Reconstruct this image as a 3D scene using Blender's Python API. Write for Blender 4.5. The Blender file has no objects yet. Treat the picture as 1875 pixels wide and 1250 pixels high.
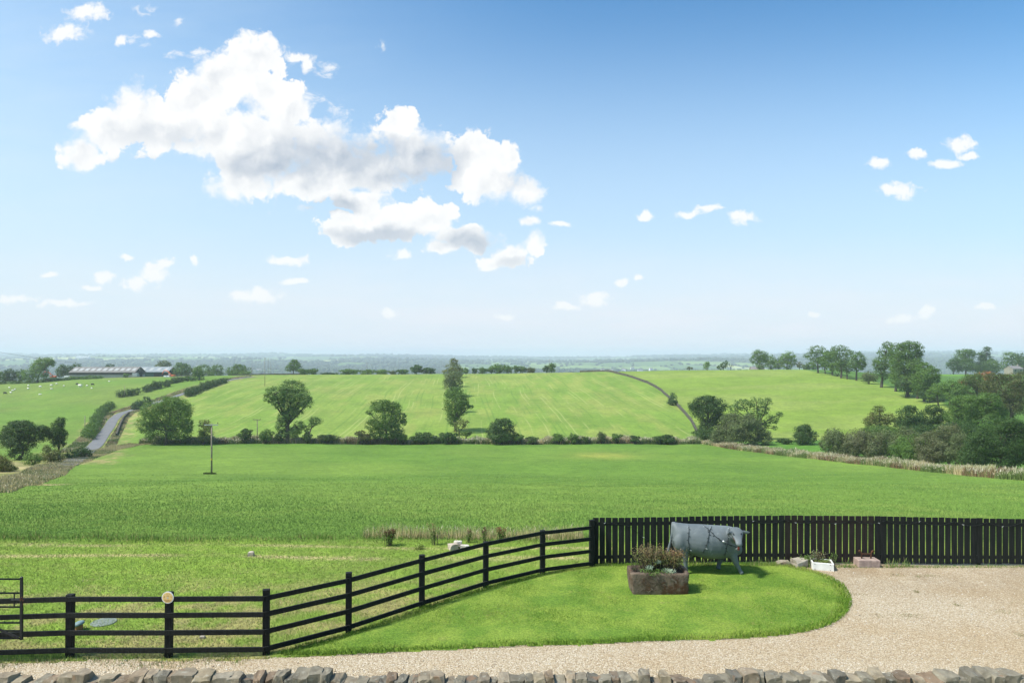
import bpy, bmesh, math, random
import numpy as np
from mathutils import Vector, Matrix, Euler
R = math.radians
random.seed(7)
rng = np.random.default_rng(11)
F = 1250.0; CX = 937.5; HY = 655.0; CZ = 5.5      # photo geometry used to lay the place out
sc = bpy.context.scene
C = sc.collection

# ---------------------------------------------------------------- camera
cd = bpy.data.cameras.new('camera'); cam = bpy.data.objects.new('camera', cd); C.objects.link(cam)
cam.location = (0, 0, CZ); cam.rotation_euler = (R(90), 0, 0)
cd.sensor_width = 36; cd.lens = 36 * F / 1875.0
cd.shift_y = (HY - 625) / 1875.0
cd.clip_start = 0.1; cd.clip_end = 40000
sc.camera = cam

# ---------------------------------------------------------------- light and exposure
SUN_EL, SUN_AZ = 54.0, -110.0           # azimuth from the view direction (+Y), negative = to the left
sd = Vector((math.sin(R(SUN_AZ)) * math.cos(R(SUN_EL)), math.cos(R(SUN_AZ)) * math.cos(R(SUN_EL)), math.sin(R(SUN_EL))))
sl = bpy.data.lights.new('sun', 'SUN'); sun = bpy.data.objects.new('sun', sl); C.objects.link(sun)
sl.energy = 3.6; sl.angle = R(5); sl.color = (1.0, 0.955, 0.88)
sun.rotation_euler = sd.to_track_quat('Z', 'Y').to_euler()
sun.location = sd * 200
vs = sc.view_settings
vs.view_transform = 'Standard'; vs.look = 'None'; vs.gamma = 1; vs.use_curve_mapping = False
vs.exposure = 0.79
sc.cycles.use_denoising = True
sc.cycles.max_bounces = 6; sc.cycles.diffuse_bounces = 3; sc.cycles.volume_bounces = 1
sc.cycles.transparent_max_bounces = 12
sc.cycles.volume_step_rate = 4
EXPO = 2 ** vs.exposure

# ---------------------------------------------------------------- sky with clouds
w = bpy.data.worlds.new('World'); sc.world = w; w.use_nodes = True
nt = w.node_tree; nt.nodes.clear()
def nn(nt, t, **kw):
    n = nt.nodes.new(t)
    for k, v in kw.items(): setattr(n, k, v)
    return n
def val(nt, x, sock):
    if isinstance(x, bpy.types.NodeSocket): nt.links.new(x, sock)
    else: sock.default_value = x
def mth(nt, op, a, b=0.0, c=None, clamp=False):
    n = nn(nt, 'ShaderNodeMath', operation=op, use_clamp=clamp)
    val(nt, a, n.inputs[0]); val(nt, b, n.inputs[1])
    if c is not None: val(nt, c, n.inputs[2])
    return n.outputs[0]
def vmt(nt, op, a, b=(0, 0, 0), c=None):
    n = nn(nt, 'ShaderNodeVectorMath', operation=op)
    val(nt, a, n.inputs[0]); val(nt, b, n.inputs[1])
    if c is not None: val(nt, c, n.inputs[2])
    return n.outputs['Value'] if op in ('LENGTH', 'DOT_PRODUCT') else n.outputs[0]
def mixc(nt, f, a, b, bt='MIX'):
    n = nn(nt, 'ShaderNodeMix', data_type='RGBA', blend_type=bt)
    val(nt, f, n.inputs[0]); val(nt, a, n.inputs[6]); val(nt, b, n.inputs[7])
    return n.outputs[2]
def sst(nt, x, lo, hi, a=0.0, b=1.0):
    n = nn(nt, 'ShaderNodeMapRange', interpolation_type='SMOOTHSTEP')
    val(nt, x, n.inputs[0]); val(nt, lo, n.inputs[1]); val(nt, hi, n.inputs[2]); val(nt, a, n.inputs[3]); val(nt, b, n.inputs[4])
    return n.outputs[0]
def noi(nt, v, scale, detail=4, rough=0.5, dim='3D', dist=0.0, col=False):
    n = nn(nt, 'ShaderNodeTexNoise', noise_dimensions=dim)
    if v is not None: nt.links.new(v, n.inputs['Vector'])
    n.inputs['Scale'].default_value = scale; n.inputs['Detail'].default_value = detail
    n.inputs['Roughness'].default_value = rough; n.inputs['Distortion'].default_value = dist
    return n.outputs[1 if col else 0]
def rgb(h):
    return (*h, 1.0)

sky = nn(nt, 'ShaderNodeTexSky', sky_type='NISHITA', sun_disc=False)
sky.sun_elevation = R(SUN_EL); sky.sun_rotation = R(SUN_AZ)
sky.altitude = 200; sky.air_density = 1.0; sky.dust_density = 1.6; sky.ozone_density = 1.6
tc = nn(nt, 'ShaderNodeTexCoord')
sx = nn(nt, 'ShaderNodeSeparateXYZ'); nt.links.new(tc.outputs['Generated'], sx.inputs[0])
yy = mth(nt, 'MAXIMUM', sx.outputs[1], 0.03)
a_ = mth(nt, 'MULTIPLY_ADD', mth(nt, 'DIVIDE', sx.outputs[0], yy), F / 100, CX / 100)
b_ = mth(nt, 'MULTIPLY_ADD', mth(nt, 'DIVIDE', sx.outputs[2], yy), -F / 100, HY / 100)
cv = nn(nt, 'ShaderNodeCombineXYZ'); nt.links.new(a_, cv.inputs[0]); nt.links.new(b_, cv.inputs[1])
V = cv.outputs[0]
warp = vmt(nt, 'SUBTRACT', noi(nt, V, 1.5, 5, 0.6, col=True), (0.5, 0.5, 0.5))
VW = vmt(nt, 'MULTIPLY_ADD', warp, (0.42, 0.36, 0), V)
def blobs(lst, v):
    cur = None
    for (x, y, rx, ry) in lst:
        l = vmt(nt, 'LENGTH', vmt(nt, 'MULTIPLY_ADD', v, (100 / rx, 100 / ry, 0), (-x / rx, -y / ry, 0)))
        cur = l if cur is None else mth(nt, 'MINIMUM', cur, l)
    return mth(nt, 'SUBTRACT', 1.0, cur)
BIG = [(150, 286, 44, 32), (196, 238, 62, 52), (245, 205, 60, 55), (300, 226, 85, 55), (370, 196, 82, 66), (412, 146, 66, 60), (462, 112, 58, 50),
       (492, 175, 50, 60), (420, 245, 100, 62), (490, 290, 100, 70), (532, 210, 46, 60), (440, 336, 62, 36), (600, 290, 110, 66),
       (725, 240, 46, 42), (760, 285, 84, 52), (560, 335, 100, 30), (680, 315, 95, 40),
       (866, 284, 50, 44), (930, 296, 34, 36), (890, 330, 70, 40), (965, 352, 42, 28),
       (665, 368, 55, 24), (640, 418, 62, 32), (705, 408, 90, 36), (775, 398, 66, 36), (850, 436, 62, 26),
       (900, 480, 24, 18), (935, 468, 46, 24), (975, 445, 22, 26), (970, 405, 22, 12), (810, 455, 30, 14)]
SMALL = [(115, 62, 42, 22), (160, 25, 44, 22), (222, 72, 15, 13), (275, 60, 18, 12), (283, 502, 26, 34), (255, 520, 34, 16), (300, 478, 24, 14),
         (190, 508, 26, 13), (170, 525, 22, 6), (232, 472, 20, 7), (356, 477, 11, 12), (525, 479, 44, 12), (470, 542, 58, 17), (85, 505, 20, 7), (545, 515, 34, 9),
         (1086, 548, 36, 17), (1035, 564, 34, 9), (1136, 520, 19, 10), (1171, 509, 14, 9), (925, 581, 26, 10), (1182, 393, 17, 12),
         (1258, 391, 38, 9), (1300, 384, 26, 9), (1358, 402, 32, 16), (1607, 300, 24, 14), (1645, 345, 50, 19), (1762, 262, 38, 18),
         (1735, 298, 36, 10), (1772, 286, 26, 9), (1680, 281, 26, 9), (1490, 573, 18, 6), (1652, 583, 34, 10), (1696, 573, 18, 14),
         (1803, 560, 22, 8), (713, 578, 18, 12), (740, 467, 22, 11), (1025, 410, 26, 8), (120, 557, 60, 9), (30, 548, 50, 8), (545, 105, 30, 12), (565, 120, 14, 20)]
fb = noi(nt, VW, 1.9, 10, 0.58)
vo = nn(nt, 'ShaderNodeTexVoronoi', feature='SMOOTH_F1', voronoi_dimensions='2D'); nt.links.new(VW, vo.inputs['Vector'])
vo.inputs['Scale'].default_value = 3.0; vo.inputs['Detail'].default_value = 3; vo.inputs['Roughness'].default_value = 0.6; vo.inputs['Smoothness'].default_value = 0.5
bill = mth(nt, 'SUBTRACT', 0.45, vo.outputs['Distance'])
nz = mth(nt, 'ADD', mth(nt, 'MULTIPLY', mth(nt, 'SUBTRACT', fb, 0.5), 0.95), mth(nt, 'MULTIPLY', bill, 0.40))
B0 = blobs(BIG, VW)
den = mth(nt, 'ADD', mth(nt, 'ADD', B0, 0.27), nz)
# some edges are crisp, others fray into wisps
soft = sst(nt, noi(nt, V, 0.9, 3, 0.5), 0.42, 0.62)
wd_ = mth(nt, 'MULTIPLY_ADD', soft, 0.55, 0.14)
alB = sst(nt, den, 0.0, wd_)
fs = noi(nt, VW, 4.5, 9, 0.62)
den2 = mth(nt, 'ADD', blobs(SMALL, VW), mth(nt, 'MULTIPLY', mth(nt, 'SUBTRACT', fs, 0.50), 2.0))
alS = mth(nt, 'MULTIPLY', sst(nt, den2, 0.0, 0.62), 0.97)
# torn wisps: upper left streaks and threads right of the cumulus
WISP = [(120, 62, 62, 30), (165, 22, 60, 30), (270, 18, 40, 18), (245, 75, 50, 20), (325, 38, 22, 18), (545, 108, 50, 26), (600, 125, 34, 26), (330, 100, 45, 14), (560, 180, 50, 24), (620, 205, 40, 30), (700, 85, 22, 16), (1010, 410, 55, 10), (565, 380, 40, 10), (720, 468, 40, 14), (360, 95, 60, 12), (985, 380, 40, 14)]
rot = vmt(nt, 'MULTIPLY', vmt(nt, 'ADD', vmt(nt, 'MULTIPLY', V, (1, 1, 0)), (0, 0, 3)), (1.0, 1.6, 1))
wf = noi(nt, rot, 2.6, 9, 0.66, dist=0.6)
alW = mth(nt, 'MULTIPLY', sst(nt, mth(nt, 'ADD', mth(nt, 'MULTIPLY', blobs(WISP, V), 0.8), mth(nt, 'MULTIPLY', mth(nt, 'SUBTRACT', wf, 0.56), 3.2)), 0.1, 1.0), mth(nt, 'MULTIPLY', sst(nt, blobs(WISP, V), 0.0, 0.35), 0.85))
al = mth(nt, 'MAXIMUM', mth(nt, 'MAXIMUM', alB, alS), alW)
off = vmt(nt, 'ADD', VW, (-0.14, -0.18, 0))
rel = mth(nt, 'SUBTRACT', noi(nt, VW, 1.9, 6, 0.5), noi(nt, off, 1.9, 6, 0.5))
GREY = [(560, 292, 150, 62), (790, 305, 80, 50), (690, 295, 130, 55), (860, 442, 60, 26), (690, 432, 120, 20), (610, 378, 70, 20), (470, 300, 80, 40)]
GR2 = [(300, 245, 130, 34), (940, 480, 50, 14), (930, 330, 70, 22), (250, 300, 70, 20)]
VG = vmt(nt, 'MULTIPLY_ADD', warp, (0.7, 0.5, 0), V)
g = sst(nt, blobs(GREY, VG), -0.15, 0.62)
g2 = mth(nt, 'MULTIPLY', sst(nt, blobs(GR2, VG), -0.1, 0.8), 0.35)
thick = sst(nt, den, 0.10, 1.0)
relc = mth(nt, 'MULTIPLY', mth(nt, 'MULTIPLY', rel, -1.5), thick)
shade = mth(nt, 'ADD', mth(nt, 'ADD', mth(nt, 'MULTIPLY', g, 0.66), g2), mth(nt, 'ADD', relc, 0.04), clamp=True)
cw = 1.04 / EXPO
ccol = mixc(nt, shade, (cw, cw, cw, 1), (0.47 / EXPO, 0.545 / EXPO, 0.66 / EXPO, 1))
gam = nn(nt, 'ShaderNodeGamma'); nt.links.new(mixc(nt, 1.0, sky.outputs[0], (0.10, 0.10, 0.10, 1), 'MULTIPLY'), gam.inputs[0]); gam.inputs[1].default_value = 1.30
skc = mixc(nt, 1.0, gam.outputs[0], (1.02, 1.62, 1.66, 1), 'MULTIPLY')
st = vmt(nt, 'MULTIPLY', V, (0.35, 1.6, 1))
veil = noi(nt, st, 1.0, 6, 0.6)
# milky lower sky and the thin veil that brightens the sky towards the sun side
mid = mth(nt, 'MULTIPLY', sst(nt, b_, -0.5, 5.2), 0.78)
skc = mixc(nt, mid, skc, (0.68 / EXPO, 0.83 / EXPO, 0.985 / EXPO, 1))
lowa = mth(nt, 'MULTIPLY', sst(nt, b_, 4.0, 6.2), mth(nt, 'MULTIPLY_ADD', sst(nt, veil, 0.35, 0.7), 0.25, 0.66))
skc = mixc(nt, lowa, skc, (0.93 / EXPO, 0.915 / EXPO, 0.97 / EXPO, 1))
left = mth(nt, 'MULTIPLY', sst(nt, a_, 11.0, -2.0), mth(nt, 'MULTIPLY_ADD', veil, 0.45, 0.22))
skc = mixc(nt, left, skc, (0.78 / EXPO, 0.90 / EXPO, 0.98 / EXPO, 1))
front = sst(nt, sx.outputs[1], 0.05, 0.25)
alf = mth(nt, 'MULTIPLY', mth(nt, 'MULTIPLY', al, front), sst(nt, sx.outputs[2], -0.01, 0.01))
out = mixc(nt, alf, skc, ccol)
bg = nn(nt, 'ShaderNodeBackground'); nt.links.new(out, bg.inputs[0]); bg.inputs[1].default_value = 1.0
wo = nn(nt, 'ShaderNodeOutputWorld'); nt.links.new(bg.outputs[0], wo.inputs[0])
w.cycles.sampling_method = 'MANUAL'; w.cycles.sample_map_resolution = 512

# ---------------------------------------------------------------- helpers
def tag(o, label=None, cat=None, group=None, kind=None):
    if label: o['label'] = label
    if cat: o['category'] = cat
    if group: o['group'] = group
    if kind: o['kind'] = kind
    return o
def empty(name, loc, label, cat, group=None, rz=0):
    o = bpy.data.objects.new(name, None); C.objects.link(o); o.location = loc; o.rotation_euler = (0, 0, rz)
    o.empty_display_size = 0.3
    return tag(o, label, cat, group)
def mesh_np(name, V, Fc, mat, parent=None, smooth=False, col=None, loc=None, attrs=None):
    me = bpy.data.meshes.new(name)
    V = np.asarray(V, dtype=np.float32); Fc = np.asarray(Fc, dtype=np.int32)
    k = Fc.shape[1]
    me.vertices.add(len(V)); me.vertices.foreach_set('co', V.ravel())
    me.loops.add(Fc.size); me.loops.foreach_set('vertex_index', Fc.ravel())
    me.polygons.add(len(Fc)); me.polygons.foreach_set('loop_start', np.arange(0, Fc.size, k, dtype=np.int32))
    try: me.polygons.foreach_set('loop_total', np.full(len(Fc), k, dtype=np.int32))
    except Exception: pass
    if smooth: me.polygons.foreach_set('use_smooth', np.ones(len(Fc), dtype=bool))
    if col is not None:
        at = me.color_attributes.new('col', 'FLOAT_COLOR', 'POINT')
        cc = np.ones((len(V), 4), dtype=np.float32); cc[:, :3] = col; at.data.foreach_set('color', cc.ravel())
    for an, av in (attrs or {}).items():
        at = me.attributes.new(an, 'FLOAT', 'POINT'); at.data.foreach_set('value', np.asarray(av, dtype=np.float32))
    me.update(calc_edges=True); me.materials.append(mat)
    o = bpy.data.objects.new(name, me); C.objects.link(o)
    if parent is not None: o.parent = parent
    if loc is not None: o.location = loc
    return o
class MB:
    """collects shapes for ONE mesh object"""
    def __init__(s): s.v = []; s.f = []
    def add(s, vs, fs):
        n = len(s.v); s.v += [tuple(p) for p in vs]; s.f += [tuple(i + n for i in f) for f in fs]; return s
    def box(s, c, d, rz=0.0, M=None, jit=0.0):
        x, y, z = d[0] / 2, d[1] / 2, d[2] / 2
        vs = [Vector((i, j, k)) for k in (-z, z) for j in (-y, y) for i in (-x, x)]
        m = M if M is not None else Matrix.Rotation(rz, 3, 'Z')
        vs = [m @ p + Vector(c) + (Vector((random.uniform(-jit, jit), random.uniform(-jit, jit), random.uniform(-jit, jit))) if jit else Vector()) for p in vs]
        return s.add(vs, [(0, 2, 3, 1), (4, 5, 7, 6), (0, 1, 5, 4), (2, 6, 7, 3), (0, 4, 6, 2), (1, 3, 7, 5)])
    def bar(s, a, b, w, h, up=(0, 0, 1)):
        a = Vector(a); b = Vector(b); d = (b - a); L = d.length; d.normalize()
        sd_ = d.cross(Vector(up))
        if sd_.length < 1e-4: sd_ = d.cross(Vector((0, 1, 0)))
        sd_.normalize(); u = sd_.cross(d).normalized()
        vs = [p + sd_ * i * w / 2 + u * j * h / 2 for p in (a, b) for (i, j) in ((-1, -1), (1, -1), (1, 1), (-1, 1))]
        return s.add(vs, [(3, 2, 1, 0), (4, 5, 6, 7), (0, 1, 5, 4), (1, 2, 6, 5), (2, 3, 7, 6), (3, 0, 4, 7)])
    def tube(s, pts, rad, n=8, cap=True, flat=None):
        pts = [Vector(p) for p in pts]
        if not hasattr(rad, '__len__'): rad = [rad] * len(pts)
        base = len(s.v); prev = None
        for i, p in enumerate(pts):
            d = (pts[min(i + 1, len(pts) - 1)] - pts[max(i - 1, 0)]).normalized()
            if prev is None:
                ref = Vector((0, 0, 1)) if abs(d.z) < 0.9 else Vector((1, 0, 0)); a = d.cross(ref).normalized()
            else:
                a = (prev - d * prev.dot(d)).normalized()
            prev = a; b = d.cross(a)
            for k in range(n):
                t = 2 * math.pi * k / n
                s.v.append(tuple(p + (a * math.cos(t) + b * math.sin(t)) * rad[i]))
        for i in range(len(pts) - 1):
            for k in range(n):
                q = base + i * n; s.f.append((q + k, q + (k + 1) % n, q + n + (k + 1) % n, q + n + k))
        if cap:
            s.f.append(tuple(base + k for k in reversed(range(n)))); q = base + (len(pts) - 1) * n; s.f.append(tuple(q + k for k in range(n)))
        return s
    def lathe(s, prof, c=(0, 0, 0), n=16):
        base = len(s.v)
        for (r, z) in prof:
            for k in range(n):
                t = 2 * math.pi * k / n; s.v.append((c[0] + r * math.cos(t), c[1] + r * math.sin(t), c[2] + z))
        for i in range(len(prof) - 1):
            for k in range(n):
                q = base + i * n; s.f.append((q + k, q + (k + 1) % n, q + n + (k + 1) % n, q + n + k))
        s.f.append(tuple(base + k for k in reversed(range(n)))); q = base + (len(prof) - 1) * n; s.f.append(tuple(q + k for k in range(n)))
        return s
    def build(s, name, mat, parent=None, smooth=False, bevel=0.0, loc=None):
        me = bpy.data.meshes.new(name); me.from_pydata(s.v, [], s.f); me.update()
        bm = bmesh.new(); bm.from_mesh(me)
        bmesh.ops.recalc_face_normals(bm, faces=bm.faces)
        if bevel: bmesh.ops.bevel(bm, geom=bm.edges[:], offset=bevel, segments=1, affect='EDGES', clamp_overlap=True)
        bm.to_mesh(me); bm.free()
        if smooth:
            for p in me.polygons: p.use_smooth = True
        me.materials.append(mat)
        o = bpy.data.objects.new(name, me); C.objects.link(o)
        if parent is not None: o.parent = parent
        if loc is not None: o.location = loc
        return o

# ---------------------------------------------------------------- materials
def new_mat(name):
    m = bpy.data.materials.new(name); m.use_nodes = True
    n = m.node_tree; n.nodes.clear()
    o = n.nodes.new('ShaderNodeOutputMaterial'); b = n.nodes.new('ShaderNodeBsdfPrincipled')
    n.links.new(b.outputs[0], o.inputs[0]); b.inputs['Roughness'].default_value = 0.85
    b.inputs['Specular IOR Level'].default_value = 0.25
    return m, n, b, o
def ocoord(n, which='Object'):
    t = n.nodes.new('ShaderNodeTexCoord'); return t.outputs[which]
def gpos(n):
    return n.nodes.new('ShaderNodeNewGeometry').outputs['Position']
def bump(n, b, h, strength=0.4, dist=0.02):
    bn = n.nodes.new('ShaderNodeBump'); bn.inputs['Strength'].default_value = strength; bn.inputs['Distance'].default_value = dist
    n.links.new(h, bn.inputs['Height']); n.links.new(bn.outputs[0], b.inputs['Normal'])
def simple(name, c1, c2=None, scale=6.0, rough=0.8, bs=0.3, bd=0.01, metallic=0.0, detail=6, lo=0.35, hi=0.65):
    m, n, b, o = new_mat(name)
    v = ocoord(n)
    f = noi(n, v, scale, detail, 0.6)
    c2 = c2 or tuple(x * 0.75 for x in c1)
    n.links.new(mixc(n, sst(n, f, lo, hi), rgb(c1), rgb(c2)), b.inputs['Base Color'])
    b.inputs['Roughness'].default_value = rough; b.inputs['Metallic'].default_value = metallic
    if bs: bump(n, b, noi(n, v, scale * 3, 5, 0.6), bs, bd)
    return m
def leafmat(name, c1, c2, c3=None, trans=0.3, nscale=0.35):
    """foliage: each leaf clump has its own tone between c1 and c2, patches towards c3"""
    m, n, b, o = new_mat(name)
    g_ = n.nodes.new('ShaderNodeNewGeometry')
    c = mixc(n, g_.outputs['Random Per Island'], rgb(c1), rgb(c2))
    if c3:
        c = mixc(n, sst(n, noi(n, g_.outputs['Position'], nscale, 3, 0.6), 0.46, 0.66), c, rgb(c3))
    n.links.new(c, b.inputs['Base Color']); b.inputs['Roughness'].default_value = 0.6
    b.inputs['Specular IOR Level'].default_value = 0.3
    tr = n.nodes.new('ShaderNodeBsdfTranslucent'); n.links.new(mixc(n, 1.0, c, rgb((1.25, 1.2, 0.55)), 'MULTIPLY'), tr.inputs[0])
    mx = n.nodes.new('ShaderNodeMixShader'); mx.inputs[0].default_value = trans
    n.links.new(b.outputs[0], mx.inputs[1]); n.links.new(tr.outputs[0], mx.inputs[2]); n.links.new(mx.outputs[0], o.inputs[0])
    return m
def bladmat(name, trans=0.22):
    m, n, b, o = new_mat(name)
    at = n.nodes.new('ShaderNodeAttribute'); at.attribute_name = 'col'
    c = at.outputs['Color']
    n.links.new(c, b.inputs['Base Color']); b.inputs['Roughness'].default_value = 0.75; b.inputs['Specular IOR Level'].default_value = 0.1
    # thin blades: shade mostly with the lie of the sward
    gn = n.nodes.new('ShaderNodeNewGeometry'); nv = vmt(n, 'NORMALIZE', vmt(n, 'MULTIPLY_ADD', gn.outputs['Normal'], (0.55, 0.55, 0.55), (0, 0, 1)))
    n.links.new(nv, b.inputs['Normal'])
    tr = n.nodes.new('ShaderNodeBsdfTranslucent'); n.links.new(c, tr.inputs[0])
    mx = n.nodes.new('ShaderNodeMixShader'); mx.inputs[0].default_value = trans
    n.links.new(b.outputs[0], mx.inputs[1]); n.links.new(tr.outputs[0], mx.inputs[2]); n.links.new(mx.outputs[0], o.inputs[0])
    return m
# ---------------------------------------------------------------- terrain
KD = np.array([20.5, 30, 50, 75, 105, 140, 165, 190, 205, 240, 300, 360, 400, 430, 480, 600, 900, 1500, 2500, 4000, 6000, 8000, 9500, 13000], float)
NEAR = [990.4, 942, 901, 880, 868, 842, 826, 812]
CR_U = [-600, 0, 200, 400, 600, 800, 950, 1100, 1240, 1400, 1650, 1750, 1875, 2600]
CR_Y = [650, 649, 648, 647, 651, 652, 654.5, 654.5, 650, 649, 644, 644, 645, 647]
def tail(u):
    c = np.interp(u, CR_U, CR_Y)
    return [701, 717, 703, 684, c + 0.45 * (678 - c), c + 6.5, c + 1.6, c, c + 2.5]
COL = {
 -700: NEAR + [805, 790, 757, 728, 712, 707, 706],
 0:    [990.4, 942, 901, 882, 862, 842, 828, 813] + [805, 785, 752, 722, 706.5, 703.5, 702],
 150:  [990.4, 942, 901, 880, 866, 843, 826, 812.5] + [803, 781, 744, 712, 699, 695, 692.5],
 300:  NEAR + [803, 777, 737, 707, 696, 691, 689.5],
 480:  NEAR + [804.5, 774, 730, 701, 690, 686.5, 687.5],
 830:  NEAR + [805.5, 772, 731, 704, 691, 684.5, 685.5],
 1110: NEAR + [805, 770, 729, 701, 687, 680.5, 681.5],
 1280: NEAR + [804, 768, 724, 695, 683, 677.5, 678.5],
 1500: [990.4, 942, 901, 880, 864, 838, 824, 808] + [802, 767, 717, 690, 680, 676.5, 679],
 1620: [990.4, 942, 901, 880, 862, 840, 826, 808] + [800, 760, 714, 695, 688, 684.5, 684],
 1750: [990.4, 942, 901, 880, 866, 846, 830, 805] + [790, 746, 717, 701, 694, 690, 685.5],
 1875: [990.4, 942, 901, 880, 868, 850, 832, 810] + [795, 758, 722, 704, 695, 690, 685.5],
 2600: [990.4, 942, 901, 880, 868, 850, 832, 810] + [795, 758, 722, 704, 695, 690, 685.5],
}
CU = np.array(sorted(COL), float)
TAB = np.array([COL[int(u)] + tail(u) for u in CU])        # columns x knots
LK = np.log(KD)
def slopes(x, Y):
    """monotone slopes along last axis"""
    h = np.diff(x); d = np.diff(Y, axis=-1) / h
    m = np.zeros_like(Y); a, b = d[..., :-1], d[..., 1:]
    with np.errstate(divide='ignore', invalid='ignore'):
        hm = 2 * a * b / (a + b)
    m[..., 1:-1] = np.where(a * b > 0, hm, 0); m[..., 0] = d[..., 0]; m[..., -1] = d[..., -1]
    return m
MT = slopes(LK, TAB)
def herm(x0, x1, y0, y1, m0, m1, x):
    h = x1 - x0; t = (x - x0) / h; t2 = t * t; t3 = t2 * t
    return (2 * t3 - 3 * t2 + 1) * y0 + (t3 - 2 * t2 + t) * h * m0 + (-2 * t3 + 3 * t2) * y1 + (t3 - t2) * h * m1
def rowof(u, D):
    """photo row at which the ground at depth D in direction u is seen"""
    u = np.clip(np.atleast_1d(np.asarray(u, float)), CU[0], CU[-1]); D = np.clip(np.atleast_1d(np.asarray(D, float)), KD[0], KD[-1])
    u, D = np.broadcast_arrays(u, D)
    l = np.log(D); i = np.clip(np.searchsorted(LK, l) - 1, 0, len(LK) - 2)
    A = np.empty((len(CU),) + l.shape)
    for c in range(len(CU)):
        A[c] = herm(LK[i], LK[i + 1], TAB[c][i], TAB[c][i + 1], MT[c][i], MT[c][i + 1], l)
    m = np.moveaxis(slopes(CU, np.moveaxis(A, 0, -1)), -1, 0)
    j = np.clip(np.searchsorted(CU, u) - 1, 0, len(CU) - 2)
    g2 = np.indices(l.shape)
    pick = lambda M, jj: M[(jj,) + tuple(g2)]
    return herm(CU[j], CU[j + 1], pick(A, j), pick(A, j + 1), pick(m, j), pick(m, j + 1), u)
def vnoise(x, y, seed=0):
    xi = np.floor(x).astype(np.int64); yi = np.floor(y).astype(np.int64); xf = x - xi; yf = y - yi
    def hsh(a, b):
        n = (a * 374761393 + b * 668265263 + seed * 974711) & 0xffffffff
        n = ((n ^ (n >> 13)) * 1274126177) & 0xffffffff
        return ((n ^ (n >> 16)) & 0xffff) / 65535.0
    sx_ = xf * xf * (3 - 2 * xf); sy_ = yf * yf * (3 - 2 * yf)
    return (hsh(xi, yi) * (1 - sx_) + hsh(xi + 1, yi) * sx_) * (1 - sy_) + (hsh(xi, yi + 1) * (1 - sx_) + hsh(xi + 1, yi + 1) * sx_) * sy_
def fbm(x, y, o=4, seed=0):
    s = 0; a = 0.5
    for k in range(o): s = s + a * vnoise(x * 2 ** k, y * 2 ** k, seed + k); a *= 0.5
    return s / (1 - 0.5 ** o)
def gz(x, y):
    x = np.atleast_1d(np.asarray(x, float)); y = np.atleast_1d(np.asarray(y, float))
    x, y = np.broadcast_arrays(x, y)
    D = np.maximum(y, KD[0]); u = CX + F * x / D
    z = CZ - (rowof(u, D) - HY) / F * D
    far = np.clip((D - 1300) / 1500, 0, 1)
    z = z + far * (fbm(x / 1500, y / 800, 3, 5) - 0.5) * np.clip(D * 0.017, 0, 62) * np.clip((11500 - D) / 3000, 0.35, 1)
    mid = np.clip((D - 22) / 30, 0, 1) * (1 - far)
    z = z + mid * (fbm(x / 14, y / 14, 3, 9) - 0.5) * 0.5
    t = np.clip((y - 20.3) / 3.0, 0, 1)
    return np.where(y <= 20.3, 0.0, z * t + np.minimum(z, 0) * (1 - t) * t)
def gz1(x, y): return float(gz(x, y)[0])
_DD = np.exp(np.linspace(math.log(20.6), math.log(600), 1500))
def onray(px, py):
    """first ground point seen at this place in the photo"""
    if py >= 990: D = F * CZ / (py - HY); return ((px - CX) / F * D, D, 0.0)
    r = rowof(np.full(_DD.shape, float(px)), _DD)
    k = np.argmax(r <= py); D = _DD[k] if (r <= py).any() else 470.0
    x = (px - CX) / F * D
    return (x, D, gz1(x, D))
def G(px, D):
    x = (px - CX) / F * D; return Vector((x, D, gz1(x, D)))
def PP(px, py, D): return Vector(((px - CX) / F * D, D, CZ - (py - HY) / F * D))

def worley(x, y, cell, seed):
    gx = np.floor(x / cell).astype(np.int64); gy = np.floor(y / cell).astype(np.int64)
    f1 = np.full(x.shape, 1e18); f2 = np.full(x.shape, 1e18); cid = np.zeros(x.shape, np.int64)
    def h(a, b, s):
        n = (a * 73856093 ^ b * 19349663 ^ s * 83492791) & 0xffffffff
        n = ((n ^ (n >> 15)) * 2246822519) & 0xffffffff; n = ((n ^ (n >> 13)) * 3266489917) & 0xffffffff
        return (n ^ (n >> 16)) & 0xffffff
    for i in (-1, 0, 1):
        for j in (-1, 0, 1):
            a = gx + i; b = gy + j
            px = (a + 0.15 + 0.7 * h(a, b, seed) / 0xffffff) * cell; py = (b + 0.15 + 0.7 * h(a, b, seed + 7) / 0xffffff) * cell
            d = (px - x) ** 2 + (py - y) ** 2; idd = h(a, b, seed + 13)
            new = d < f1
            f2 = np.where(new, f1, np.minimum(f2, d)); cid = np.where(new, idd, cid); f1 = np.where(new, d, f1)
    return np.sqrt(f1), np.sqrt(f2), cid
def fields(x, y):
    """far farmland: which field a point lies in, is it wood, how near its hedge"""
    wx = x + 60 * (fbm(x / 300, y / 300, 2, 31) - 0.5); wy = y + 60 * (fbm(x / 300, y / 300, 2, 37) - 0.5)
    f1, f2, cid = worley(wx, wy * 0.6, 240.0, 3)
    rnd = (cid % 1009) / 1009.0
    wd = fbm(x / 900, y / 900, 3, 51)
    u = CX + F * x / np.maximum(y, 1)
    thr = np.where(y < 4200, 0.37, 0.44) + 0.12 * np.clip((560 - u) / 300, 0, 1) * (y > 4200) + 0.05 * (np.abs(u - 1060) < 60) * (y < 4200)
    wood = (wd * 0.75 + rnd * 0.25) > thr + 0.05
    return rnd, wood, (f2 - f1)

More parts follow.
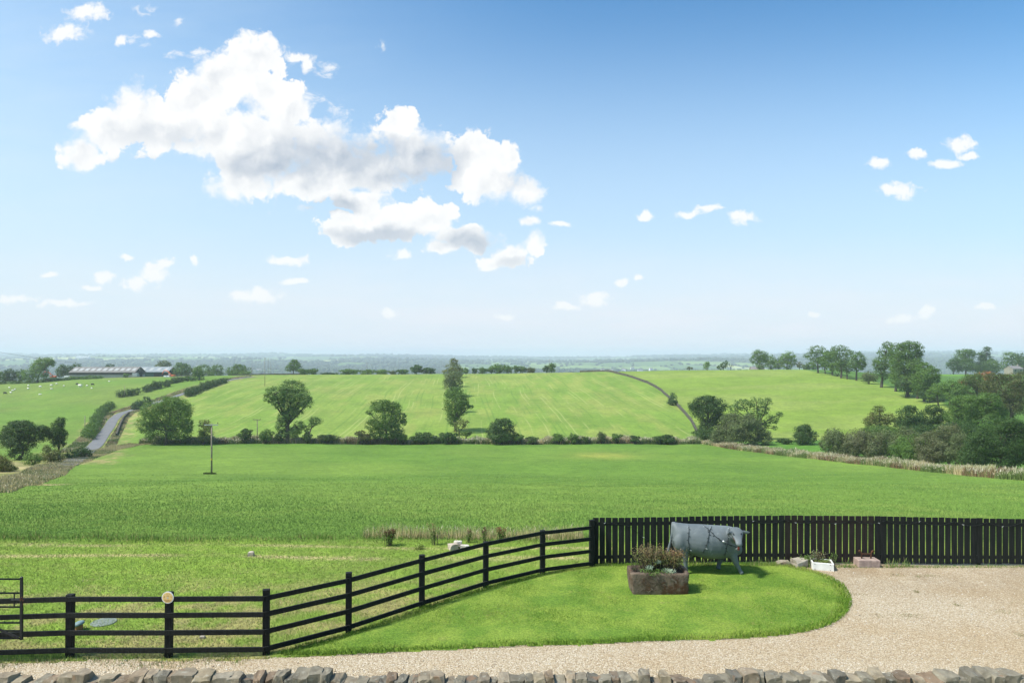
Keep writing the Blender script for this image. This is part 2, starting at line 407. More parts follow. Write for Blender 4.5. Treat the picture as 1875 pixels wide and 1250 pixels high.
BR = dict(  # real ground colours
 field=(0.112, 0.198, 0.034), hill=(0.190, 0.255, 0.058), right=(0.172, 0.248, 0.045), past=(0.145, 0.205, 0.045),
 rough=(0.26, 0.22, 0.10), paddock=(0.205, 0.255, 0.060), verge=(0.15, 0.19, 0.05))
def lerp(c, m, col): return c * (1 - m[..., None]) + np.array(col) * m[..., None]
def sm(x, a, b):
    t = np.clip((x - a) / (b - a), 0, 1); return t * t * (3 - 2 * t)
def seg_d(x, y, pts):
    best = np.full(x.shape, 1e9)
    for (a, b) in zip(pts[:-1], pts[1:]):
        dx, dy = b[0] - a[0], b[1] - a[1]; t = np.clip(((x - a[0]) * dx + (y - a[1]) * dy) / (dx * dx + dy * dy), 0, 1)
        best = np.minimum(best, np.hypot(x - a[0] - t * dx, y - a[1] - t * dy))
    return best
ROADPX = [(120, 852), (142, 839), (158, 828), (172, 818), (184, 803), (196, 787), (207, 769), (221, 757), (239, 751.3), (262, 745), (280, 738.5), (305, 731), (330, 723.5),
          (365, 711), (400, 701), (425, 695.5), (450, 691.5), (470, 689)]
ROADW = [onray(a, b) for a, b in ROADPX]
LEFTEDGE = [onray(a, b) for a, b in [(-60, 905), (0, 893), (60, 878), (110, 853), (160, 838), (200, 825), (235, 817), (262, 813.5), (300, 812.2)]]
def gcolor(x, y):
    D = np.maximum(y, 0.5); u = CX + F * x / D
    n1 = fbm(x / 9, y / 9, 3, 2); n2 = fbm(x / 30, y / 40, 3, 4); n3 = fbm(x / 2.2, y / 2.2, 3, 6)
    c = np.zeros(x.shape + (3,)); c[:] = BR['field']
    # main field tones: paler in the middle distance, lush dark at its far side
    c = lerp(c, 0.75 * sm(n2, 0.35, 0.7) * sm(y, 22, 40), (0.150, 0.230, 0.044))
    c = lerp(c, sm(y, 170, 190) * 0.5, (0.090, 0.185, 0.030))
    pt = np.exp(-(((u - 1105) / 55) ** 2 + ((y - 152) / 9) ** 2)); c = lerp(c, np.clip(pt * 1.2 * (0.4 + n3), 0, 1), (0.24, 0.27, 0.06))
    # near mown paddock
    hay = sm(fbm(x / 0.7 + 5, y / 0.35, 4, 21) + 0.22 * (fbm(x / 4, y / 2, 2, 23) - .5) * 2, 0.36, 0.66)
    pc = lerp(np.zeros(x.shape + (3,)) + np.array((0.175, 0.265, 0.045)), hay * (0.22 + 0.78 * sm(15.6 + 1.2 * n1 + 0.18 * np.clip(x + 6, 0, 9) - y, -1.2, 1.2)), (0.27, 0.255, 0.10))
    pad = 1 - sm(y + 0.9 * (n3 - .5), 20.2, 21.0)
    c = lerp(c, pad, (0, 0, 0)) + pc * pad[..., None]
    rut = np.exp(-((y - 18.75 + 0.02 * x - 0.12 * np.sin(x * .5)) / 0.13) ** 2) + 0.8 * np.exp(-((y - 19.75 + 0.03 * x - 0.1 * np.sin(x * .6)) / 0.12) ** 2)
    c = lerp(c, np.clip(rut * 1.1 * sm(n3, 0.2, 0.5), 0, 1) * (x < 3), (0.42, 0.34, 0.19))
    dirt = sm(6 - np.hypot(x + 47, (y - 64) * 1.2), 0, 3) ; c = lerp(c, dirt, (0.42, 0.33, 0.18))
    # hill beyond the main hedge (three fields) and the sheep pasture
    xr = 52 + 0.16 * (y - 190)          # hill wall line, approx
    hill = sm(y, 189, 193)
    hc = lerp(np.zeros(x.shape + (3,)) + np.array(BR['hill']), sm(n2, 0.3, 0.7) * 0.55, (0.125, 0.225, 0.036))
    hc = lerp(hc, sm(fbm(x / 5, y / 22, 3, 14), 0.5, 0.7) * 0.4, (0.27, 0.28, 0.085))
    rc = lerp(np.zeros(x.shape + (3,)) + np.array(BR['right']), sm(fbm(x / 60 + y / 80, y / 14, 3, 15), 0.4, 0.65) * 0.6, (0.225, 0.27, 0.075))
    ur = np.interp(D, [190, 215, 250, 300, 360, 430, 480], [1290, 1282, 1258, 1222, 1186, 1130, 1085])
    mr = sm(u, ur - 1.5, ur + 1.5)
    hc = hc * (1 - mr[..., None]) + rc * mr[..., None]
    c = c * (1 - hill[..., None]) + hc * hill[..., None]
    # dark green foot of the right hill and behind its tree line
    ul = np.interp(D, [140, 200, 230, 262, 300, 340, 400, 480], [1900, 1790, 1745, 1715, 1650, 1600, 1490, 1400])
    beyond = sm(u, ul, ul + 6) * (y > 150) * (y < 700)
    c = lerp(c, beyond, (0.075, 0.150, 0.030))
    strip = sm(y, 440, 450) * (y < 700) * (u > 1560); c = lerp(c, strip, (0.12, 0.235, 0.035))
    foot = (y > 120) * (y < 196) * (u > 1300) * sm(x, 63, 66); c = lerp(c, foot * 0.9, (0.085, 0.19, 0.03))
    # left pasture
    rd = np.array([p[1] for p in ROADW]); ru = np.array([q[0] for q in ROADPX], float)
    ux = np.interp(D, rd, ru)
    lp = (y > 120) * sm(ux - 6 - u, 0, 6) * (y < 620)
    pcx = lerp(np.zeros(x.shape + (3,)) + np.array(BR['past']), sm(n2, .3, .7) * .6, (0.105, 0.205, 0.03)); c = c * (1 - lp[..., None]) + pcx * lp[..., None]
    # rough verges by the road and at the left edge of the main field
    dr = seg_d(x, y, [(p[0], p[1]) for p in ROADW])
    vg = sm(9 + 8 * (n1 - .5) - dr, 0, 3) * (y > 130); c = lerp(c, vg, (0.16, 0.22, 0.055)); c = lerp(c, vg * sm(n3, .5, .62) * 0.8, (0.31, 0.26, 0.12))
    le_u = np.array([CX + F * p[0] / p[1] for p in LEFTEDGE]); le_d = np.array([p[1] for p in LEFTEDGE])
    ue = np.interp(D, le_d, le_u)
    rg = sm(ue + 6 * (n1 - 0.5) - u, 0, 6) * (y > 40) * (1 - sm(y + (u < 60) * 20, 150, 168)) * (u < 330)
    c = lerp(c, rg, (0.20, 0.20, 0.075)); c = lerp(c, rg * sm(n1, .4, .62), (0.36, 0.30, 0.16))
    # rough margin under the main hedge and beside the thistles
    mg = sm(3.0 - np.abs(y - 191.5), 0, 1.5) * (u > 270) * (u < 1300); c = lerp(c, mg, (0.17, 0.17, 0.07))
    # crest verge
    cr = sm(y, 436, 442) * (y < 700) * (u < 1480); c = lerp(c, cr * 0.5, (0.19, 0.19, 0.08))
    # far farmland
    far = sm(y, 690, 720) * 1.0
    r, wood, e = fields(x, y)
    fc = np.where(r[..., None] < 0.40, np.array((0.10, 0.17, 0.05)), np.where(r[..., None] < 0.70, np.array((0.17, 0.25, 0.07)), np.where(r[..., None] < 0.90, np.array((0.36, 0.40, 0.15)), np.array((0.28, 0.25, 0.12)))))
    fc = np.where(wood[..., None], np.array((0.03, 0.055, 0.022)), fc)
    fc = np.where((e < 14)[..., None], np.array((0.035, 0.06, 0.025)), fc)
    c = c * (1 - far[..., None]) + fc * far[..., None]
    # bank beyond the front of camera side stays mown grass
    return c

def ground_sheet():
    th = np.concatenate([np.radians(np.linspace(-180, -50, 40, endpoint=False)), np.radians(np.linspace(-50, -39.5, 40, endpoint=False)),
                         np.radians(np.linspace(-39.5, 39.5, 640, endpoint=False)), np.radians(np.linspace(39.5, 50, 40, endpoint=False)), np.radians(np.linspace(50, 180, 41))])[:-1]
    rr = np.concatenate([[0.6, 2, 4, 6, 8], np.exp(np.linspace(math.log(9), math.log(19.6), 60, endpoint=False)), np.exp(np.linspace(math.log(19.6), math.log(24), 40, endpoint=False)),
                         np.exp(np.linspace(math.log(24), math.log(180), 150, endpoint=False)), np.exp(np.linspace(math.log(180), math.log(700), 200, endpoint=False)),
                         np.exp(np.linspace(math.log(700), math.log(1500), 30, endpoint=False)), np.exp(np.linspace(math.log(1500), math.log(13500), 260))])
    T, Rr = np.meshgrid(th, rr)
    x = Rr * np.sin(T); y = Rr * np.cos(T)
    z = gz(x, y)
    c = gcolor(x, y)
    n, m = x.shape
    idx = np.arange(n * m).reshape(n, m)
    a = idx[:-1, :]; b = np.roll(idx, -1, axis=1)[:-1, :]; c2 = np.roll(idx, -1, axis=1)[1:, :]; d = idx[1:, :]
    Fc = np.stack([a, d, c2, b], -1).reshape(-1, 4)
    V_ = np.stack([x, y, z], -1).reshape(-1, 3)
    u = CX + F * x / np.maximum(y, 1)
    ur = np.interp(y, [190, 215, 250, 300, 360, 430, 480], [1290, 1282, 1258, 1222, 1186, 1130, 1085])
    ru = np.interp(y, np.array([p[1] for p in ROADW]), np.array([q[0] for q in ROADPX], float))
    stripe = (sm(y, 198, 206) * (1 - sm(y, 400, 430)) * sm(u, ru + 8, ru + 24) * (1 - sm(u, ur - 8, ur - 2))).ravel()
    farm = sm(y, 600, 720).ravel()
    lush = (sm(y, 20.4, 21.2) * (1 - sm(y, 150, 185))).ravel()
    mt, nt_, bs, o = new_mat('pasture_ground')
    at = nn(nt_, 'ShaderNodeAttribute', attribute_name='col'); cc = at.outputs['Color']
    sa = nn(nt_, 'ShaderNodeAttribute', attribute_name='stripe').outputs['Fac']
    fa = nn(nt_, 'ShaderNodeAttribute', attribute_name='farm').outputs['Fac']
    pos = gpos(nt_)
    near = mth(nt_, 'SUBTRACT', 1.0, fa)
    # several scales of mottling
    for (s, amt, dark, lite) in ((7.0, 0.55, 0.62, 1.35), (1.4, 0.45, 0.74, 1.25), (0.35, 0.5, 0.78, 1.22), (0.06, 0.6, 0.80, 1.2)):
        f = noi(nt_, pos, s, 4, 0.65)
        k = mixc(nt_, sst(nt_, f, 0.3, 0.7), (dark, dark * 1.03, dark, 1), (lite, lite * 0.98, lite * 0.9, 1))
        cc = mixc(nt_, mth(nt_, 'MULTIPLY', near, amt), cc, mixc(nt_, 1.0, cc, k, 'MULTIPLY'))
    # tramlines running up the hill field
    sp = nn(nt_, 'ShaderNodeSeparateXYZ'); nt_.links.new(pos, sp.inputs[0])
    wob = noi(nt_, pos, 0.012, 2, 0.5)
    xs = mth(nt_, 'ADD', mth(nt_, 'MULTIPLY_ADD', sp.outputs[1], 0.07, sp.outputs[0]), mth(nt_, 'MULTIPLY', wob, 7))
    per = mth(nt_, 'FRACT', mth(nt_, 'DIVIDE', xs, 7.3))
    def line(c0, wd): return sst(nt_, mth(nt_, 'ABSOLUTE', mth(nt_, 'SUBTRACT', per, c0)), wd, wd * 0.3)
    brk = noi(nt_, vmt(nt_, 'MULTIPLY', pos, (0.16, 0.018, 0.0)), 1.0, 3, 0.6)
    l1 = mth(nt_, 'MULTIPLY', mth(nt_, 'ADD', line(0.2, 0.055), line(0.45, 0.055), clamp=True), sst(nt_, brk, 0.47, 0.60))
    l2 = mth(nt_, 'MULTIPLY', mth(nt_, 'ADD', line(0.62, 0.07), line(0.9, 0.06), clamp=True), sst(nt_, brk, 0.53, 0.42))
    cc = mixc(nt_, mth(nt_, 'MULTIPLY', mth(nt_, 'MULTIPLY', l1, sa), 0.55), cc, (0.33, 0.36, 0.12, 1))
    cc = mixc(nt_, mth(nt_, 'MULTIPLY', mth(nt_, 'MULTIPLY', l2, sa), 0.5), cc, (0.085, 0.17, 0.03, 1))
    nt_.links.new(cc, bs.inputs['Base Color']); bs.inputs['Roughness'].default_value = 0.95; bs.inputs['Specular IOR Level'].default_value = 0.1
    hb = mth(nt_, 'ADD', noi(nt_, pos, 5, 4, 0.7), mth(nt_, 'MULTIPLY', noi(nt_, pos, 0.8, 4, 0.6), 2.5))
    bn = nn(nt_, 'ShaderNodeBump'); val(nt_, mth(nt_, 'MULTIPLY', near, 0.55), bn.inputs['Strength']); bn.inputs['Distance'].default_value = 0.12
    nt_.links.new(hb, bn.inputs['Height']); nt_.links.new(bn.outputs[0], bs.inputs['Normal'])
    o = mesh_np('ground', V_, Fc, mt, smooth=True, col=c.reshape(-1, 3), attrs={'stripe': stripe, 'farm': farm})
    # close the small hole under the viewpoint
    return tag(o, kind='structure')
ground_sheet()

def ribbon(name, pts, width, mat, lift=0.06, n=6):
    P2 = []
    for a, b in zip(pts[:-1], pts[1:]):
        L = math.hypot(b[0] - a[0], b[1] - a[1]); k = max(1, int(L / 1.5))
        for i in range(k): P2.append((a[0] + (b[0] - a[0]) * i / k, a[1] + (b[1] - a[1]) * i / k))
    P2.append(pts[-1][:2]); P2 = np.array(P2)
    ker = np.ones(9) / 9; pad = np.pad(P2, ((4, 4), (0, 0)), mode='edge'); P2 = np.stack([np.convolve(pad[:, i], ker, 'valid') for i in (0, 1)], 1)
    T = np.gradient(P2, axis=0); T /= np.linalg.norm(T, axis=1)[:, None]; Nn = np.stack([-T[:, 1], T[:, 0]], 1)
    offs = np.linspace(-width / 2, width / 2, n)
    X = P2[:, None, 0] + Nn[:, None, 0] * offs; Y = P2[:, None, 1] + Nn[:, None, 1] * offs
    zc = gz(P2[:, 0], P2[:, 1]); Z = np.maximum(gz(X, Y), zc[:, None] - 0.3) + lift
    idx = np.arange(X.size).reshape(X.shape)
    Fc = np.stack([idx[:-1, :-1], idx[1:, :-1], idx[1:, 1:], idx[:-1, 1:]], -1).reshape(-1, 4)
    return mesh_np(name, np.stack([X, Y, Z], -1).reshape(-1, 3), Fc, mat, smooth=True)
asph = simple('asphalt', (0.135, 0.137, 0.145), (0.175, 0.172, 0.17), scale=0.6, rough=0.9, bs=0.2)
tag(ribbon('road', ROADW, 3.5, asph, 0.12), kind='structure')

# gravel drive and lawn lie on the level ground by the house
def n2w(px, py): D = F * CZ / (py - HY); return ((px - CX) / F * D, D)
LAWN = [n2w(*p) for p in [(505, 1200), (560, 1180), (600, 1172), (640, 1160), (700, 1140), (772, 1114), (830, 1094), (889, 1077), (940, 1063), (993, 1051), (1083, 1037), (1090, 1034),
        (1250, 1033), (1400, 1033), (1440, 1035), (1480, 1044), (1520, 1056), (1545, 1072), (1558, 1092), (1560, 1110), (1548, 1130), (1520, 1147), (1480, 1158), (1420, 1166), (1350, 1171),
        (1200, 1176), (1100, 1180), (1000, 1184), (900, 1187), (800, 1191), (700, 1198), (640, 1201), (560, 1203)]]
def inpoly(x, y, poly):
    ins = np.zeros(x.shape, bool); n = len(poly)
    for i in range(n):
        (x1, y1), (x2, y2) = poly[i], poly[(i + 1) % n]
        if y1 == y2: continue
        ins ^= ((y1 > y) != (y2 > y)) & (x < (x2 - x1) * (y - y1) / (y2 - y1) + x1)
    return ins
def edge_d(x, y, poly): return seg_d(x, y, poly + [poly[0]])
GRAVEL = [(-22, 2.5), (26, 2.5), (26, 18.35), (8.2, 18.35), (2.4, 17.2), n2w(1000, 1120), n2w(760, 1175), n2w(640, 1190), n2w(560, 1198), n2w(500, 1201), (-4.75, 12.52), (-6.2, 12.44), (-7.5, 12.52), (-9, 12.35), (-10.6, 12.5), (-12, 12.38), (-22, 12.45)]
def sheet(name, poly, cell, z0, mat, edge=0.12, h=0.03, wob=0.06, seed=1):
    P_ = np.array(poly); xs = np.arange(P_[:, 0].min() - .2, P_[:, 0].max() + .2, cell); ys = np.arange(P_[:, 1].min() - .2, P_[:, 1].max() + .2, cell)
    X, Y = np.meshgrid(xs, ys)
    xw = X + wob * 2 * (fbm(X * 2.3, Y * 2.3, 4, seed) - .5); yw = Y + wob * 2 * (fbm(X * 2.3, Y * 2.3, 4, seed + 9) - .5)
    ins = inpoly(xw, yw, poly); d = np.minimum(edge_d(xw, yw, poly), 1.0)
    Z = z0 + np.where(ins, h * sm(d, 0, edge) + 0.012 * (fbm(X * 1.2, Y * 1.2, 3, seed + 3) - .5) * (h > 0.01), 0)
    idx = np.arange(X.size).reshape(X.shape)
    q = ins[:-1, :-1] & ins[1:, :-1] & ins[1:, 1:] & ins[:-1, 1:]
    Fc = np.stack([idx[:-1, :-1], idx[:-1, 1:], idx[1:, 1:], idx[1:, :-1]], -1)[q]
    used = np.unique(Fc); remap = np.zeros(X.size, int); remap[used] = np.arange(len(used))
    V_ = np.stack([X, Y, Z], -1).reshape(-1, 3)[used]
    return mesh_np(name, V_, remap[Fc], mat, smooth=True)
def gravel_mat():
    m, n, b, o = new_mat('gravel')
    pos = gpos(n)
    vo = nn(n, 'ShaderNodeTexVoronoi', feature='F1', voronoi_dimensions='2D'); n.links.new(pos, vo.inputs['Vector']); vo.inputs['Scale'].default_value = 46
    sp = nn(n, 'ShaderNodeSeparateColor'); n.links.new(vo.outputs['Color'], sp.inputs[0])
    r = nn(n, 'ShaderNodeValToRGB'); n.links.new(sp.outputs[0], r.inputs[0])
    els = r.color_ramp.elements; els[0].position = 0.0; els[0].color = (0.36, 0.27, 0.17, 1); els[1].position = 1.0; els[1].color = (0.76, 0.68, 0.54, 1)
    for p, c in ((0.18, (0.47, 0.355, 0.22, 1)), (0.5, (0.56, 0.445, 0.30, 1)), (0.8, (0.61, 0.50, 0.35, 1)), (0.93, (0.67, 0.585, 0.45, 1))):
        e = els.new(p); e.color = c
    c = r.outputs[0]
    gap = sst(n, vo.outputs['Distance'], 0.75, 0.35); c = mixc(n, mth(n, 'MULTIPLY', mth(n, 'SUBTRACT', 1.0, gap), 0.4), c, (0.20, 0.15, 0.10, 1))
    big = noi(n, pos, 0.35, 4, 0.6); c = mixc(n, mth(n, 'MULTIPLY', sst(n, big, 0.42, 0.68), 0.42), c, mixc(n, 1.0, c, (0.80, 0.66, 0.46, 1), 'MULTIPLY'))
    # gravel tone darkens in patches towards the fence
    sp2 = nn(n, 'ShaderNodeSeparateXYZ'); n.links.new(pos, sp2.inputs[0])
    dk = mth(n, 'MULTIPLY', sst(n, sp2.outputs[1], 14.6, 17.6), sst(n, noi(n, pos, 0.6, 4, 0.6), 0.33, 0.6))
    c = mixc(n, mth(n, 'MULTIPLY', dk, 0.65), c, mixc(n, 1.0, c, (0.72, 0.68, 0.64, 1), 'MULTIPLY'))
    wd = sst(n, noi(n, pos, 1.7, 5, 0.7), 0.66, 0.74); c = mixc(n, mth(n, 'MULTIPLY', wd, 0.55), c, (0.26, 0.23, 0.12, 1))
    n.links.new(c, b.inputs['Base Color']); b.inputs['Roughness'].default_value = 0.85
    bump(n, b, gap, 0.9, 0.02)
    return m
tag(sheet('gravel_drive', GRAVEL, 0.08, 0.004, gravel_mat(), edge=0.1, h=0.006, wob=0.14), kind='structure')
def lawn_mat():
    m, n, b, o = new_mat('lawn_turf')
    pos = gpos(n); c = rgb((0.118, 0.215, 0.026))
    c = mixc(n, sst(n, noi(n, pos, 0.8, 5, 0.65), 0.40, 0.60), c, rgb((0.195, 0.285, 0.042)))
    c = mixc(n, mth(n, 'MULTIPLY', sst(n, noi(n, pos, 2.6, 5, 0.65), 0.60, 0.75), 0.6), c, rgb((0.27, 0.25, 0.09)))
    f = noi(n, pos, 26, 4, 0.7); c = mixc(n, sst(n, f, 0.3, 0.7), mixc(n, 1.0, c, (0.6, 0.64, 0.6, 1), 'MULTIPLY'), mixc(n, 1.0, c, (1.35, 1.25, 1.1, 1), 'MULTIPLY'))
    n.links.new(c, b.inputs['Base Color']); b.inputs['Roughness'].default_value = 0.95; bump(n, b, f, 0.8, 0.03)
    return m
tag(sheet('lawn', LAWN, 0.06, 0.012, lawn_mat(), edge=0.35, h=0.045, wob=0.10, seed=40), kind='structure')

# ---------------------------------------------------------------- grass and rough growth (uncountable)
BL = bladmat('grass_blade')
def blades(name, x, y, z, h, wd, pal, label, cat, lean=0.35, seed=0, shade=0.25, parent=None):
    r = np.random.default_rng(seed); N = len(x)
    az = r.uniform(0, 2 * math.pi, N); la = r.uniform(0, 2 * math.pi, N); ln = r.uniform(0, lean, N) * h
    dx = np.cos(az) * wd / 2; dy = np.sin(az) * wd / 2
    a = np.stack([x - dx, y - dy, z], 1); b = np.stack([x + dx, y + dy, z], 1)
    t = np.stack([x + np.cos(la) * ln, y + np.sin(la) * ln, z + h], 1)
    V_ = np.stack([a, b, t], 1).reshape(-1, 3)
    pal = np.array(pal); ci = r.integers(0, len(pal), N); col = pal[ci] * r.uniform(1 - shade, 1 + shade, N)[:, None]
    col = np.repeat(col, 3, axis=0)
    o = mesh_np(name, V_, np.arange(3 * N).reshape(-1, 3), BL, col=col)
    return tag(o, label, cat, kind='stuff')
def mixed(name, x, y, z, h, wd, palA, palB, selB, label, cat, lean, seed, headB=0.0):
    r = np.random.default_rng(seed); N = len(x)
    az = r.uniform(0, 2 * math.pi, N); la = r.uniform(0, 2 * math.pi, N); ln = r.uniform(0, 1, N) * lean * h
    dx = np.cos(az) * wd / 2; dy = np.sin(az) * wd / 2
    V_ = np.stack([np.stack([x - dx, y - dy, z], 1), np.stack([x + dx, y + dy, z], 1), np.stack([x + np.cos(la) * ln, y + np.sin(la) * ln, z + h], 1)], 1).reshape(-1, 3)
    palA = np.array(palA); palB = np.array(palB)
    col = np.where(selB[:, None], palB[r.integers(0, len(palB), N)], palA[r.integers(0, len(palA), N)]) * r.uniform(.86, 1.14, N)[:, None]
    o = mesh_np(name, V_, np.arange(3 * N).reshape(-1, 3), BL, col=np.repeat(col, 3, axis=0))
    return tag(o, label, cat, kind='stuff')
# lawn
N = 150000
P_ = np.array(LAWN); x = rng.uniform(P_[:, 0].min() - .1, P_[:, 0].max() + .1, N * 2); y = rng.uniform(P_[:, 1].min(), P_[:, 1].max(), N * 2)
k = inpoly(x, y, LAWN); x, y = x[k][:N], y[k][:N]; ed = edge_d(x, y, LAWN)
hh = rng.uniform(0.02, 0.06, len(x)) * (1 + 0.3 * (ed < 0.12)) * (0.5 + fbm(x * 1.1, y * 1.1, 3, 77))
tone = fbm(x * 0.9, y * 0.9, 3, 78)
i1 = tone > 0.5
def lawnpart(sel, pal, nm, s): pass
mixed('lawn_grass', x, y, np.full(len(x), 0.03), hh, rng.uniform(0.008, 0.016, len(x)), [(0.110, 0.212, 0.022), (0.143, 0.254, 0.028), (0.094, 0.183, 0.020)], [(0.220, 0.325, 0.040), (0.264, 0.354, 0.055), (0.330, 0.366, 0.100)],
      fbm(x * 0.8, y * 0.9, 4, 78) + rng.uniform(-.12, .12, len(x)) > 0.5, 'bright short mown grass of the lawn beside the gravel', 'lawn grass', 0.8, 3)
# mown paddock with cut hay
N = 130000; D = rng.uniform(11.9, 20.6, N); u = rng.uniform(-150, 1150, N); x = (u - CX) / F * D; y = D
k = (~inpoly(x, y, LAWN)) & (~inpoly(x, y + 0.12, GRAVEL)); x, y = x[k], y[k]
dry = (fbm(x / 0.7 + 5, y / 0.35, 4, 21) > rng.uniform(0.38, 0.62, len(x))) & (rng.uniform(0, 1, len(x)) < 0.25 + .75 * sm(15.9 + 0.18 * np.clip(x + 6, 0, 9) - y, -1.2, 1.2))
pal = np.array([(0.21, 0.31, 0.055), (0.25, 0.34, 0.07), (0.17, 0.27, 0.045)])
mixed('paddock_grass', x, y, np.zeros(len(x)), np.where(dry, rng.uniform(.01, .04, len(x)), rng.uniform(0.02, 0.07, len(x))), np.where(dry, 0.016, 0.013), pal,
      [(0.33, 0.30, 0.12), (0.26, 0.25, 0.09), (0.40, 0.35, 0.18), (0.20, 0.17, 0.08)], dry, 'mown yellowish grass with dry clippings behind the rail fence', 'paddock grass', 1.6, 5)
# long field grass, thinning with distance
N = 400000; s0, s1 = 1 / 150.0, 1 / 20.9
D = 1 / (s0 + (s1 - s0) * rng.uniform(0, 1, N) ** 0.8); u = rng.uniform(-900, 2500, N); x = (u - CX) / F * D; y = D
k = (x < 64) & (u > np.interp(D, [40, 66, 75, 120, 150], [-1000, -60, 40, 110, 170])); x, y, u, D = x[k], y[k], u[k], D[k]
z = gz(x, y); hfac = 0.6 + 0.8 * fbm(x / 3, y / 3, 3, 61)
sel = fbm(x / 4.0, y / 5.0, 3, 62) > 0.55
mixed('field_grass', x, y, z, rng.uniform(0.035, 0.085, len(x)) * hfac * np.clip((D - 20.5) / 4, .3, 1), np.maximum(0.014, 0.0009 * D), [(0.156, 0.276, 0.052), (0.185, 0.303, 0.060), (0.133, 0.243, 0.048), (0.222, 0.337, 0.078)],
      [(0.222, 0.329, 0.069), (0.267, 0.363, 0.087), (0.193, 0.296, 0.060)], sel, 'long lush green grass of the big field beyond the fences', 'field grass', 0.7, 8)
PK_TAN = [(0.494, 0.403, 0.198), (0.400, 0.339, 0.149), (0.587, 0.482, 0.273), (0.334, 0.312, 0.124)]
PK_GRN = [(0.128, 0.198, 0.049), (0.169, 0.233, 0.065), (0.093, 0.148, 0.038)]
PK_RED = [(0.189, 0.130, 0.064), (0.241, 0.160, 0.080), (0.146, 0.097, 0.048)]
PK_FLUFF = [(0.533, 0.487, 0.336), (0.602, 0.554, 0.416), (0.430, 0.420, 0.256)]
def strip_pts(pts, width, N, r):
    P2 = np.array([(p[0], p[1]) for p in pts]); L = np.r_[0, np.cumsum(np.hypot(*np.diff(P2, axis=0).T))]
    s = r.uniform(0, L[-1], N); x = np.interp(s, L, P2[:, 0]); y = np.interp(s, L, P2[:, 1])
    k = np.clip(np.searchsorted(L, s) - 1, 0, len(L) - 2); d = np.diff(P2, axis=0)[k]; d = d / np.linalg.norm(d, axis=1)[:, None]
    o = r.uniform(-0.5, 0.5, N) * width
    return x - d[:, 1] * o, y + d[:, 0] * o
def rough(name, pts, width, N, h0, h1, wd, label, cat, seed, fluff=0.25, red=0.15, grn=0.4):
    r = np.random.default_rng(seed)
    x, y = strip_pts(pts, width, N, r); z = gz(x, y)
    q = fbm(x / 5, y / 5, 3, seed) + r.uniform(-.15, .15, len(x))
    t = r.uniform(0, 1, len(x)); q2 = fbm(x / 7 + 30, y / 7, 2, seed + 4)
    kind = np.where(q < 0.36 + 0.3 * (grn - .4), 0, 1); kind = np.where((q2 > 1 - red - 0.28) & (t < .6), 2, kind); kind = np.where((t > 1 - fluff), 3, kind)
    pals = [np.array(PK_GRN), np.array(PK_TAN), np.array(PK_RED), np.array(PK_FLUFF)]
    col = np.zeros((len(x), 3))
    for i, pl in enumerate(pals):
        s = kind == i; col[s] = pl[r.integers(0, len(pl), s.sum())]
    col *= r.uniform(.75, 1.2, len(x))[:, None]
    h = r.uniform(h0, h1, len(x)) * (0.35 + 1.25 * fbm(x / 2.5, y / 2.5, 3, seed + 2))
    # fluffy heads: small tufts carried at the top of a stem, others: whole blades
    az = r.uniform(0, 2 * math.pi, len(x)); la = r.uniform(0, 2 * math.pi, len(x)); ln = r.uniform(0, .3, len(x)) * h
    wv = np.where(kind == 3, wd * 1.3, wd); zb = np.where(kind == 3, z + h * 0.72, z)
    dx = np.cos(az) * wv / 2; dy = np.sin(az) * wv / 2
    V_ = np.stack([np.stack([x - dx, y - dy, zb], 1), np.stack([x + dx, y + dy, zb], 1), np.stack([x + np.cos(la) * ln, y + np.sin(la) * ln, z + h], 1)], 1).reshape(-1, 3)
    o = mesh_np(name, V_, np.arange(3 * len(x)).reshape(-1, 3), BL, col=np.repeat(col, 3, axis=0))
    return tag(o, label, cat, kind='stuff')
TH = [onray(a, b) for a, b in [(1288, 812), (1340, 820), (1400, 828), (1460, 836), (1520, 843), (1600, 851), (1680, 860), (1760, 868), (1875, 879)]]
TH = [Vector(p) + Vector((0.9, 0.9, 0)) for p in TH] + [Vector((62, 60, 0))]
rough('thistles', TH, 4.6, 130000, 0.45, 1.35, 0.07, 'broad strip of fluffy seeding thistles and brown docks along the right of the field', 'thistles', 91, 0.14, 0.04, 1.15)
rough('hedge_bottom_weeds', [G(u, 190.6) for u in (262, 400, 520, 700, 830, 1000, 1150, 1280)], 4.4, 120000, 0.6, 1.9, 0.13, 'strip of pale weeds and rank grass along the foot of the far hedge', 'rough weeds', 92, 0.16, 0.05, 1.1)
LE = [Vector(p) for p in LEFTEDGE]
rough('rough_verge', [p + Vector((-1.6, 1.2, 0)) for p in LE], 6.0, 60000, 0.10, .4, 0.07, 'dry brown grass verge at the left edge of the big field', 'rough grass', 93, 0.04, 0.0, 0.30)
rough('roadside_verge', [Vector(p) + Vector((-4.4, 0, 0)) for p in ROADW[2:]], 3.6, 40000, 0.3, .9, 0.14, 'tawny long grass on the verge left of the lane', 'rough grass', 94, 0.03, 0.0, 0.9)
rough('lane_bank', [Vector(p) + Vector((4.2, 0, 0)) for p in ROADW[3:9]], 2.6, 16000, 0.2, 0.6, 0.12, 'dry grass bank right of the lane below the little wall', 'rough grass', 95, 0.03, 0.0, 0.8)
rough('field_edge_weeds', [Vector((-4.6, 21.2, 0)), Vector((-2.6, 21.1, 0)), Vector((-0.6, 21.0, 0)), Vector((2.2, 20.9, 0))], 0.7, 4200, 0.08, 0.46, 0.010, 'tangle of seeding weeds and tall stems behind the rail fence', 'weeds', 96, 0.10, 0.0, 0.35)
N = 9000; x = rng.uniform(-17, 3, N); y = 20.78 + rng.normal(0, 0.22, N) + 0.25 * (fbm(x * .7, x * 0, 3, 19) - .5) * 2
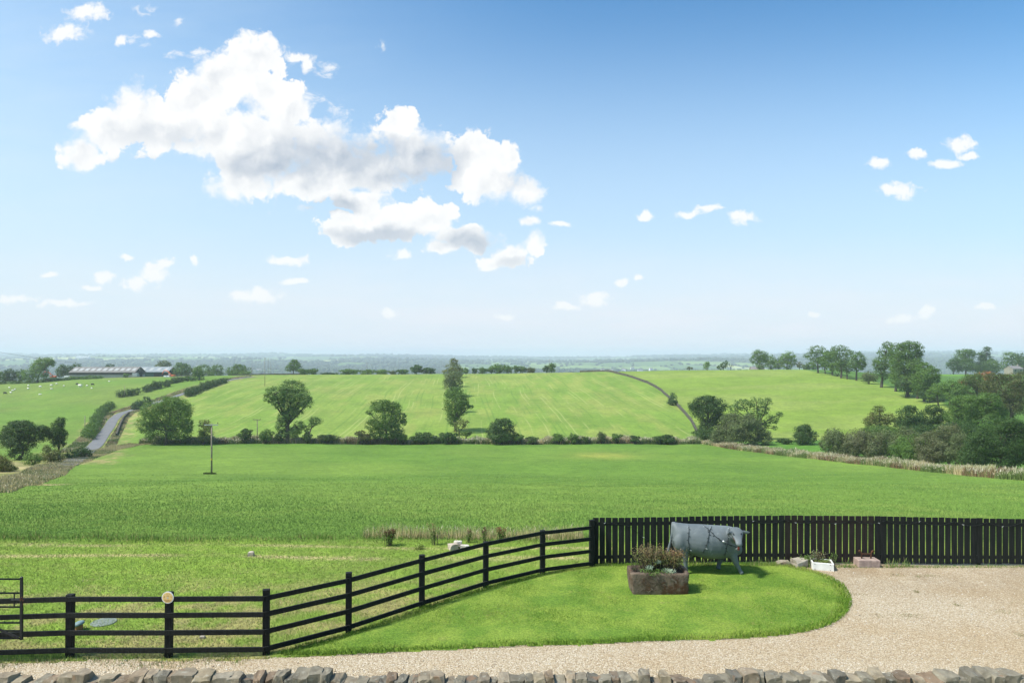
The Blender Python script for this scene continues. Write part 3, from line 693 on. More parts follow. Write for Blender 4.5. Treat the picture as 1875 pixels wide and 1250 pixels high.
mixed('field_edge_grass', x, y, np.zeros(N), rng.uniform(.03, .22, N) * (0.15 + 1.2 * fbm(x * .8, y, 3, 3)), np.full(N, .014), [(0.12, 0.22, 0.035), (0.15, 0.26, 0.045)], [(0.30, 0.26, 0.10), (0.14, 0.24, 0.04)], rng.uniform(0, 1, N) > .6,
      'ragged dark grass tufts where the long field meets the mown paddock', 'grass tufts', 0.6, 12)
# weeds growing up against the picket fence
N = 5200; x = rng.uniform(2.2, 14.5, N); y = 18.06 - rng.uniform(0, 0.22, N); cl = sm(fbm(x * 1.4, x * 0 + 3, 3, 71), 0.42, 0.62) * (np.abs(x - 9.37) > .42)
mixed('fence_weeds', x, y, np.zeros(N), (rng.uniform(.02, .07, N) + cl * rng.uniform(0, .22, N) * (rng.uniform(0, 1, N) < .5)), np.full(N, .013), [(0.12, 0.22, 0.04), (0.09, 0.17, 0.035), (0.16, 0.25, 0.06)], [(0.34, 0.29, 0.14), (0.2, 0.22, 0.07)], rng.uniform(0, 1, N) > .7,
      'weeds and stray grass along the foot of the picket fence', 'weeds', 0.6, 13)
N = 1500; x = rng.uniform(-12, -4.8, N); y = 12.32 + rng.normal(0, .10, N) + .1 * np.sin(x * 2.2)
mixed('gravel_edge_tufts', x, y, np.zeros(N), rng.uniform(.02, .09, N), np.full(N, .014), [(0.14, 0.22, 0.05)], [(0.36, 0.31, 0.14)], rng.uniform(0, 1, N) > .5,
      'sparse grass tufts creeping into the gravel below the rail fence', 'grass tufts', 0.8, 14)

# loose pebbles lying on the gravel and a few washed onto the turf edge
def pebbles():
    r = np.random.default_rng(77); N = 16000
    D = r.uniform(9.6, 18.0, N); u = r.uniform(-60, 1930, N); x = (u - CX) / F * D; y = D
    k = inpoly(x, y, GRAVEL) & (~inpoly(x, y, LAWN) | (edge_d(x, y, LAWN) < 0.06 * r.uniform(0, 1, N))); x, y = x[k], y[k]; N = len(x)
    ico = bmesh.new(); bmesh.ops.create_icosphere(ico, subdivisions=1, radius=1.0); iv = np.array([v.co[:] for v in ico.verts]); ifc = np.array([[v.index for v in f.verts] for f in ico.faces]); ico.free()
    s = r.uniform(.005, .012, N) * (1 + 0.7 * (r.uniform(0, 1, N) > .97))
    P_ = iv[None] * np.stack([s * r.uniform(.8, 1.5, N), s, s * .6], 1)[:, None] * (1 + r.normal(size=(N, len(iv), 1)) * .12)
    a = r.uniform(0, 6.28, N); ca, sa = np.cos(a)[:, None], np.sin(a)[:, None]
    P_ = np.stack([P_[..., 0] * ca - P_[..., 1] * sa, P_[..., 0] * sa + P_[..., 1] * ca, P_[..., 2]], -1) + np.stack([x, y, 0.012 + s * .3], 1)[:, None]
    pal = np.array([(0.56, 0.46, 0.33), (0.64, 0.56, 0.43), (0.42, 0.32, 0.21), (0.72, 0.67, 0.58), (0.33, 0.26, 0.19), (0.50, 0.40, 0.27)])
    col = np.repeat(pal[r.integers(0, len(pal), N)] * r.uniform(.8, 1.15, N)[:, None], len(iv), axis=0)
    m, n, b, o = new_mat('pebble'); at = n.nodes.new('ShaderNodeAttribute'); at.attribute_name = 'col'; n.links.new(at.outputs['Color'], b.inputs['Base Color'])
    ob = mesh_np('loose_pebbles', P_.reshape(-1, 3), (ifc[None] + (np.arange(N) * len(iv))[:, None, None]).reshape(-1, 3), m, col=col)
    tag(ob, 'loose cream and tan pebbles scattered over the gravel drive', 'pebbles', kind='stuff')
pebbles()
# small weeds coming up through the gravel, thickest near the fence
N = 2600; cxs = rng.uniform(4.5, 13.5, 26); cys = rng.uniform(13.2, 17.8, 26); ci = rng.integers(0, 26, N)
x = cxs[ci] + rng.normal(0, .10, N) * rng.uniform(.3, 1.6, 26)[ci]; y = cys[ci] + rng.normal(0, .06, N); k = inpoly(x, y, GRAVEL) & ~inpoly(x, y, LAWN); x, y = x[k], y[k]
mixed('gravel_weeds', x, y, np.full(len(x), 0.01), rng.uniform(.005, .03, len(x)), np.full(len(x), .012), [(0.20, 0.24, 0.08)], [(0.24, 0.18, 0.10), (0.30, 0.24, 0.13)], rng.uniform(0, 1, len(x)) > .35, 'low weeds and brown litter in patches on the gravel', 'gravel weeds', 1.2, 15)
# ---------------------------------------------------------------- trees, shrubs and hedges
LM = {
 'dark':  leafmat('foliage_dark', (0.033, 0.071, 0.017), (0.075, 0.143, 0.028), (0.045, 0.090, 0.020)),
 'mid':   leafmat('foliage_mid', (0.061, 0.119, 0.022), (0.128, 0.224, 0.037), (0.083, 0.150, 0.028)),
 'light': leafmat('foliage_light', (0.083, 0.156, 0.028), (0.165, 0.271, 0.049), (0.121, 0.203, 0.036)),
 'ash':   leafmat('foliage_ash', (0.068, 0.129, 0.031), (0.135, 0.224, 0.053), (0.097, 0.163, 0.040)),
 'willow': leafmat('foliage_willow', (0.083, 0.116, 0.040), (0.157, 0.197, 0.074), (0.112, 0.129, 0.052)),
 'grey':  leafmat('foliage_grey', (0.090, 0.109, 0.045), (0.180, 0.197, 0.086), (0.135, 0.136, 0.065)),
 'brown': leafmat('foliage_brown', (0.075, 0.090, 0.030), (0.125, 0.145, 0.045), (0.105, 0.100, 0.036)),
 'olive': leafmat('foliage_olive', (0.090, 0.119, 0.026), (0.173, 0.203, 0.045), (0.143, 0.129, 0.040)),
 'red':   leafmat('foliage_red', (0.061, 0.109, 0.025), (0.112, 0.170, 0.036), (0.330, 0.116, 0.045), nscale=0.25),
 'hedge': leafmat('foliage_hedge', (0.040, 0.079, 0.018), (0.090, 0.150, 0.033), (0.061, 0.101, 0.024)),
}
BARK = simple('bark', (0.085, 0.070, 0.052), (0.045, 0.038, 0.030), scale=3, rough=0.95, bs=0.6, bd=0.05)
def leaf_mesh(name, pts, nrm, size, mat, parent, r):
    n = len(pts)
    nrm = nrm / np.maximum(np.linalg.norm(nrm, axis=1)[:, None], 1e-6)
    t = np.cross(nrm, r.normal(size=(n, 3))); t /= np.maximum(np.linalg.norm(t, axis=1)[:, None], 1e-6); b = np.cross(nrm, t)
    s = (size * r.uniform(0.6, 1.25, n) * 0.5)[:, None]; asp = r.uniform(0.55, 0.95, n)[:, None]
    q = np.stack([pts - t * s - b * s * asp * .3, pts - b * s * asp, pts + t * s + b * s * asp * .2, pts + b * s * asp], 1).reshape(-1, 3)
    return mesh_np(name, q, np.arange(4 * n).reshape(-1, 4), mat, parent)
def fill(lobes, leaf, r, cover=2.2, clump=0.34, ground=None):
    """clumped leaf positions and outward normals for a list of lobes ((x,y,z),(rx,ry,rz))"""
    PT, NM = [], []
    for c, rad in lobes:
        c = np.array(c, float); rad = np.array(rad, float); rm = rad.mean()
        area = 4 * math.pi * rm * rm
        n = int(np.clip(cover * area / (leaf * leaf), 40, 9000))
        nc = int(np.clip(3.4 / clump ** 2, 14, 60))
        d = r.normal(size=(nc, 3)); d /= np.linalg.norm(d, axis=1)[:, None]
        cc = d * r.uniform(0.62, 0.98, nc)[:, None]
        w_ = r.uniform(0.4, 1.6, nc); w_ /= w_.sum()
        j = r.choice(nc, n, p=w_)
        off = r.normal(size=(n, 3)) * clump * 0.50; off[:, 2] *= 0.9
        p = cc[j] + off
        even = r.uniform(0, 1, n) < 0.25; sh = r.normal(size=(n, 3)); sh /= np.linalg.norm(sh, axis=1)[:, None]
        p[even] = (sh * r.uniform(.55, 1.02, n)[:, None])[even]
        L = np.linalg.norm(p, axis=1); far_ = L > 1.22; p[far_] *= (1.22 / L[far_])[:, None]
        nm = off / clump * 0.9 + d[j] * 0.7 + r.normal(size=(n, 3)) * 0.55 + np.array((0, 0, 0.25))
        PT.append(c + p * rad); NM.append(nm)
    return np.concatenate(PT), np.concatenate(NM)
def auto_lobes(x0, x1, z0, z1, yc, dep, r, n=6, irr=1.0):
    w_ = (x1 - x0) / 2; h = (z1 - z0) / 2; xc = (x0 + x1) / 2; zc = (z0 + z1) / 2
    L = [((xc, yc, zc), (w_ * .68, dep * .68, h * .76))]
    for k in range(n):
        a = 2 * math.pi * (k + r.uniform(-.3, .3)) / n + .4; f = r.uniform(.28, .44)
        q = (0.98 - f * r.uniform(.8, 1.1) * 1.0)
        L.append(((xc + w_ * math.cos(a) * q, yc + dep * r.uniform(-.5, .5), zc + h * math.sin(a) * q), (w_ * f * r.uniform(.9, 1.2), dep * f, h * f * r.uniform(.9, 1.15))))
    for s in (-1, 1):
        L.append(((xc + w_ * r.uniform(-.4, .4), yc + s * dep * .5, zc + h * r.uniform(-.3, .4)), (w_ * .45, dep * .42, h * .45)))
    return L
tree_no = [0]
def tree(name, label, px, base, box=None, lobes=None, D=None, col='mid', cat='tree', group=None, trunk=True, cover=2.0, leafk=1.0, n=6, parts=True, clump=.34, stems=1, z_up=0.0, barepts=None):
    """box / lobes are the crown's size as measured in the photo; they become metres at the tree's own distance"""
    tree_no[0] += 1; r = np.random.default_rng(100 + tree_no[0])
    if D is None:
        p = onray(px, base); D = p[1]
    B = G(px, D); B.z += z_up
    leaf = max(0.16, 0.00165 * D * leafk)
    k = D / F
    if lobes is None:
        x0, y0, x1, y1 = box
        X0, X1 = (x0 - CX) * k - B.x, (x1 - CX) * k - B.x; Z1, Z0 = CZ - (y0 - HY) * k - B.z, CZ - (y1 - HY) * k - B.z
        Z0 = max(Z0, 0.0 if not trunk else 0.3)
        LB = auto_lobes(X0, X1, Z0, Z1, 0, min((X1 - X0) / 2, (Z1 - Z0) * 0.8), r, n)
    else:
        LB = []
        for l in lobes:
            cx_, cy_, rx = l[:3]; ry = l[3] if len(l) > 3 else rx
            LB.append((((cx_ - CX) * k - B.x, r.uniform(-.5, .5) * rx * k, CZ - (cy_ - HY) * k - B.z), (rx * k, (rx + ry) / 2 * k, ry * k)))
    top = max(c[2] + rd[2] for c, rd in LB)
    root = empty(name, B, label, cat, group)
    pts, nm = fill(LB, leaf, r, cover, clump)
    kk = pts[:, 2] > 0.02; pts, nm = pts[kk], nm[kk]
    leaf_mesh('crown', pts, nm, leaf, LM[col], root, r)
    mb = MB(); r0 = max(0.10, top * 0.028) / math.sqrt(stems)
    if trunk:
        cxm = np.average([c[0] for c, _ in LB], weights=[rd[0] ** 2 for _, rd in LB]); zlow = max(top * 0.30, min(c[2] for c, _ in LB))
        for s in range(stems):
            ox = (s - (stems - 1) / 2) * r0 * 2.2
            mid = (cxm * .35 + ox * 2 + r.normal() * .1, r.normal() * .15, zlow * .6); fork = (cxm * .7 + ox * 3, 0, zlow)
            mb.tube([(ox, 0, -0.4), (ox, 0, 0.3), mid, fork], [r0 * 1.5, r0 * 1.15, r0 * .9, r0 * .75], 8)
            for i, (c, rd) in enumerate(LB):
                if i % stems != s: continue
                e = (c[0] + r.normal() * .1 * rd[0], c[1], c[2] + rd[2] * .35)
                m_ = (fork[0] * .5 + c[0] * .5 + r.normal() * .3, c[1] * .5, fork[2] * .45 + c[2] * .55 - rd[2] * .1)
                st = fork if c[2] > fork[2] else (mid if c[2] > mid[2] else (ox, 0, top * .12))
                mb.tube([st, m_, (c[0], c[1], c[2] - rd[2] * .1), e], [r0 * .55, r0 * .4, r0 * .26, r0 * .08], 6)
                for q in range(3):
                    d = r.normal(size=3); d[2] = abs(d[2]) * .7; d /= np.linalg.norm(d)
                    mb.tube([(c[0], c[1], c[2] - rd[2] * .1), tuple(np.array(c) + d * np.array(rd) * .95)], [r0 * .2, r0 * .05], 5)
        mb.build('trunk', BARK, root, smooth=True)
    else:
        for q in range(7):
            a = r.uniform(0, 6.28); c, rd = LB[r.integers(0, len(LB))]
            mb.tube([(math.cos(a) * .3, math.sin(a) * .3, -.2), (c[0] * .6, c[1] * .6, c[2] * .6), (c[0] + r.normal() * rd[0] * .4, c[1], c[2] + rd[2] * .8)], [0.09, .06, .02], 5)
        mb.build('stems', BARK, root, smooth=True)
    return root
def bare_tree(name, label, px, base, h_px, D=None, group=None, cat='tree'):
    tree_no[0] += 1; r = np.random.default_rng(300 + tree_no[0])
    if D is None: D = onray(px, base)[1]
    B = G(px, D); H = h_px * D / F; root = empty(name, B, label, cat, group); mb = MB()
    def br(p, d, L, rad, lev):
        q = p + d * L; mb.tube([p, (p + q) / 2 + Vector(r.normal(size=3) * L * .06), q], [rad, rad * .8, rad * .55], 5)
        if lev == 0: return
        for _ in range(4):
            nd = (d + Vector(r.normal(size=3)) * .55 + Vector((0, 0, .15))).normalized(); br(p + d * L * r.uniform(.5, 1), nd, L * .62, rad * .5, lev - 1)
    br(Vector((0, 0, -.2)), Vector((0, 0, 1)), H * .42, H * .028, 3)
    mb.build('trunk', BARK, root); return root
def hedge(name, label, pts, hm, wm, col='hedge', group=None, cat='hedge', leafk=1.0, taper=True, rag=0.25, cover=2.4):
    tree_no[0] += 1; r = np.random.default_rng(500 + tree_no[0])
    P2 = [Vector(p) for p in pts]; B = P2[0].copy()
    D = sum(p.y for p in P2) / len(P2); leaf = max(0.18, 0.0016 * D * leafk); LB = []
    for a, b in zip(P2[:-1], P2[1:]):
        L = (b - a).length; k = max(1, int(round(L / (wm * 0.62))))
        for i in range(k):
            p = a.lerp(b, (i + .5) / k); h = hm * r.uniform(1 - rag, 1 + rag); z = gz1(p.x, p.y)
            LB.append(((p.x - B.x + r.normal() * .12 * wm, p.y - B.y + r.normal() * .1 * wm, z - B.z + h * .46), (wm * r.uniform(.5, .62), wm * .52, h * .56)))
    root = empty(name, B, label, cat, group)
    pts_, nm = fill(LB, leaf, r, cover, 0.36)
    kk = gz(pts_[:, 0] + B.x, pts_[:, 1] + B.y) - B.z < pts_[:, 2]; pts_, nm = pts_[kk], nm[kk]
    leaf_mesh('foliage', pts_, nm, leaf, LM[col], root, r)
    mb = MB()
    for c, rd in LB[::2]:
        mb.tube([(c[0], c[1], c[2] - rd[2] - .1), (c[0] + r.normal() * .1, c[1], c[2] + rd[2] * .3)], [.07, .03], 5)
    mb.build('stems', BARK, root)
    return root

# --- trees along the far hedge of the big field
tree('ash_tree', 'tall open ash tree with leaning crown standing in the far hedge', 527, 805, lobes=[(533, 709, 25, 14), (506, 720, 22, 14), (493, 728, 13, 10), (549, 728, 20, 18), (564, 736, 11, 14), (525, 744, 19, 18), (530, 725, 22, 16), (521, 765, 13, 14), (514, 780, 12, 15), (546, 781, 14, 13), (536, 792, 14, 12), (520, 795, 12, 10), (532, 757, 15, 13), (512, 738, 14, 10), (545, 748, 13, 12)],
     D=189, col='ash', cover=2.1, clump=.28)
tree('small_tree', 'small leaning tree reaching out right of the tall ash', 562, 806, lobes=[(579, 770, 13, 9), (572, 775, 9, 8), (560, 784, 8, 7)], D=188, col='ash', cover=1.8)
tree('oak_tree', 'broad oak with ragged drooping side branches in the far hedge', 708, 806, lobes=[(705, 762, 30, 26), (700, 742, 24, 12), (722, 747, 17, 13), (732, 765, 13, 11), (739, 772, 6, 8), (685, 778, 18, 10), (712, 786, 24, 20), (676, 755, 8, 5), (726, 790, 14, 14), (690, 792, 16, 12)],
     D=189, col='mid', cover=1.9, clump=.27)
tree('round_tree', 'large round leafy tree right of the lane', 304, 812, lobes=[(304, 758, 38, 31), (318, 745, 28, 19), (285, 752, 24, 18), (335, 762, 19, 20), (270, 778, 20, 17), (290, 790, 30, 20), (325, 788, 26, 19), (345, 780, 10, 14), (312, 735, 18, 9)], D=186, col='light', cover=2.4, clump=.28, n=8)
tree('slender_tree', 'thin sparse young tree between the round tree and the power pole', 373, 808, lobes=[(374, 790, 13, 17), (370, 775, 9, 8), (381, 780, 8, 12), (374, 799, 15, 9)], D=187, col='olive', cover=1.3)
tree('hawthorn', 'dark hawthorn bush right of the power pole in the far hedge', 450, 806, box=(436, 783, 466, 807), D=189, col='dark', cat='shrub', trunk=False, n=5)
tree('hawthorn', 'greener round hawthorn bush just left of the tall ash', 487, 807, box=(472, 785, 503, 809), D=188, col='mid', cat='shrub', trunk=False, n=5)
tree('hawthorn', 'low dark bush under the tall ash', 509, 808, box=(500, 792, 520, 809), D=188, col='dark', cat='shrub', trunk=False, n=4)
tree('bush', 'low dark bush right of the tall ash trunk', 560, 807, box=(549, 790, 574, 808), D=188, col='dark', cat='shrub', trunk=False, n=4)
tree('bush', 'pale grey green scrub patch between the tall ash and the oak', 598, 807, box=(572, 795, 628, 810), D=188.5, col='willow', cat='shrub', trunk=False, n=6)
tree('bush', 'brownish low bush at the left foot of the oak', 661, 807, box=(645, 787, 684, 808), D=188, col='brown', cat='shrub', trunk=False, n=5)
tree('bush', 'small green bush at the right foot of the oak', 738, 807, box=(725, 790, 748, 808), D=188, col='mid', cat='shrub', trunk=False, n=4)
tree('hedge_bush', 'long low dark bush right of the oak', 778, 808, box=(750, 791, 804, 813), D=188, col='dark', cat='shrub', trunk=False, n=7)
tree('hedge_bush', 'long low dark bush under the hillside tree row', 820, 808, box=(800, 789, 841, 812), D=188, col='dark', cat='shrub', trunk=False, n=6)
tree('domed_tree', 'dark domed tree alone in the middle of the far hedge', 920, 808, lobes=[(919, 783, 24, 16), (924, 773, 15, 8), (905, 792, 17, 14), (932, 795, 16, 12), (915, 798, 24, 10)], D=188, col='dark', trunk=False, cover=2.6, clump=.28)
tree('bush', 'low bush tucked against the right side of the domed tree', 950, 808, box=(938, 792, 960, 809), D=188, col='mid', cat='shrub', trunk=False, n=4)
tree('bush', 'low flat dark bush a little right of the domed tree', 975, 809, box=(960, 798, 990, 812), D=188, col='hedge', cat='shrub', trunk=False, n=5)
SB = 'small bushes in the right half of the far hedge'
for (px, y0, wpx, cl, lb) in [(1022, 793, 23, 'mid', 'round green bush, first of the row of hedge bushes right of the domed tree'), (1050, 792, 19, 'mid', 'green bush, second of the row of hedge bushes right of the domed tree'),
                              (1071, 798, 14, 'hedge', 'lowest bush of the hedge row, third from the domed tree'), (1101, 789, 18, 'willow', 'pale thin bush, fourth of the hedge row right of the domed tree'),
                              (1130, 792, 22, 'mid', 'round dark bush in the hedge just right of the pale thin one'), (1163, 795, 18, 'dark', 'small dark bush between two wider ones in the right half of the hedge')]:
    tree('bush', lb, px, 809, box=(px - wpx / 2 - 2, y0, px + wpx / 2 + 2, 810), D=188, col=cl, cat='shrub', trunk=False, n=4, group=SB)
tree('bush', 'wide low dark bush at the right end of the far hedge', 1217, 809, box=(1195, 794, 1240, 812), D=188, col='dark', cat='shrub', trunk=False, n=6)
# --- the row of trees climbing the hill
HR = 'trees of the old hedgerow climbing the middle hill'
tree('hedgerow_tree', 'lowest tree of the hillside row, thin and sparse near the hedge', 840, 800, lobes=[(842, 778, 13, 9), (836, 790, 8, 8), (850, 772, 9, 5)], D=200, col='olive', cover=1.2, group=HR)
tree('hedgerow_tree', 'biggest dark tree of the hillside row with a side branch to the right', 834, 786, lobes=[(834, 735, 23, 19), (830, 720, 18, 10), (845, 730, 15, 13), (833, 755, 19, 15), (852, 742, 9, 7), (862, 744, 6, 4), (831, 768, 14, 12)], D=222, col='mid', cover=2.5, clump=.28, group=HR)
tree('hedgerow_tree', 'grey green rounded tree second from the top of the hillside row', 829, 724, lobes=[(829, 694, 17, 13), (823, 705, 13, 11), (836, 703, 13, 13)], D=312, col='willow', cover=2.0, group=HR)
tree('hedgerow_tree', 'topmost tree of the hillside row breaking the skyline', 830, 692, lobes=[(831, 662, 9, 7), (829, 672, 15, 10), (824, 682, 15, 9), (838, 680, 12, 10)], D=400, col='olive', cover=1.7, group=HR)
tree('hedgerow_tree', 'hazy small crown between the grey green tree and the topmost of the hillside row', 832, 708, lobes=[(833, 686, 14, 9), (826, 690, 11, 8)], D=350, col='willow', cover=2.3, group=HR)
tree('hedgerow_tree', 'rounded crown overlapping the top of the biggest dark hillside tree', 833, 750, lobes=[(836, 716, 14, 9), (828, 722, 12, 9)], D=262, col='ash', cover=2.3, group=HR)
tree('bush', 'sprawling low bush on the grass at the foot of the hillside row', 852, 798, box=(838, 787, 868, 799), D=199, col='mid', cat='shrub', trunk=False, n=4)
# --- hill wall bush and the cluster where wall and hedge meet
tree('wall_bush', 'small bushy tree growing against the hill wall', 1232, 742, lobes=[(1232, 732, 9, 9), (1233, 724, 6, 6), (1230, 737, 11, 6)], col='dark', trunk=False)
tree('sycamore', 'dark dense tree at the foot of the hill wall', 1296, 803, lobes=[(1300, 755, 32, 26), (1290, 738, 22, 14), (1312, 745, 20, 16), (1272, 742, 13, 10), (1302, 785, 24, 16), (1285, 795, 20, 10), (1320, 770, 16, 16), (1298, 729, 14, 6)], D=197, col='dark', cover=2.5, clump=.28)
tree('open_tree', 'airy wide tree with spreading right branches behind the grey willow bush', 1388, 802, lobes=[(1362, 742, 18, 12), (1345, 748, 11, 9), (1385, 738, 15, 12), (1398, 752, 14, 11), (1405, 735, 9, 9), (1418, 768, 12, 9), (1402, 775, 12, 8), (1428, 758, 7, 5), (1378, 760, 16, 12), (1418, 783, 6, 4)], D=202, col='ash', cover=1.5, clump=.26)
tree('willow_bush', 'big rounded grey green willow bush below the airy tree', 1358, 812, lobes=[(1355, 783, 34, 24), (1330, 795, 24, 18), (1385, 795, 26, 20), (1345, 768, 22, 12), (1370, 772, 22, 14), (1398, 802, 14, 14), (1312, 802, 14, 12)], D=183, col='willow', cover=2.6, trunk=False, cat='shrub')
tree('hedge_bush', 'low dark scrub between the grey willow bush and the round hawthorn', 1438, 814, box=(1418, 802, 1458, 816), D=184, col='dark', cat='shrub', trunk=False, n=6)
tree('hawthorn', 'round dark hawthorn standing alone between the two willow masses', 1474, 814, lobes=[(1474, 795, 18, 17), (1466, 802, 15, 12), (1482, 800, 14, 14), (1474, 784, 12, 8)], D=181, col='dark', cat='shrub', trunk=False, cover=2.6)
# --- right hand willows and alders
WG = 'grey green willow bushes behind the thistles'
tree('willow_bush', 'leftmost of the tall grey willow bushes behind the thistles', 1528, 836, lobes=[(1526, 806, 19, 24), (1514, 815, 11, 17), (1540, 808, 16, 24)], D=148, col='willow', trunk=False, cat='shrub', cover=2.4, group=WG)
tree('willow_bush', 'second of the tall grey willow bushes behind the thistles', 1568, 840, lobes=[(1566, 808, 22, 27), (1582, 812, 18, 24), (1555, 818, 16, 20)], D=145, col='grey', trunk=False, cat='shrub', cover=2.4, group=WG)
tree('willow_bush', 'third grey willow bush, below the lone olive coloured tree', 1618, 844, lobes=[(1612, 808, 22, 26), (1630, 812, 20, 24), (1640, 822, 16, 18), (1598, 820, 16, 20)], D=142, col='willow', trunk=False, cat='shrub', cover=2.4, group=WG)
tree('willow_bush', 'green willow bush just left of the silvery one', 1686, 850, lobes=[(1680, 820, 26, 24), (1700, 826, 24, 22), (1662, 832, 16, 18)], D=126, col='mid', trunk=False, cat='shrub', cover=2.4, group=WG)
tree('willow_bush', 'silvery pale willow with dead twigs among the dark bushes', 1738, 850, lobes=[(1700, 800, 18, 14), (1730, 790, 20, 18), (1748, 795, 18, 18), (1722, 812, 24, 18), (1742, 822, 24, 24), (1720, 832, 22, 18)], D=127, col='grey', trunk=False, cat='shrub', cover=1.9, group=WG)
tree('alder', 'very large dark tree nearest the thistles at the right edge of the frame', 1832, 862, lobes=[(1830, 800, 44, 32), (1860, 790, 30, 26), (1800, 812, 32, 26), (1835, 835, 46, 26), (1790, 832, 30, 22), (1870, 820, 30, 34), (1845, 778, 24, 14), (1890, 805, 24, 36), (1775, 838, 18, 16)], D=108, col='dark', cover=2.9, clump=.24)
tree('alder', 'green broad tree behind the silvery willow with the light crown', 1782, 800, lobes=[(1780, 748, 34, 26), (1800, 735, 26, 18), (1760, 742, 24, 18), (1815, 752, 20, 20), (1752, 765, 26, 20), (1790, 770, 30, 20), (1775, 730, 18, 9)], D=168, col='mid', cover=2.5, clump=.26)
tree('alder', 'dark rounded tree between the olive tree and the light crowned one, left half', 1662, 800, lobes=[(1662, 762, 20, 18), (1652, 775, 16, 14), (1672, 778, 18, 14), (1665, 748, 11, 7)], D=172, col='dark', cover=2.6)
tree('alder', 'dark rounded tree between the olive tree and the light crowned one, right half', 1702, 800, lobes=[(1702, 765, 22, 18), (1718, 760, 16, 14), (1690, 775, 16, 14), (1708, 748, 15, 8), (1730, 772, 14, 14)], D=174, col='dark', cover=2.6)
tree('olive_tree', 'olive coloured tree rising above the grey willow bushes', 1611, 800, lobes=[(1610, 762, 15, 11), (1612, 749, 12, 7), (1595, 770, 14, 9), (1628, 765, 13, 11), (1612, 778, 24, 12)], D=170, col='olive', cover=2.0)
tree('oak_tree', 'brownish tinted big oak with dark trunk above the largest alder', 1852, 782, lobes=[(1845, 715, 34, 22), (1870, 700, 30, 20), (1825, 725, 24, 20), (1875, 735, 26, 26), (1850, 745, 22, 18), (1812, 708, 15, 12), (1830, 690, 22, 8), (1895, 715, 20, 26)], D=190, col='brown', cover=2.0, clump=.26)
tree('red_tinged_tree', 'tree with rusty red patches in its crown at the right', 1790, 735, lobes=[(1785, 695, 24, 14), (1800, 688, 20, 10), (1770, 700, 18, 12), (1785, 712, 24, 14), (1808, 700, 14, 14)], D=245, col='red', cover=2.2)
tree('small_tree', 'small tree standing just left of the red tinged tree', 1740, 738, lobes=[(1738, 705, 16, 12), (1728, 712, 14, 12), (1748, 715, 14, 12)], D=240, col='mid', cover=1.9)
tree('small_tree', 'pale small tree at the lower end of the field edge tree line', 1718, 738, lobes=[(1715, 712, 12, 11), (1724, 718, 10, 10), (1706, 720, 9, 9)], D=247, col='light', cover=1.6)
tree('oak_tree', 'low broad tree near the bottom of the field edge tree line', 1692, 726, lobes=[(1690, 690, 22, 18), (1704, 684, 16, 13), (1680, 702, 16, 14), (1708, 702, 14, 14), (1690, 715, 18, 10), (1695, 672, 14, 9)], D=262, col='mid', cover=2.3)
tree('tall_tree', 'tallest dense tree of the field edge tree line', 1662, 720, lobes=[(1646, 640, 16, 13), (1658, 645, 24, 18), (1662, 632, 18, 9), (1676, 655, 18, 16), (1645, 660, 16, 18), (1660, 675, 24, 20), (1675, 690, 20, 18), (1650, 695, 16, 16), (1686, 640, 8, 12)], D=278, col='ash', cover=1.9, clump=.24)
tree('tall_tree', 'thinner tall tree leaning on the left of the tallest one', 1614, 706, lobes=[(1614, 665, 15, 14), (1622, 645, 14, 12), (1610, 682, 12, 9), (1628, 662, 13, 16), (1627, 632, 11, 7), (1604, 668, 9, 9), (1620, 688, 12, 8)], D=312, col='ash', cover=1.7, clump=.24)
tree('bush', 'round grey bush on the field edge left of the tallest tree', 1591, 701, lobes=[(1591, 688, 13, 10), (1585, 692, 9, 8), (1598, 691, 9, 8)], D=330, col='willow', trunk=False, cat='shrub')
EG = 'slim trunked trees on the brow of the right hill'
for i, (px, b, lb, L, cl, DD) in enumerate([
    (1568, 690, 'lowest of the slim trunked trees on the right brow', [(1568, 656, 15, 12), (1560, 666, 12, 9), (1577, 666, 9, 9), (1568, 673, 12, 7)], 'mid', 345),
    (1551, 688, 'small dark tree under the airy arch of the brow trees', [(1551, 676, 9, 8), (1548, 664, 9, 9)], 'dark', 352),
    (1540, 686, 'tallest airy tree on the right brow, sky showing through its top', [(1540, 638, 15, 7), (1531, 648, 12, 9), (1552, 647, 12, 10), (1541, 660, 15, 13), (1540, 672, 12, 7)], 'ash', 356),
    (1524, 684, 'tree in the middle of the brow group with a stout trunk', [(1523, 650, 14, 12), (1514, 662, 12, 10), (1531, 664, 11, 11), (1523, 671, 12, 6)], 'mid', 372),
    (1511, 680, 'bushy low tree between the stout trunked one and the leftmost', [(1511, 668, 8, 10), (1505, 660, 9, 9)], 'mid', 380),
    (1498, 679, 'leftmost airy tree of the brow group', [(1496, 641, 16, 9), (1486, 651, 12, 9), (1507, 651, 13, 12), (1497, 664, 14, 9)], 'ash', 386)]):
    tree('brow_tree', lb, px, b, lobes=L, D=DD, col=cl, cover=1.5 if cl == 'ash' else 2.1, clump=.26, group=EG)

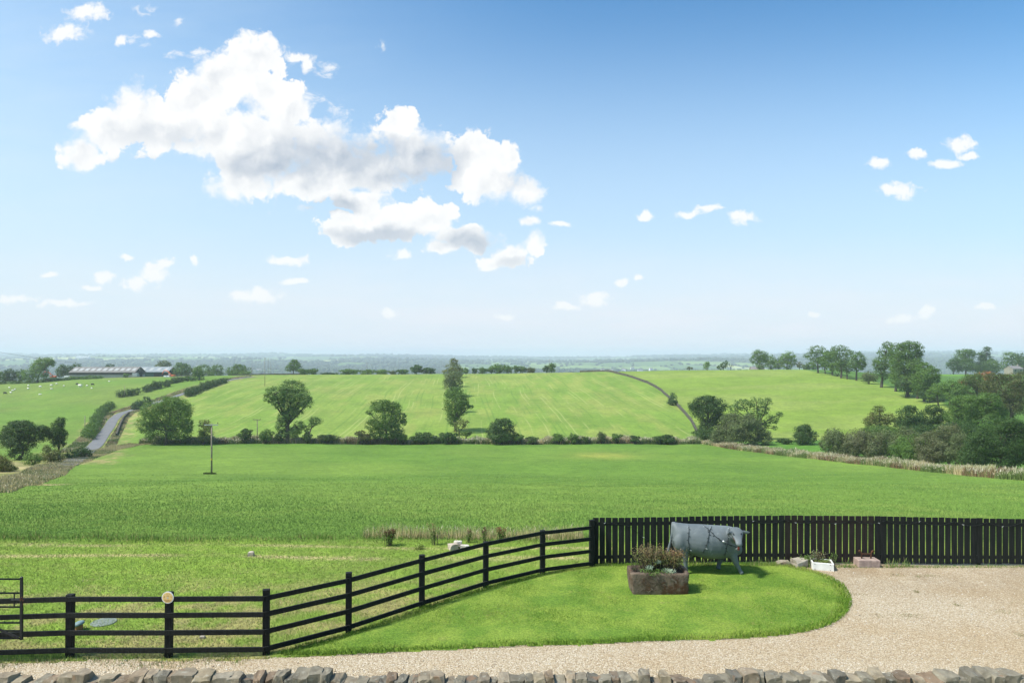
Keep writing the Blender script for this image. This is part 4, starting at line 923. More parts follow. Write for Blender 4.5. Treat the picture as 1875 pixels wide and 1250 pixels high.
tree('willow_bush', 'low green bush filling between the third grey willow and the left dark tree', 1655, 846, lobes=[(1652, 815, 18, 20), (1664, 822, 16, 20), (1645, 825, 14, 16)], D=134, col='mid', trunk=False, cat='shrub', cover=2.6)
tree('alder', 'broad dark bush behind the silvery willow and below the light crowned tree', 1765, 820, lobes=[(1765, 790, 26, 22), (1745, 800, 20, 18), (1785, 795, 20, 20)], D=142, col='dark', trunk=False, cover=2.6)
tree('undergrowth', 'dark undergrowth beneath the two dark rounded trees', 1690, 812, lobes=[(1660, 790, 22, 14), (1685, 790, 22, 14), (1712, 790, 22, 14), (1735, 785, 20, 14)], D=165, col='dark', trunk=False, cat='shrub', cover=2.5)
tree('undergrowth', 'dark scrub under the olive coloured tree', 1605, 812, lobes=[(1590, 792, 18, 11), (1612, 790, 20, 12), (1632, 792, 16, 12)], D=162, col='mid', trunk=False, cat='shrub', cover=2.4)
tree('willow_bush', 'grey bush joining the first and second willows behind the thistles', 1548, 838, lobes=[(1546, 818, 18, 20), (1536, 824, 14, 16)], D=147, col='willow', trunk=False, cat='shrub', cover=2.5, group=WG)
tree('willow_bush', 'grey bush joining the second and third willows behind the thistles', 1592, 842, lobes=[(1590, 820, 18, 22), (1602, 826, 14, 18)], D=143, col='grey', trunk=False, cat='shrub', cover=2.5, group=WG)
tree('small_tree', 'green tree filling behind the light crowned alder at its right', 1822, 770, lobes=[(1820, 735, 20, 16), (1832, 750, 20, 18), (1808, 745, 16, 14)], D=215, col='mid', cover=2.3)
tree('small_tree', 'tree low in the gap between the small tree and the red tinged one', 1758, 745, lobes=[(1756, 715, 16, 14), (1768, 722, 14, 12), (1745, 725, 14, 10)], D=235, col='mid', cover=2.2)
tree('oak_tree', 'rounded dark oak between the tallest tree and the low broad one', 1680, 724, lobes=[(1678, 668, 16, 13), (1684, 682, 16, 14), (1672, 700, 14, 12)], D=272, col='ash', cover=2.2)
tree('bush', 'dark bush at the foot of the tallest tree on the field edge', 1660, 720, lobes=[(1650, 705, 12, 10), (1664, 708, 13, 10), (1676, 712, 11, 9)], D=275, col='dark', trunk=False, cat='shrub', cover=2.4)
tree('bush', 'dark bush at the foot of the low broad tree', 1700, 733, lobes=[(1692, 722, 12, 9), (1706, 724, 13, 9), (1720, 728, 12, 9)], D=258, col='dark', trunk=False, cat='shrub', cover=2.4)
tree('tall_tree', 'leafy tree between the thinner tall tree and the tallest one', 1640, 712, lobes=[(1640, 660, 12, 14), (1643, 680, 14, 16), (1636, 692, 11, 12)], D=295, col='mid', cover=2.0)
tree('hawthorn', 'dark scrub joining the sycamore foot and the big grey willow bush', 1308, 810, lobes=[(1300, 796, 16, 12), (1318, 800, 14, 10), (1284, 800, 12, 9)], D=190, col='dark', trunk=False, cat='shrub', cover=2.4)
tree('skyline_tree', 'dense low trees under the domed tree and the pine at the far right', 1790, 684, lobes=[(1782, 672, 16, 10), (1798, 674, 16, 9), (1812, 676, 12, 8)], D=508, col='dark', trunk=False, cover=2.4)
tree('skyline_tree', 'leafy base of the brow group beside the stout trunk', 1532, 683, lobes=[(1528, 672, 10, 9), (1540, 674, 9, 8)], D=366, col='mid', cover=2.0, trunk=False)
tree('willow_bush', 'tall pale willow bush in front of the left dark rounded tree', 1662, 846, lobes=[(1658, 802, 22, 22), (1672, 812, 20, 24), (1650, 818, 18, 22), (1668, 830, 22, 16)], D=136, col='willow', trunk=False, cat='shrub', cover=2.5, group=WG)
tree('willow_bush', 'grey willow bush tucked left under the silvery pale one', 1700, 852, lobes=[(1698, 812, 20, 20), (1712, 824, 20, 22), (1690, 832, 18, 18), (1722, 836, 18, 16)], D=122, col='grey', trunk=False, cat='shrub', cover=2.5, group=WG)
tree('willow_bush', 'green grey bush between the silvery willow and the very large dark tree', 1770, 856, lobes=[(1766, 815, 20, 22), (1778, 828, 20, 20), (1755, 835, 18, 18)], D=118, col='willow', trunk=False, cat='shrub', cover=2.5, group=WG)
# --- trees on the skyline
tree('skyline_tree', 'round topped tree beside the white farmhouse on the skyline', 1391, 677, lobes=[(1391, 650, 15, 10), (1384, 658, 12, 9), (1398, 656, 10, 9), (1392, 668, 9, 9)], D=445, col='mid')
tree('skyline_tree', 'lighter low tree in the middle of the skyline clump', 1411, 677, lobes=[(1409, 658, 12, 9), (1414, 668, 13, 9)], D=452, col='light')
tree('skyline_tree', 'open tree at the right of the skyline clump by the farmhouse', 1441, 677, lobes=[(1443, 650, 13, 8), (1434, 658, 11, 9), (1450, 660, 9, 8), (1441, 668, 13, 9)], D=450, col='light', cover=1.7)
tree('skyline_tree', 'small dark tree filling the gap in the skyline clump', 1426, 677, lobes=[(1426, 666, 10, 10)], D=460, col='dark')
tree('skyline_tree', 'twisted thin small tree at the end of the skyline clump', 1464, 677, lobes=[(1461, 666, 6, 5), (1466, 670, 7, 4)], D=446, col='brown', cover=1.3)
tree('skyline_tree', 'low rounded trees edge joining the skyline clump and the brow group', 1482, 677, lobes=[(1482, 669, 10, 8), (1474, 672, 8, 6), (1490, 673, 8, 6)], D=455, col='mid')
tree('skyline_tree', 'domed tree at the far right beyond the green strip', 1768, 684, lobes=[(1768, 645, 16, 8), (1775, 652, 14, 10), (1760, 658, 14, 12), (1770, 668, 20, 13)], D=520, col='mid')
tree('skyline_tree', 'wide low tree left of the domed tree at the far right', 1745, 684, lobes=[(1744, 668, 13, 11), (1752, 672, 12, 10)], D=515, col='dark')
tree('pine_tree', 'tall layered pine beside the domed tree at the far right', 1806, 684, lobes=[(1806, 639, 8, 5), (1804, 648, 12, 5), (1808, 656, 15, 6), (1804, 665, 15, 7), (1800, 673, 13, 9)], D=520, col='dark', cover=2.4)
tree('skyline_tree', 'rounded tree just right of the layered pine', 1818, 684, lobes=[(1816, 668, 13, 11), (1822, 673, 10, 10)], D=512, col='mid')
tree('skyline_tree', 'spreading tree over the stone building at the far right', 1853, 684, lobes=[(1852, 652, 15, 8), (1860, 662, 14, 10), (1846, 668, 10, 12)], D=525, col='ash', cover=1.8)
tree('skyline_tree', 'dark tree cut by the right edge of the frame on the skyline', 1875, 684, lobes=[(1876, 658, 12, 12), (1874, 670, 12, 12)], D=515, col='dark')
tree('skyline_tree', 'small pointed dark tree on the skyline left of the leafless one', 1325, 677, lobes=[(1326, 668, 7, 6), (1320, 672, 8, 5), (1329, 664, 4, 5)], D=445, col='dark')
bare_tree('bare_tree', 'small leafless dead tree on the skyline', 1338, 677, 18, D=445)
tree('skyline_tree', 'small yellowish green tree on the skyline above the hill wall', 1294, 677, lobes=[(1294, 670, 7, 7), (1296, 665, 4, 4)], D=448, col='light')
tree('bush', 'tiny brown bush on the skyline above the wall foot cluster', 1262, 678, lobes=[(1262, 674, 6, 3)], D=448, col='brown', trunk=False, cat='shrub')
tree('skyline_tree', 'lone round tree on the crest above the tall ash', 537, 685, lobes=[(537, 668, 12, 8), (531, 674, 9, 6), (544, 673, 9, 7), (538, 661, 7, 4)], D=445, col='mid', cover=2.4)
CGp = 'crest hedge bushes along the top of the middle hill'
CH = [(560, 673, 28, 11, 'mid', 'first crest bush right of the lone round tree, pale at its left'), (573, 673, 18, 11, 'mid', 'second crest bush right of the lone round tree'), (602, 681, 30, 3.5, 'hedge', 'very low crest hedge between two taller bushes'),
      (640, 674, 34, 10, 'light', 'long rounded crest bush, left one of three joined'), (672, 675, 28, 10, 'light', 'long rounded crest bush, middle one of three joined'), (699, 675, 26, 9, 'light', 'long rounded crest bush, right one of three joined'),
      (720, 677, 12, 7, 'willow', 'small pale crest bush left of a wider dark one'), (737, 674, 22, 9, 'mid', 'wider dark crest bush beside a small pale one'),
      (763, 666, 22, 17, 'dark', 'tall dark crest bush with a square top'), (785, 671, 26, 11, 'dark', 'dark lower crest bush right of the square topped one'),
      (853, 672, 10, 9, 'mid', 'small crest tree right of the hillside row top'), (869, 672, 9, 9, 'dark', 'small dark crest tree, second right of the hillside row top'), (884, 671, 14, 10, 'mid', 'crest tree third right of the hillside row top'),
      (900, 668, 14, 13, 'mid', 'crest tree left of the tallest of the central crest clump'), (914, 664, 22, 16, 'light', 'tallest tree of the central crest clump'), (931, 667, 16, 13, 'mid', 'crest tree right of the tallest in the central clump'),
      (946, 667, 13, 13, 'ash', 'thin crest tree in the right part of the central clump'), (957, 668, 13, 12, 'ash', 'thin crest tree at the right of the central clump'), (971, 671, 18, 9, 'brown', 'brownish low crest bush ending the central clump'),
      (1010, 663, 15, 16, 'mid', 'upright crest tree beside the lone post'), (1000, 667, 10, 12, 'dark', 'lower crest tree directly left of the lone post')]
for (px, y0, wd_, hh_, cl, lb) in CH:
    base = float(rowof(px, 436)[0]) + 0.6
    tree('crest_bush', lb, px, base, box=(px - wd_ * .66, y0 + 1, px + wd_ * .66, base), D=438, col=cl, cat='shrub' if hh_ < 12 else 'tree', trunk=hh_ > 11, n=5, group=CGp, cover=1.9, z_up=-.2)
# --- left: farm, lane and pasture edge
tree('tall_tree', 'tall tree with a thick leaning crown right above the left excavator arm', 68, 698, lobes=[(78, 662, 15, 9), (88, 664, 12, 9), (66, 672, 14, 12), (70, 682, 16, 14), (56, 686, 12, 12), (93, 662, 7, 6)], D=425, col='light', cover=2.4)
FL = 'bushy trees left of the farm'
for (px, y0, wd_, cl, lb) in [(2, 678, 24, 'mid', 'bushy tree cut by the left edge of the frame'), (20, 673, 28, 'dark', 'dark bushy tree second from the left edge'), (38, 676, 20, 'mid', 'bushy tree left of the tall leaning crown')]:
    tree('bushy_tree', lb, px, 700, box=(px - wd_ / 2, y0, px + wd_ / 2, 702), D=440, col=cl, n=5, group=FL, trunk=False)
tree('bushy_tree', 'dark tree left of the long barn, behind the parked vehicles', 117, 694, lobes=[(118, 676, 13, 9), (110, 682, 9, 9), (128, 678, 14, 9), (138, 672, 11, 7)], D=480, col='dark')
tree('bushy_tree', 'dark treetop showing over the roof of the long barn', 199, 690, lobes=[(199, 670, 8, 5), (196, 676, 8, 7)], D=520, col='dark')
tree('tall_tree', 'ragged grey green tree behind the green barn', 300, 690, lobes=[(300, 665, 12, 6), (292, 672, 8, 6), (308, 673, 9, 8), (300, 678, 12, 10)], D=520, col='willow', cover=1.8)
tree('bushy_tree', 'broad round tree just right of the green barn', 333, 693, lobes=[(333, 676, 16, 11), (322, 682, 11, 9), (345, 682, 11, 10), (333, 668, 11, 5)], D=500, col='mid', cover=2.4)
tree('bushy_tree', 'domed tree in the lane side row, second right of the green barn', 371, 692, lobes=[(371, 677, 16, 10), (362, 683, 9, 8), (382, 683, 9, 8)], D=495, col='mid')
tree('bushy_tree', 'smaller domed tree in the lane side row, third right of the green barn', 398, 691, lobes=[(398, 676, 11, 9), (396, 684, 14, 7)], D=495, col='mid')
tree('bushy_tree', 'widest domed tree at the right end of the lane side row', 437, 690, lobes=[(437, 673, 14, 7), (425, 679, 12, 8), (450, 679, 12, 8), (438, 683, 20, 7)], D=490, col='mid', cover=2.3)
tree('bush', 'low pale bush in front of the widest domed tree', 447, 690, box=(435, 679, 462, 690), D=470, col='light', trunk=False, cat='shrub', n=4)
tree('lane_tree', 'upright dark tree standing by the bend of the lane', 365, 702, lobes=[(365, 680, 9, 9), (363, 690, 11, 10), (368, 698, 9, 6)], D=392, col='mid', cover=2.5)
tree('bush', 'rounded green bushes left of the upright lane tree', 345, 705, box=(330, 688, 362, 706), D=385, col='mid', trunk=False, cat='shrub', n=5)
hedge('hedge', 'short dark hedge beyond the gap, left of the upright lane tree', [G(308, 368), G(322, 376), G(336, 385)], 2.6, 3.4)
hedge('trimmed_hedge', 'dark trimmed hedge block left of the lane, upper one', [G(266, 338), G(280, 345), G(294, 352), G(306, 358)], 3.6, 4.0)
hedge('trimmed_hedge', 'dark trimmed hedge block beside the thin pole, lower one', [G(215, 322), G(226, 324), G(238, 326), G(248, 330)], 3.2, 3.8)
hedge('trimmed_hedge', 'long trimmed hedge climbing along the right of the upper lane', [onray(343, 727), onray(362, 718.5), onray(380, 711.5), onray(398, 705), onray(412, 700)], 3.4, 3.4)
hedge('trimmed_hedge', 'short trimmed hedge in the bend, right of the lower lane', [onray(243, 751), onray(256, 746), onray(270, 741)], 3.0, 3.4, col='dark')
hedge('field_hedge', 'loose hedge running down the pasture beside the lower lane', [onray(205, 744), onray(190, 755), onray(176, 775), onray(168, 792), onray(160, 806)], 2.6, 3.2, col='mid', rag=.4, cover=1.8)
hedge('bramble_bank', 'long bramble bank on the brow of the sheep pasture below the farm', [G(20, 428), G(50, 430), G(80, 432), G(110, 434), G(140, 436), G(170, 438), G(186, 440)], 2.0, 6.0, col='mid', rag=.3, cat='brambles')
hedge('hedge', 'low far hedge behind the bramble bank at the left edge', [G(-20, 432), G(0, 432), G(30, 436)], 1.8, 5.0, col='dark')
tree('bush', 'small bush against the pale wall of the long barn', 230, 693, box=(224, 683, 237, 693.5), D=455, col='light', trunk=False, cat='shrub', n=4)
tree('dark_tree', 'big spreading dark tree at the left edge below the pasture', 40, 842, lobes=[(45, 785, 30, 15), (28, 795, 26, 16), (62, 795, 26, 17), (42, 777, 20, 9), (40, 810, 30, 18), (15, 800, 16, 14), (42, 828, 18, 14), (78, 790, 13, 12), (28, 775, 13, 6)], D=143, col='dark', cover=2.7, clump=.26)
tree('conical_tree', 'narrow dark upright tree beside the big spreading one', 108, 838, lobes=[(108, 785, 12, 16), (110, 772, 9, 10), (106, 800, 14, 16), (116, 795, 9, 14), (98, 795, 9, 12), (110, 812, 10, 8)], D=145, col='dark', cover=2.8)
tree('bush', 'brownish bush at the foot of the narrow upright tree', 95, 845, lobes=[(90, 832, 13, 16), (100, 834, 13, 13), (84, 822, 8, 8)], D=135, col='olive', trunk=False, cat='shrub')
tree('bush', 'pale green bush between the spreading tree and the brownish bush', 62, 850, lobes=[(62, 842, 15, 10), (55, 836, 9, 8), (70, 838, 9, 9)], D=128, col='light', trunk=False, cat='shrub')
tree('bush', 'small dark round bush close to the foot of the lane', 153, 838, lobes=[(153, 826, 14, 9), (160, 830, 10, 8), (146, 830, 10, 8)], D=150, col='dark', trunk=False, cat='shrub', cover=2.6)
tree('bush', 'large olive bush cut by the left edge of the frame', 2, 870, lobes=[(0, 848, 22, 18), (14, 855, 14, 14), (-12, 850, 20, 20), (22, 862, 9, 8)], D=104, col='olive', trunk=False, cat='shrub', cover=2.3)
tree('bush', 'low green scrub between the brownish bush and the small round one', 130, 842, lobes=[(130, 833, 12, 7), (122, 836, 9, 6)], D=146, col='mid', trunk=False, cat='shrub')

# --- far woods and hedgerows: nobody could count them
def far_woods():
    r = np.random.default_rng(4); V_, F_, n = [], [], 0
    ico = bmesh.new(); bmesh.ops.create_icosphere(ico, subdivisions=1, radius=1.0); iv = np.array([v.co[:] for v in ico.verts]); ifc = np.array([[v.index for v in f.verts] for f in ico.faces]); ico.free()
    M = 260000
    D = np.exp(r.uniform(math.log(1050), math.log(9700), M)); u = r.uniform(-250, 2150, M); x = (u - CX) / F * D; y = D
    rn, wood, e = fields(x, y)
    keep = (wood & (r.uniform(0, 1, M) < .55)) | ((e < 15) & (r.uniform(0, 1, M) < .55)) | (r.uniform(0, 1, M) < .002)
    x, y, D, wd = x[keep], y[keep], D[keep], wood[keep]
    if len(x) > 26000:
        s = r.permutation(len(x))[:26000]; x, y, D, wd = x[s], y[s], D[s], wd[s]
    z = gz(x, y); N = len(x)
    h = r.uniform(6, 12, N) * np.where(wd, 1.25, 1.0) * np.clip(D / 4000, .8, 1.25); rad = h * r.uniform(.5, 1.0, N) * np.where(D > 3500, 1.4, 1)
    P_ = iv[None] * np.stack([rad, rad, h * .6], 1)[:, None] * (1 + r.normal(size=(N, len(iv), 1)) * .16)
    P_ = P_ + np.stack([x, y, z + h * .45], 1)[:, None]
    Fc = (ifc[None] + (np.arange(N) * len(iv))[:, None, None]).reshape(-1, 3)
    mt = leafmat('far_foliage', (0.028, 0.052, 0.024), (0.042, 0.072, 0.030), trans=0.0)
    o = mesh_np('far_woodland', P_.reshape(-1, 3), Fc, mt)
    tag(o, 'blue green woods and hedgerow trees spread over the distant valley and hills', 'distant woodland', kind='stuff')
far_woods()
# ---------------------------------------------------------------- fences by the house
def wood_mat(name, c1, c2, rough=0.75):
    m, n, b, o = new_mat(name)
    v = ocoord(n); st = vmt(n, 'MULTIPLY', v, (14, 14, 1.2))
    f = noi(n, st, 2.0, 5, 0.65)
    c = mixc(n, sst(n, f, 0.35, 0.7), rgb(c1), rgb(c2))
    c = mixc(n, mth(n, 'MULTIPLY', sst(n, noi(n, v, 3.0, 4, 0.6), 0.6, 0.75), 0.35), c, rgb((0.030, 0.036, 0.024)))
    n.links.new(c, b.inputs['Base Color']); b.inputs['Roughness'].default_value = rough
    wear = sst(n, noi(n, vmt(n, 'ADD', vmt(n, 'MULTIPLY', v, (30, 30, 2.2)), (4, 1, 2)), 2.2, 5, 0.7), 0.66, 0.74)
    c = mixc(n, mth(n, 'MULTIPLY', wear, 0.4), c, (0.075, 0.070, 0.058, 1)); n.links.new(c, b.inputs['Base Color'])
    bump(n, b, f, 0.5, 0.004); return m
BLACKW = wood_mat('black_stained_wood', (0.006, 0.0075, 0.0065), (0.014, 0.016, 0.0135))
BROWNW = wood_mat('dark_brown_stained_wood', (0.015, 0.011, 0.009), (0.024, 0.018, 0.014))
POSTS = [(-240, 1091, 1203), (-55, 1090, 1203), (127, 1087, 1202), (308, 1083, 1202), (487, 1078, 1197), (638, 1047, 1157), (772, 1015, 1112), (889, 991, 1075), (993, 970, 1050), (1083, 951, 1038)]
RAILPY = {0: (1098, 1128.5, 1162, 1194.5)}
def n2(px, py, z=0.0): D = F * (CZ - z) / (py - HY); return Vector(((px - CX) / F * D, D, z))
root = empty('rail_fence', n2(487, 1197), 'black four rail post fence running along the gravel and up to the picket fence', 'fence')
pw = []
for i, (px, t, b) in enumerate(POSTS):
    p = n2(px, b); h = (b - t) * p.y / F; pw.append((p, h))
    m = MB(); q = p - root.location
    a = R(14) if i >= 4 else 0
    mm = Matrix.Rotation(a, 3, 'Z')
    lean = 0.03 if i in (2, 3) else 0.01
    m.box((q.x + lean * .5, q.y, h / 2 - 0.1), (0.125, 0.10, h + 0.2), M=mm @ Matrix.Rotation(lean * .4, 3, 'Y'))
    m.build('post', BLACKW, root, bevel=0.006)
for k, hz_ in enumerate((1.06, 0.765, 0.445, 0.125)):
    for i in range(len(pw) - 1):
        (p, h1), (q, h2) = pw[i], pw[i + 1]
        a = p - root.location + Vector((0, -0.075, hz_ + (0.03 if i in (2, 3) else 0))); b_ = q - root.location + Vector((0, -0.075, hz_ + (0.03 if i + 1 in (2, 3) else 0)))
        if i in (0, 1): a.z -= .02
        d = (b_ - a).normalized()
        m = MB(); m.bar(a + d * (0.0015), b_ - d * 0.0015, 0.036, 0.088 + 0.004 * ((i + k) % 2)); m.build('rail', BLACKW, root, bevel=0.003)
# picket fence
NP = 75
root = empty('picket_fence', Vector((2.18, 18.08, 0)), 'long black close boarded picket fence behind the cow and the gravel', 'fence')
def pk(i):
    u = 1091 + 11.72 * i; D = 18.08 + 0.20 * math.sin(min(1, max(0, (u - 1090) / 640)) * math.pi) + 0.0
    return u, D
tops = lambda u: np.interp(u, [1090, 1200, 1300, 1450, 1600, 1700, 1875, 2000], [947.5, 946.5, 944.5, 943.2, 944.5, 946.5, 949.5, 951])
rp = random.Random(5)
prev = None; rail_pts = []
for i in range(NP):
    u, D = pk(i); x = (u - CX) / F * D; zt = CZ - (float(tops(u)) - HY) / F * D; zb = 0.05 + rp.uniform(-.012, .012)
    zt += rp.uniform(-.006, .006)
    m = MB(); wdt = 0.148 + rp.uniform(-.006, .004)
    m.box((x - root.location.x, D - root.location.y, (zt + zb) / 2), (wdt, 0.019, zt - zb), M=Matrix.Rotation(rp.uniform(-.006, .006), 3, 'Y'))
    o = m.build('picket', BROWNW if 30 <= i <= 43 and i not in (33,) else BLACKW, root, bevel=0.003)
    if i == 30: o['label'] = 'brownish faded picket, first of the brown stretch'
    if i % 5 == 0 or i == NP - 1: rail_pts.append((x, D, zt))
for nm, dz in (('top', -0.17), ('bottom', None)):
    for a, b in zip(rail_pts[:-1], rail_pts[1:]):
        za = a[2] + dz if dz else 0.22; zb = b[2] + dz if dz else 0.22
        A = Vector((a[0], a[1] + 0.036, za)) - root.location; Bq = Vector((b[0], b[1] + 0.036, zb)) - root.location; d = (Bq - A).normalized()
        m = MB(); m.bar(A + d * .001, Bq - d * .001, 0.05, 0.085); m.build('rail', BLACKW, root)
for a in rail_pts[::3][1:]:
    m = MB(); m.box((a[0] + .02 - root.location.x, a[1] + 0.11 - root.location.y, (a[2] - .04) / 2 - .1), (0.095, 0.09, a[2] - .04 + .2)); m.build('post', BLACKW, root)
m = MB(); m.box((2.135 - root.location.x, 18.03 - root.location.y, 0.58), (0.11, 0.10, 1.30)); m.build('post', BLACKW, root, bevel=.005)

# metal field gate, standing open in front of the rail fence
DG = 12.28
def gp(px, py): return Vector(((px - CX) / F * DG, DG, CZ - (py - HY) / F * DG))
root = empty('field_gate', Vector((gp(-330, 1100).x, DG, 0)), 'black tubular metal farm gate swung open against the rail fence at the left', 'gate')
L0 = root.location
GM = simple('black_painted_metal', (0.012, 0.014, 0.016), (0.022, 0.024, 0.026), scale=8, rough=0.45, bs=0.1, metallic=0.0)
RUST = simple('rusty_metal', (0.11, 0.048, 0.025), (0.05, 0.026, 0.018), scale=25, rough=0.9, bs=0.5, bd=0.004)
for px in (39.5, -330):
    m = MB(); m.bar(gp(px, 1055.5) - L0, gp(px, 1170.5) - L0, 0.042, 0.042, up=(0, 1, 0)); m.build('stile', GM, root, bevel=.004)
for py in (1059.5, 1085, 1110.5, 1139.5, 1154, 1168):
    m = MB(); m.tube([gp(-328, py) - L0, gp(38, py) - L0], 0.0165, 8); m.build('bar', GM, root, smooth=True)
m = MB(); m.bar(gp(-150, 1086) + Vector((0, -.026, 0)) - L0, gp(36, 1166) + Vector((0, -.026, 0)) - L0, 0.012, 0.045, up=(0, 0, 1)); m.build('brace', GM, root)
m = MB(); m.bar(gp(-150, 1086) + Vector((0, -.026, 0)) - L0, gp(-320, 1166) + Vector((0, -.026, 0)) - L0, 0.012, 0.045); m.build('brace', GM, root)
m = MB(); m.bar(gp(27, 1086) - L0 + Vector((0, -.012, 0)), gp(27, 1110) - L0 + Vector((0, -.012, 0)), 0.016, 0.016, up=(0, 1, 0)); m.tube([gp(23, 1096.5) + Vector((0, -.034, 0)) - L0, gp(48, 1096.5) + Vector((0, -.034, 0)) - L0], .010, 6); lt = m.build('latch', GM, root)
m = MB()
for k in range(7):
    c = gp(40 + k * 1.1, 1094 + 3 * math.sin(k * 1.3)) + Vector((0, -.05, 0)) - L0
    m.lathe([(0.004, -0.012), (0.013, -0.006), (0.014, 0.006), (0.005, 0.012)], c, 6)
m.tube([gp(44.5, 1098) + Vector((0, -.045, 0)) - L0, gp(45, 1106) + Vector((0, -.045, 0)) - L0], .006, 5)
m.build('chain', RUST, root)

# round sign on the third rail post
sx_, sz_ = (307.5 - CX) / F * 12.44, CZ - (1093 - HY) / F * 12.44
SIGN = simple('sign_face', (0.78, 0.54, 0.22), (0.72, 0.48, 0.18), scale=3, rough=0.5, bs=0)
WHITE = simple('white_glaze', (0.78, 0.77, 0.72), (0.68, 0.67, 0.62), scale=4, rough=0.35, bs=0.05)
INK = simple('ink', (0.40, 0.22, 0.07), (0.36, 0.20, 0.06), rough=0.6, bs=0)
root = empty('round_sign', Vector((sx_, 12.44, sz_)), 'round cream and yellow sign screwed to a fence post', 'sign')
def disc(r, y0, th, n=40):
    m = MB(); v = []
    for y in (y0, y0 - th):
        for k in range(n): t = 2 * math.pi * k / n; v.append((r * math.cos(t), y, r * math.sin(t)))
    f = [tuple(range(n)), tuple(reversed(range(n, 2 * n)))] + [(k, (k + 1) % n, n + (k + 1) % n, n + k) for k in range(n)]
    return m.add(v, f)
disc(0.108, 0.0, 0.010).build('backing_plate', WHITE, root); disc(0.093, -0.0105, 0.002).build('sign_face', SIGN, root)
def glyphs(z, w_, h, n, seed, name='lettering'):
    r = random.Random(seed); m = MB(); x = -w_ / 2; cw_ = w_ / n
    for k in range(n):
        if r.random() < .14: x += cw_; continue
        c = x + cw_ / 2
        m.box((c - cw_ * .28, -0.0135, z), (cw_ * .18, .001, h)); 
        if r.random() < .7: m.box((c + cw_ * .22, -0.0135, z), (cw_ * .16, .001, h * r.choice((.5, 1))))
        m.box((c, -0.0142, z + h * r.choice((-.42, 0, .42))), (cw_ * .6, .001, h * .16))
        x += cw_
    return m.build(name, INK, root)
glyphs(0.062, 0.075, 0.016, 7, 1); glyphs(0.030, 0.065, 0.014, 7, 2); glyphs(-0.044, 0.13, 0.012, 14, 3); glyphs(-0.064, 0.08, 0.012, 8, 4)
m = MB(); m.box((0, -.0135, -.006), (.026, .001, .026)); m.build('centre_mark', simple('pale_mark', (0.62, 0.58, 0.52), rough=.5, bs=0), root)
m = MB()
for s in (-1, 1): m.tube([(s * .055, -.0135, .03), (s * .065, -.0135, .015), (s * .066, -.0135, -.005)], .003, 5)
m.build('arrow_marks', INK, root)

# green capped pipe and slate cover in the paddock
p = n2(145, 1153); root = empty('vent_pipe', p, 'low terracotta vent pipe with a blue grey cap in the paddock', 'vent pipe')
TERR = simple('terracotta', (0.36, 0.17, 0.09), (0.22, 0.11, 0.06), scale=10, rough=.9)
m = MB(); m.lathe([(0.075, -.02), (0.075, 0.0), (0.065, 0.10), (0.065, .13)], n=16); m.build('pipe', TERR, root, smooth=True)
m = MB(); m.lathe([(0.098, 0.0), (0.105, 0.012), (0.095, 0.04), (0.06, 0.058), (0.0, 0.062)], n=20); o = m.build('cap', simple('blue_grey_plastic', (0.16, 0.24, 0.25), (0.12, 0.18, 0.19), scale=6, rough=.5, bs=0), root, smooth=True, loc=(0, 0, .115)); o.rotation_euler = (R(6), R(-14), 0)
p = n2(190, 1139); m = MB(); m.lathe([(0.24, -.01), (0.245, 0.012), (0.235, 0.02), (0, 0.021)], n=24); o = m.build('drain_cover', simple('slate_grey_cover', (0.20, 0.23, 0.20), (0.15, 0.18, 0.15), scale=9, rough=.8), smooth=False, loc=p); o.scale = (1.0, 1.0, 1); tag(o, 'flat round grey green drain cover lying in the mown grass', 'drain cover')

# ---------------------------------------------------------------- stones
def stone_mat(name, cols, scale=5):
    m, n, b, o = new_mat(name); v = ocoord(n)
    oi = n.nodes.new('ShaderNodeObjectInfo')
    f = noi(n, vmt(n, 'ADD', v, oi.outputs['Location']), scale, 6, 0.65)
    r = n.nodes.new('ShaderNodeValToRGB'); n.links.new(oi.outputs['Random'], r.inputs[0]); e = r.color_ramp.elements
    e[0].color = rgb(cols[0]); e[1].color = rgb(cols[-1])
    for i, c in enumerate(cols[1:-1]): q = e.new((i + 1) / (len(cols) - 1)); q.color = rgb(c)
    c = mixc(n, sst(n, f, .35, .7), r.outputs[0], mixc(n, 1.0, r.outputs[0], (0.62, 0.60, 0.58, 1), 'MULTIPLY'))
    f2 = noi(n, vmt(n, 'ADD', v, oi.outputs['Location']), scale * 3.2, 5, 0.7)
    c = mixc(n, mth(n, 'MULTIPLY', sst(n, f2, .56, .66), .5), c, (0.32, 0.31, 0.26, 1))
    c = mixc(n, mth(n, 'MULTIPLY', sst(n, noi(n, vmt(n, 'ADD', v, oi.outputs['Location']), scale * 1.3, 3, .5), .62, .72), .5), c, (0.22, 0.115, 0.06, 1))
    n.links.new(c, b.inputs['Base Color']); b.inputs['Roughness'].default_value = .9
    bump(n, b, mth(n, 'ADD', f2, mth(n, 'MULTIPLY', f, 1.5)), .7, .012); return m
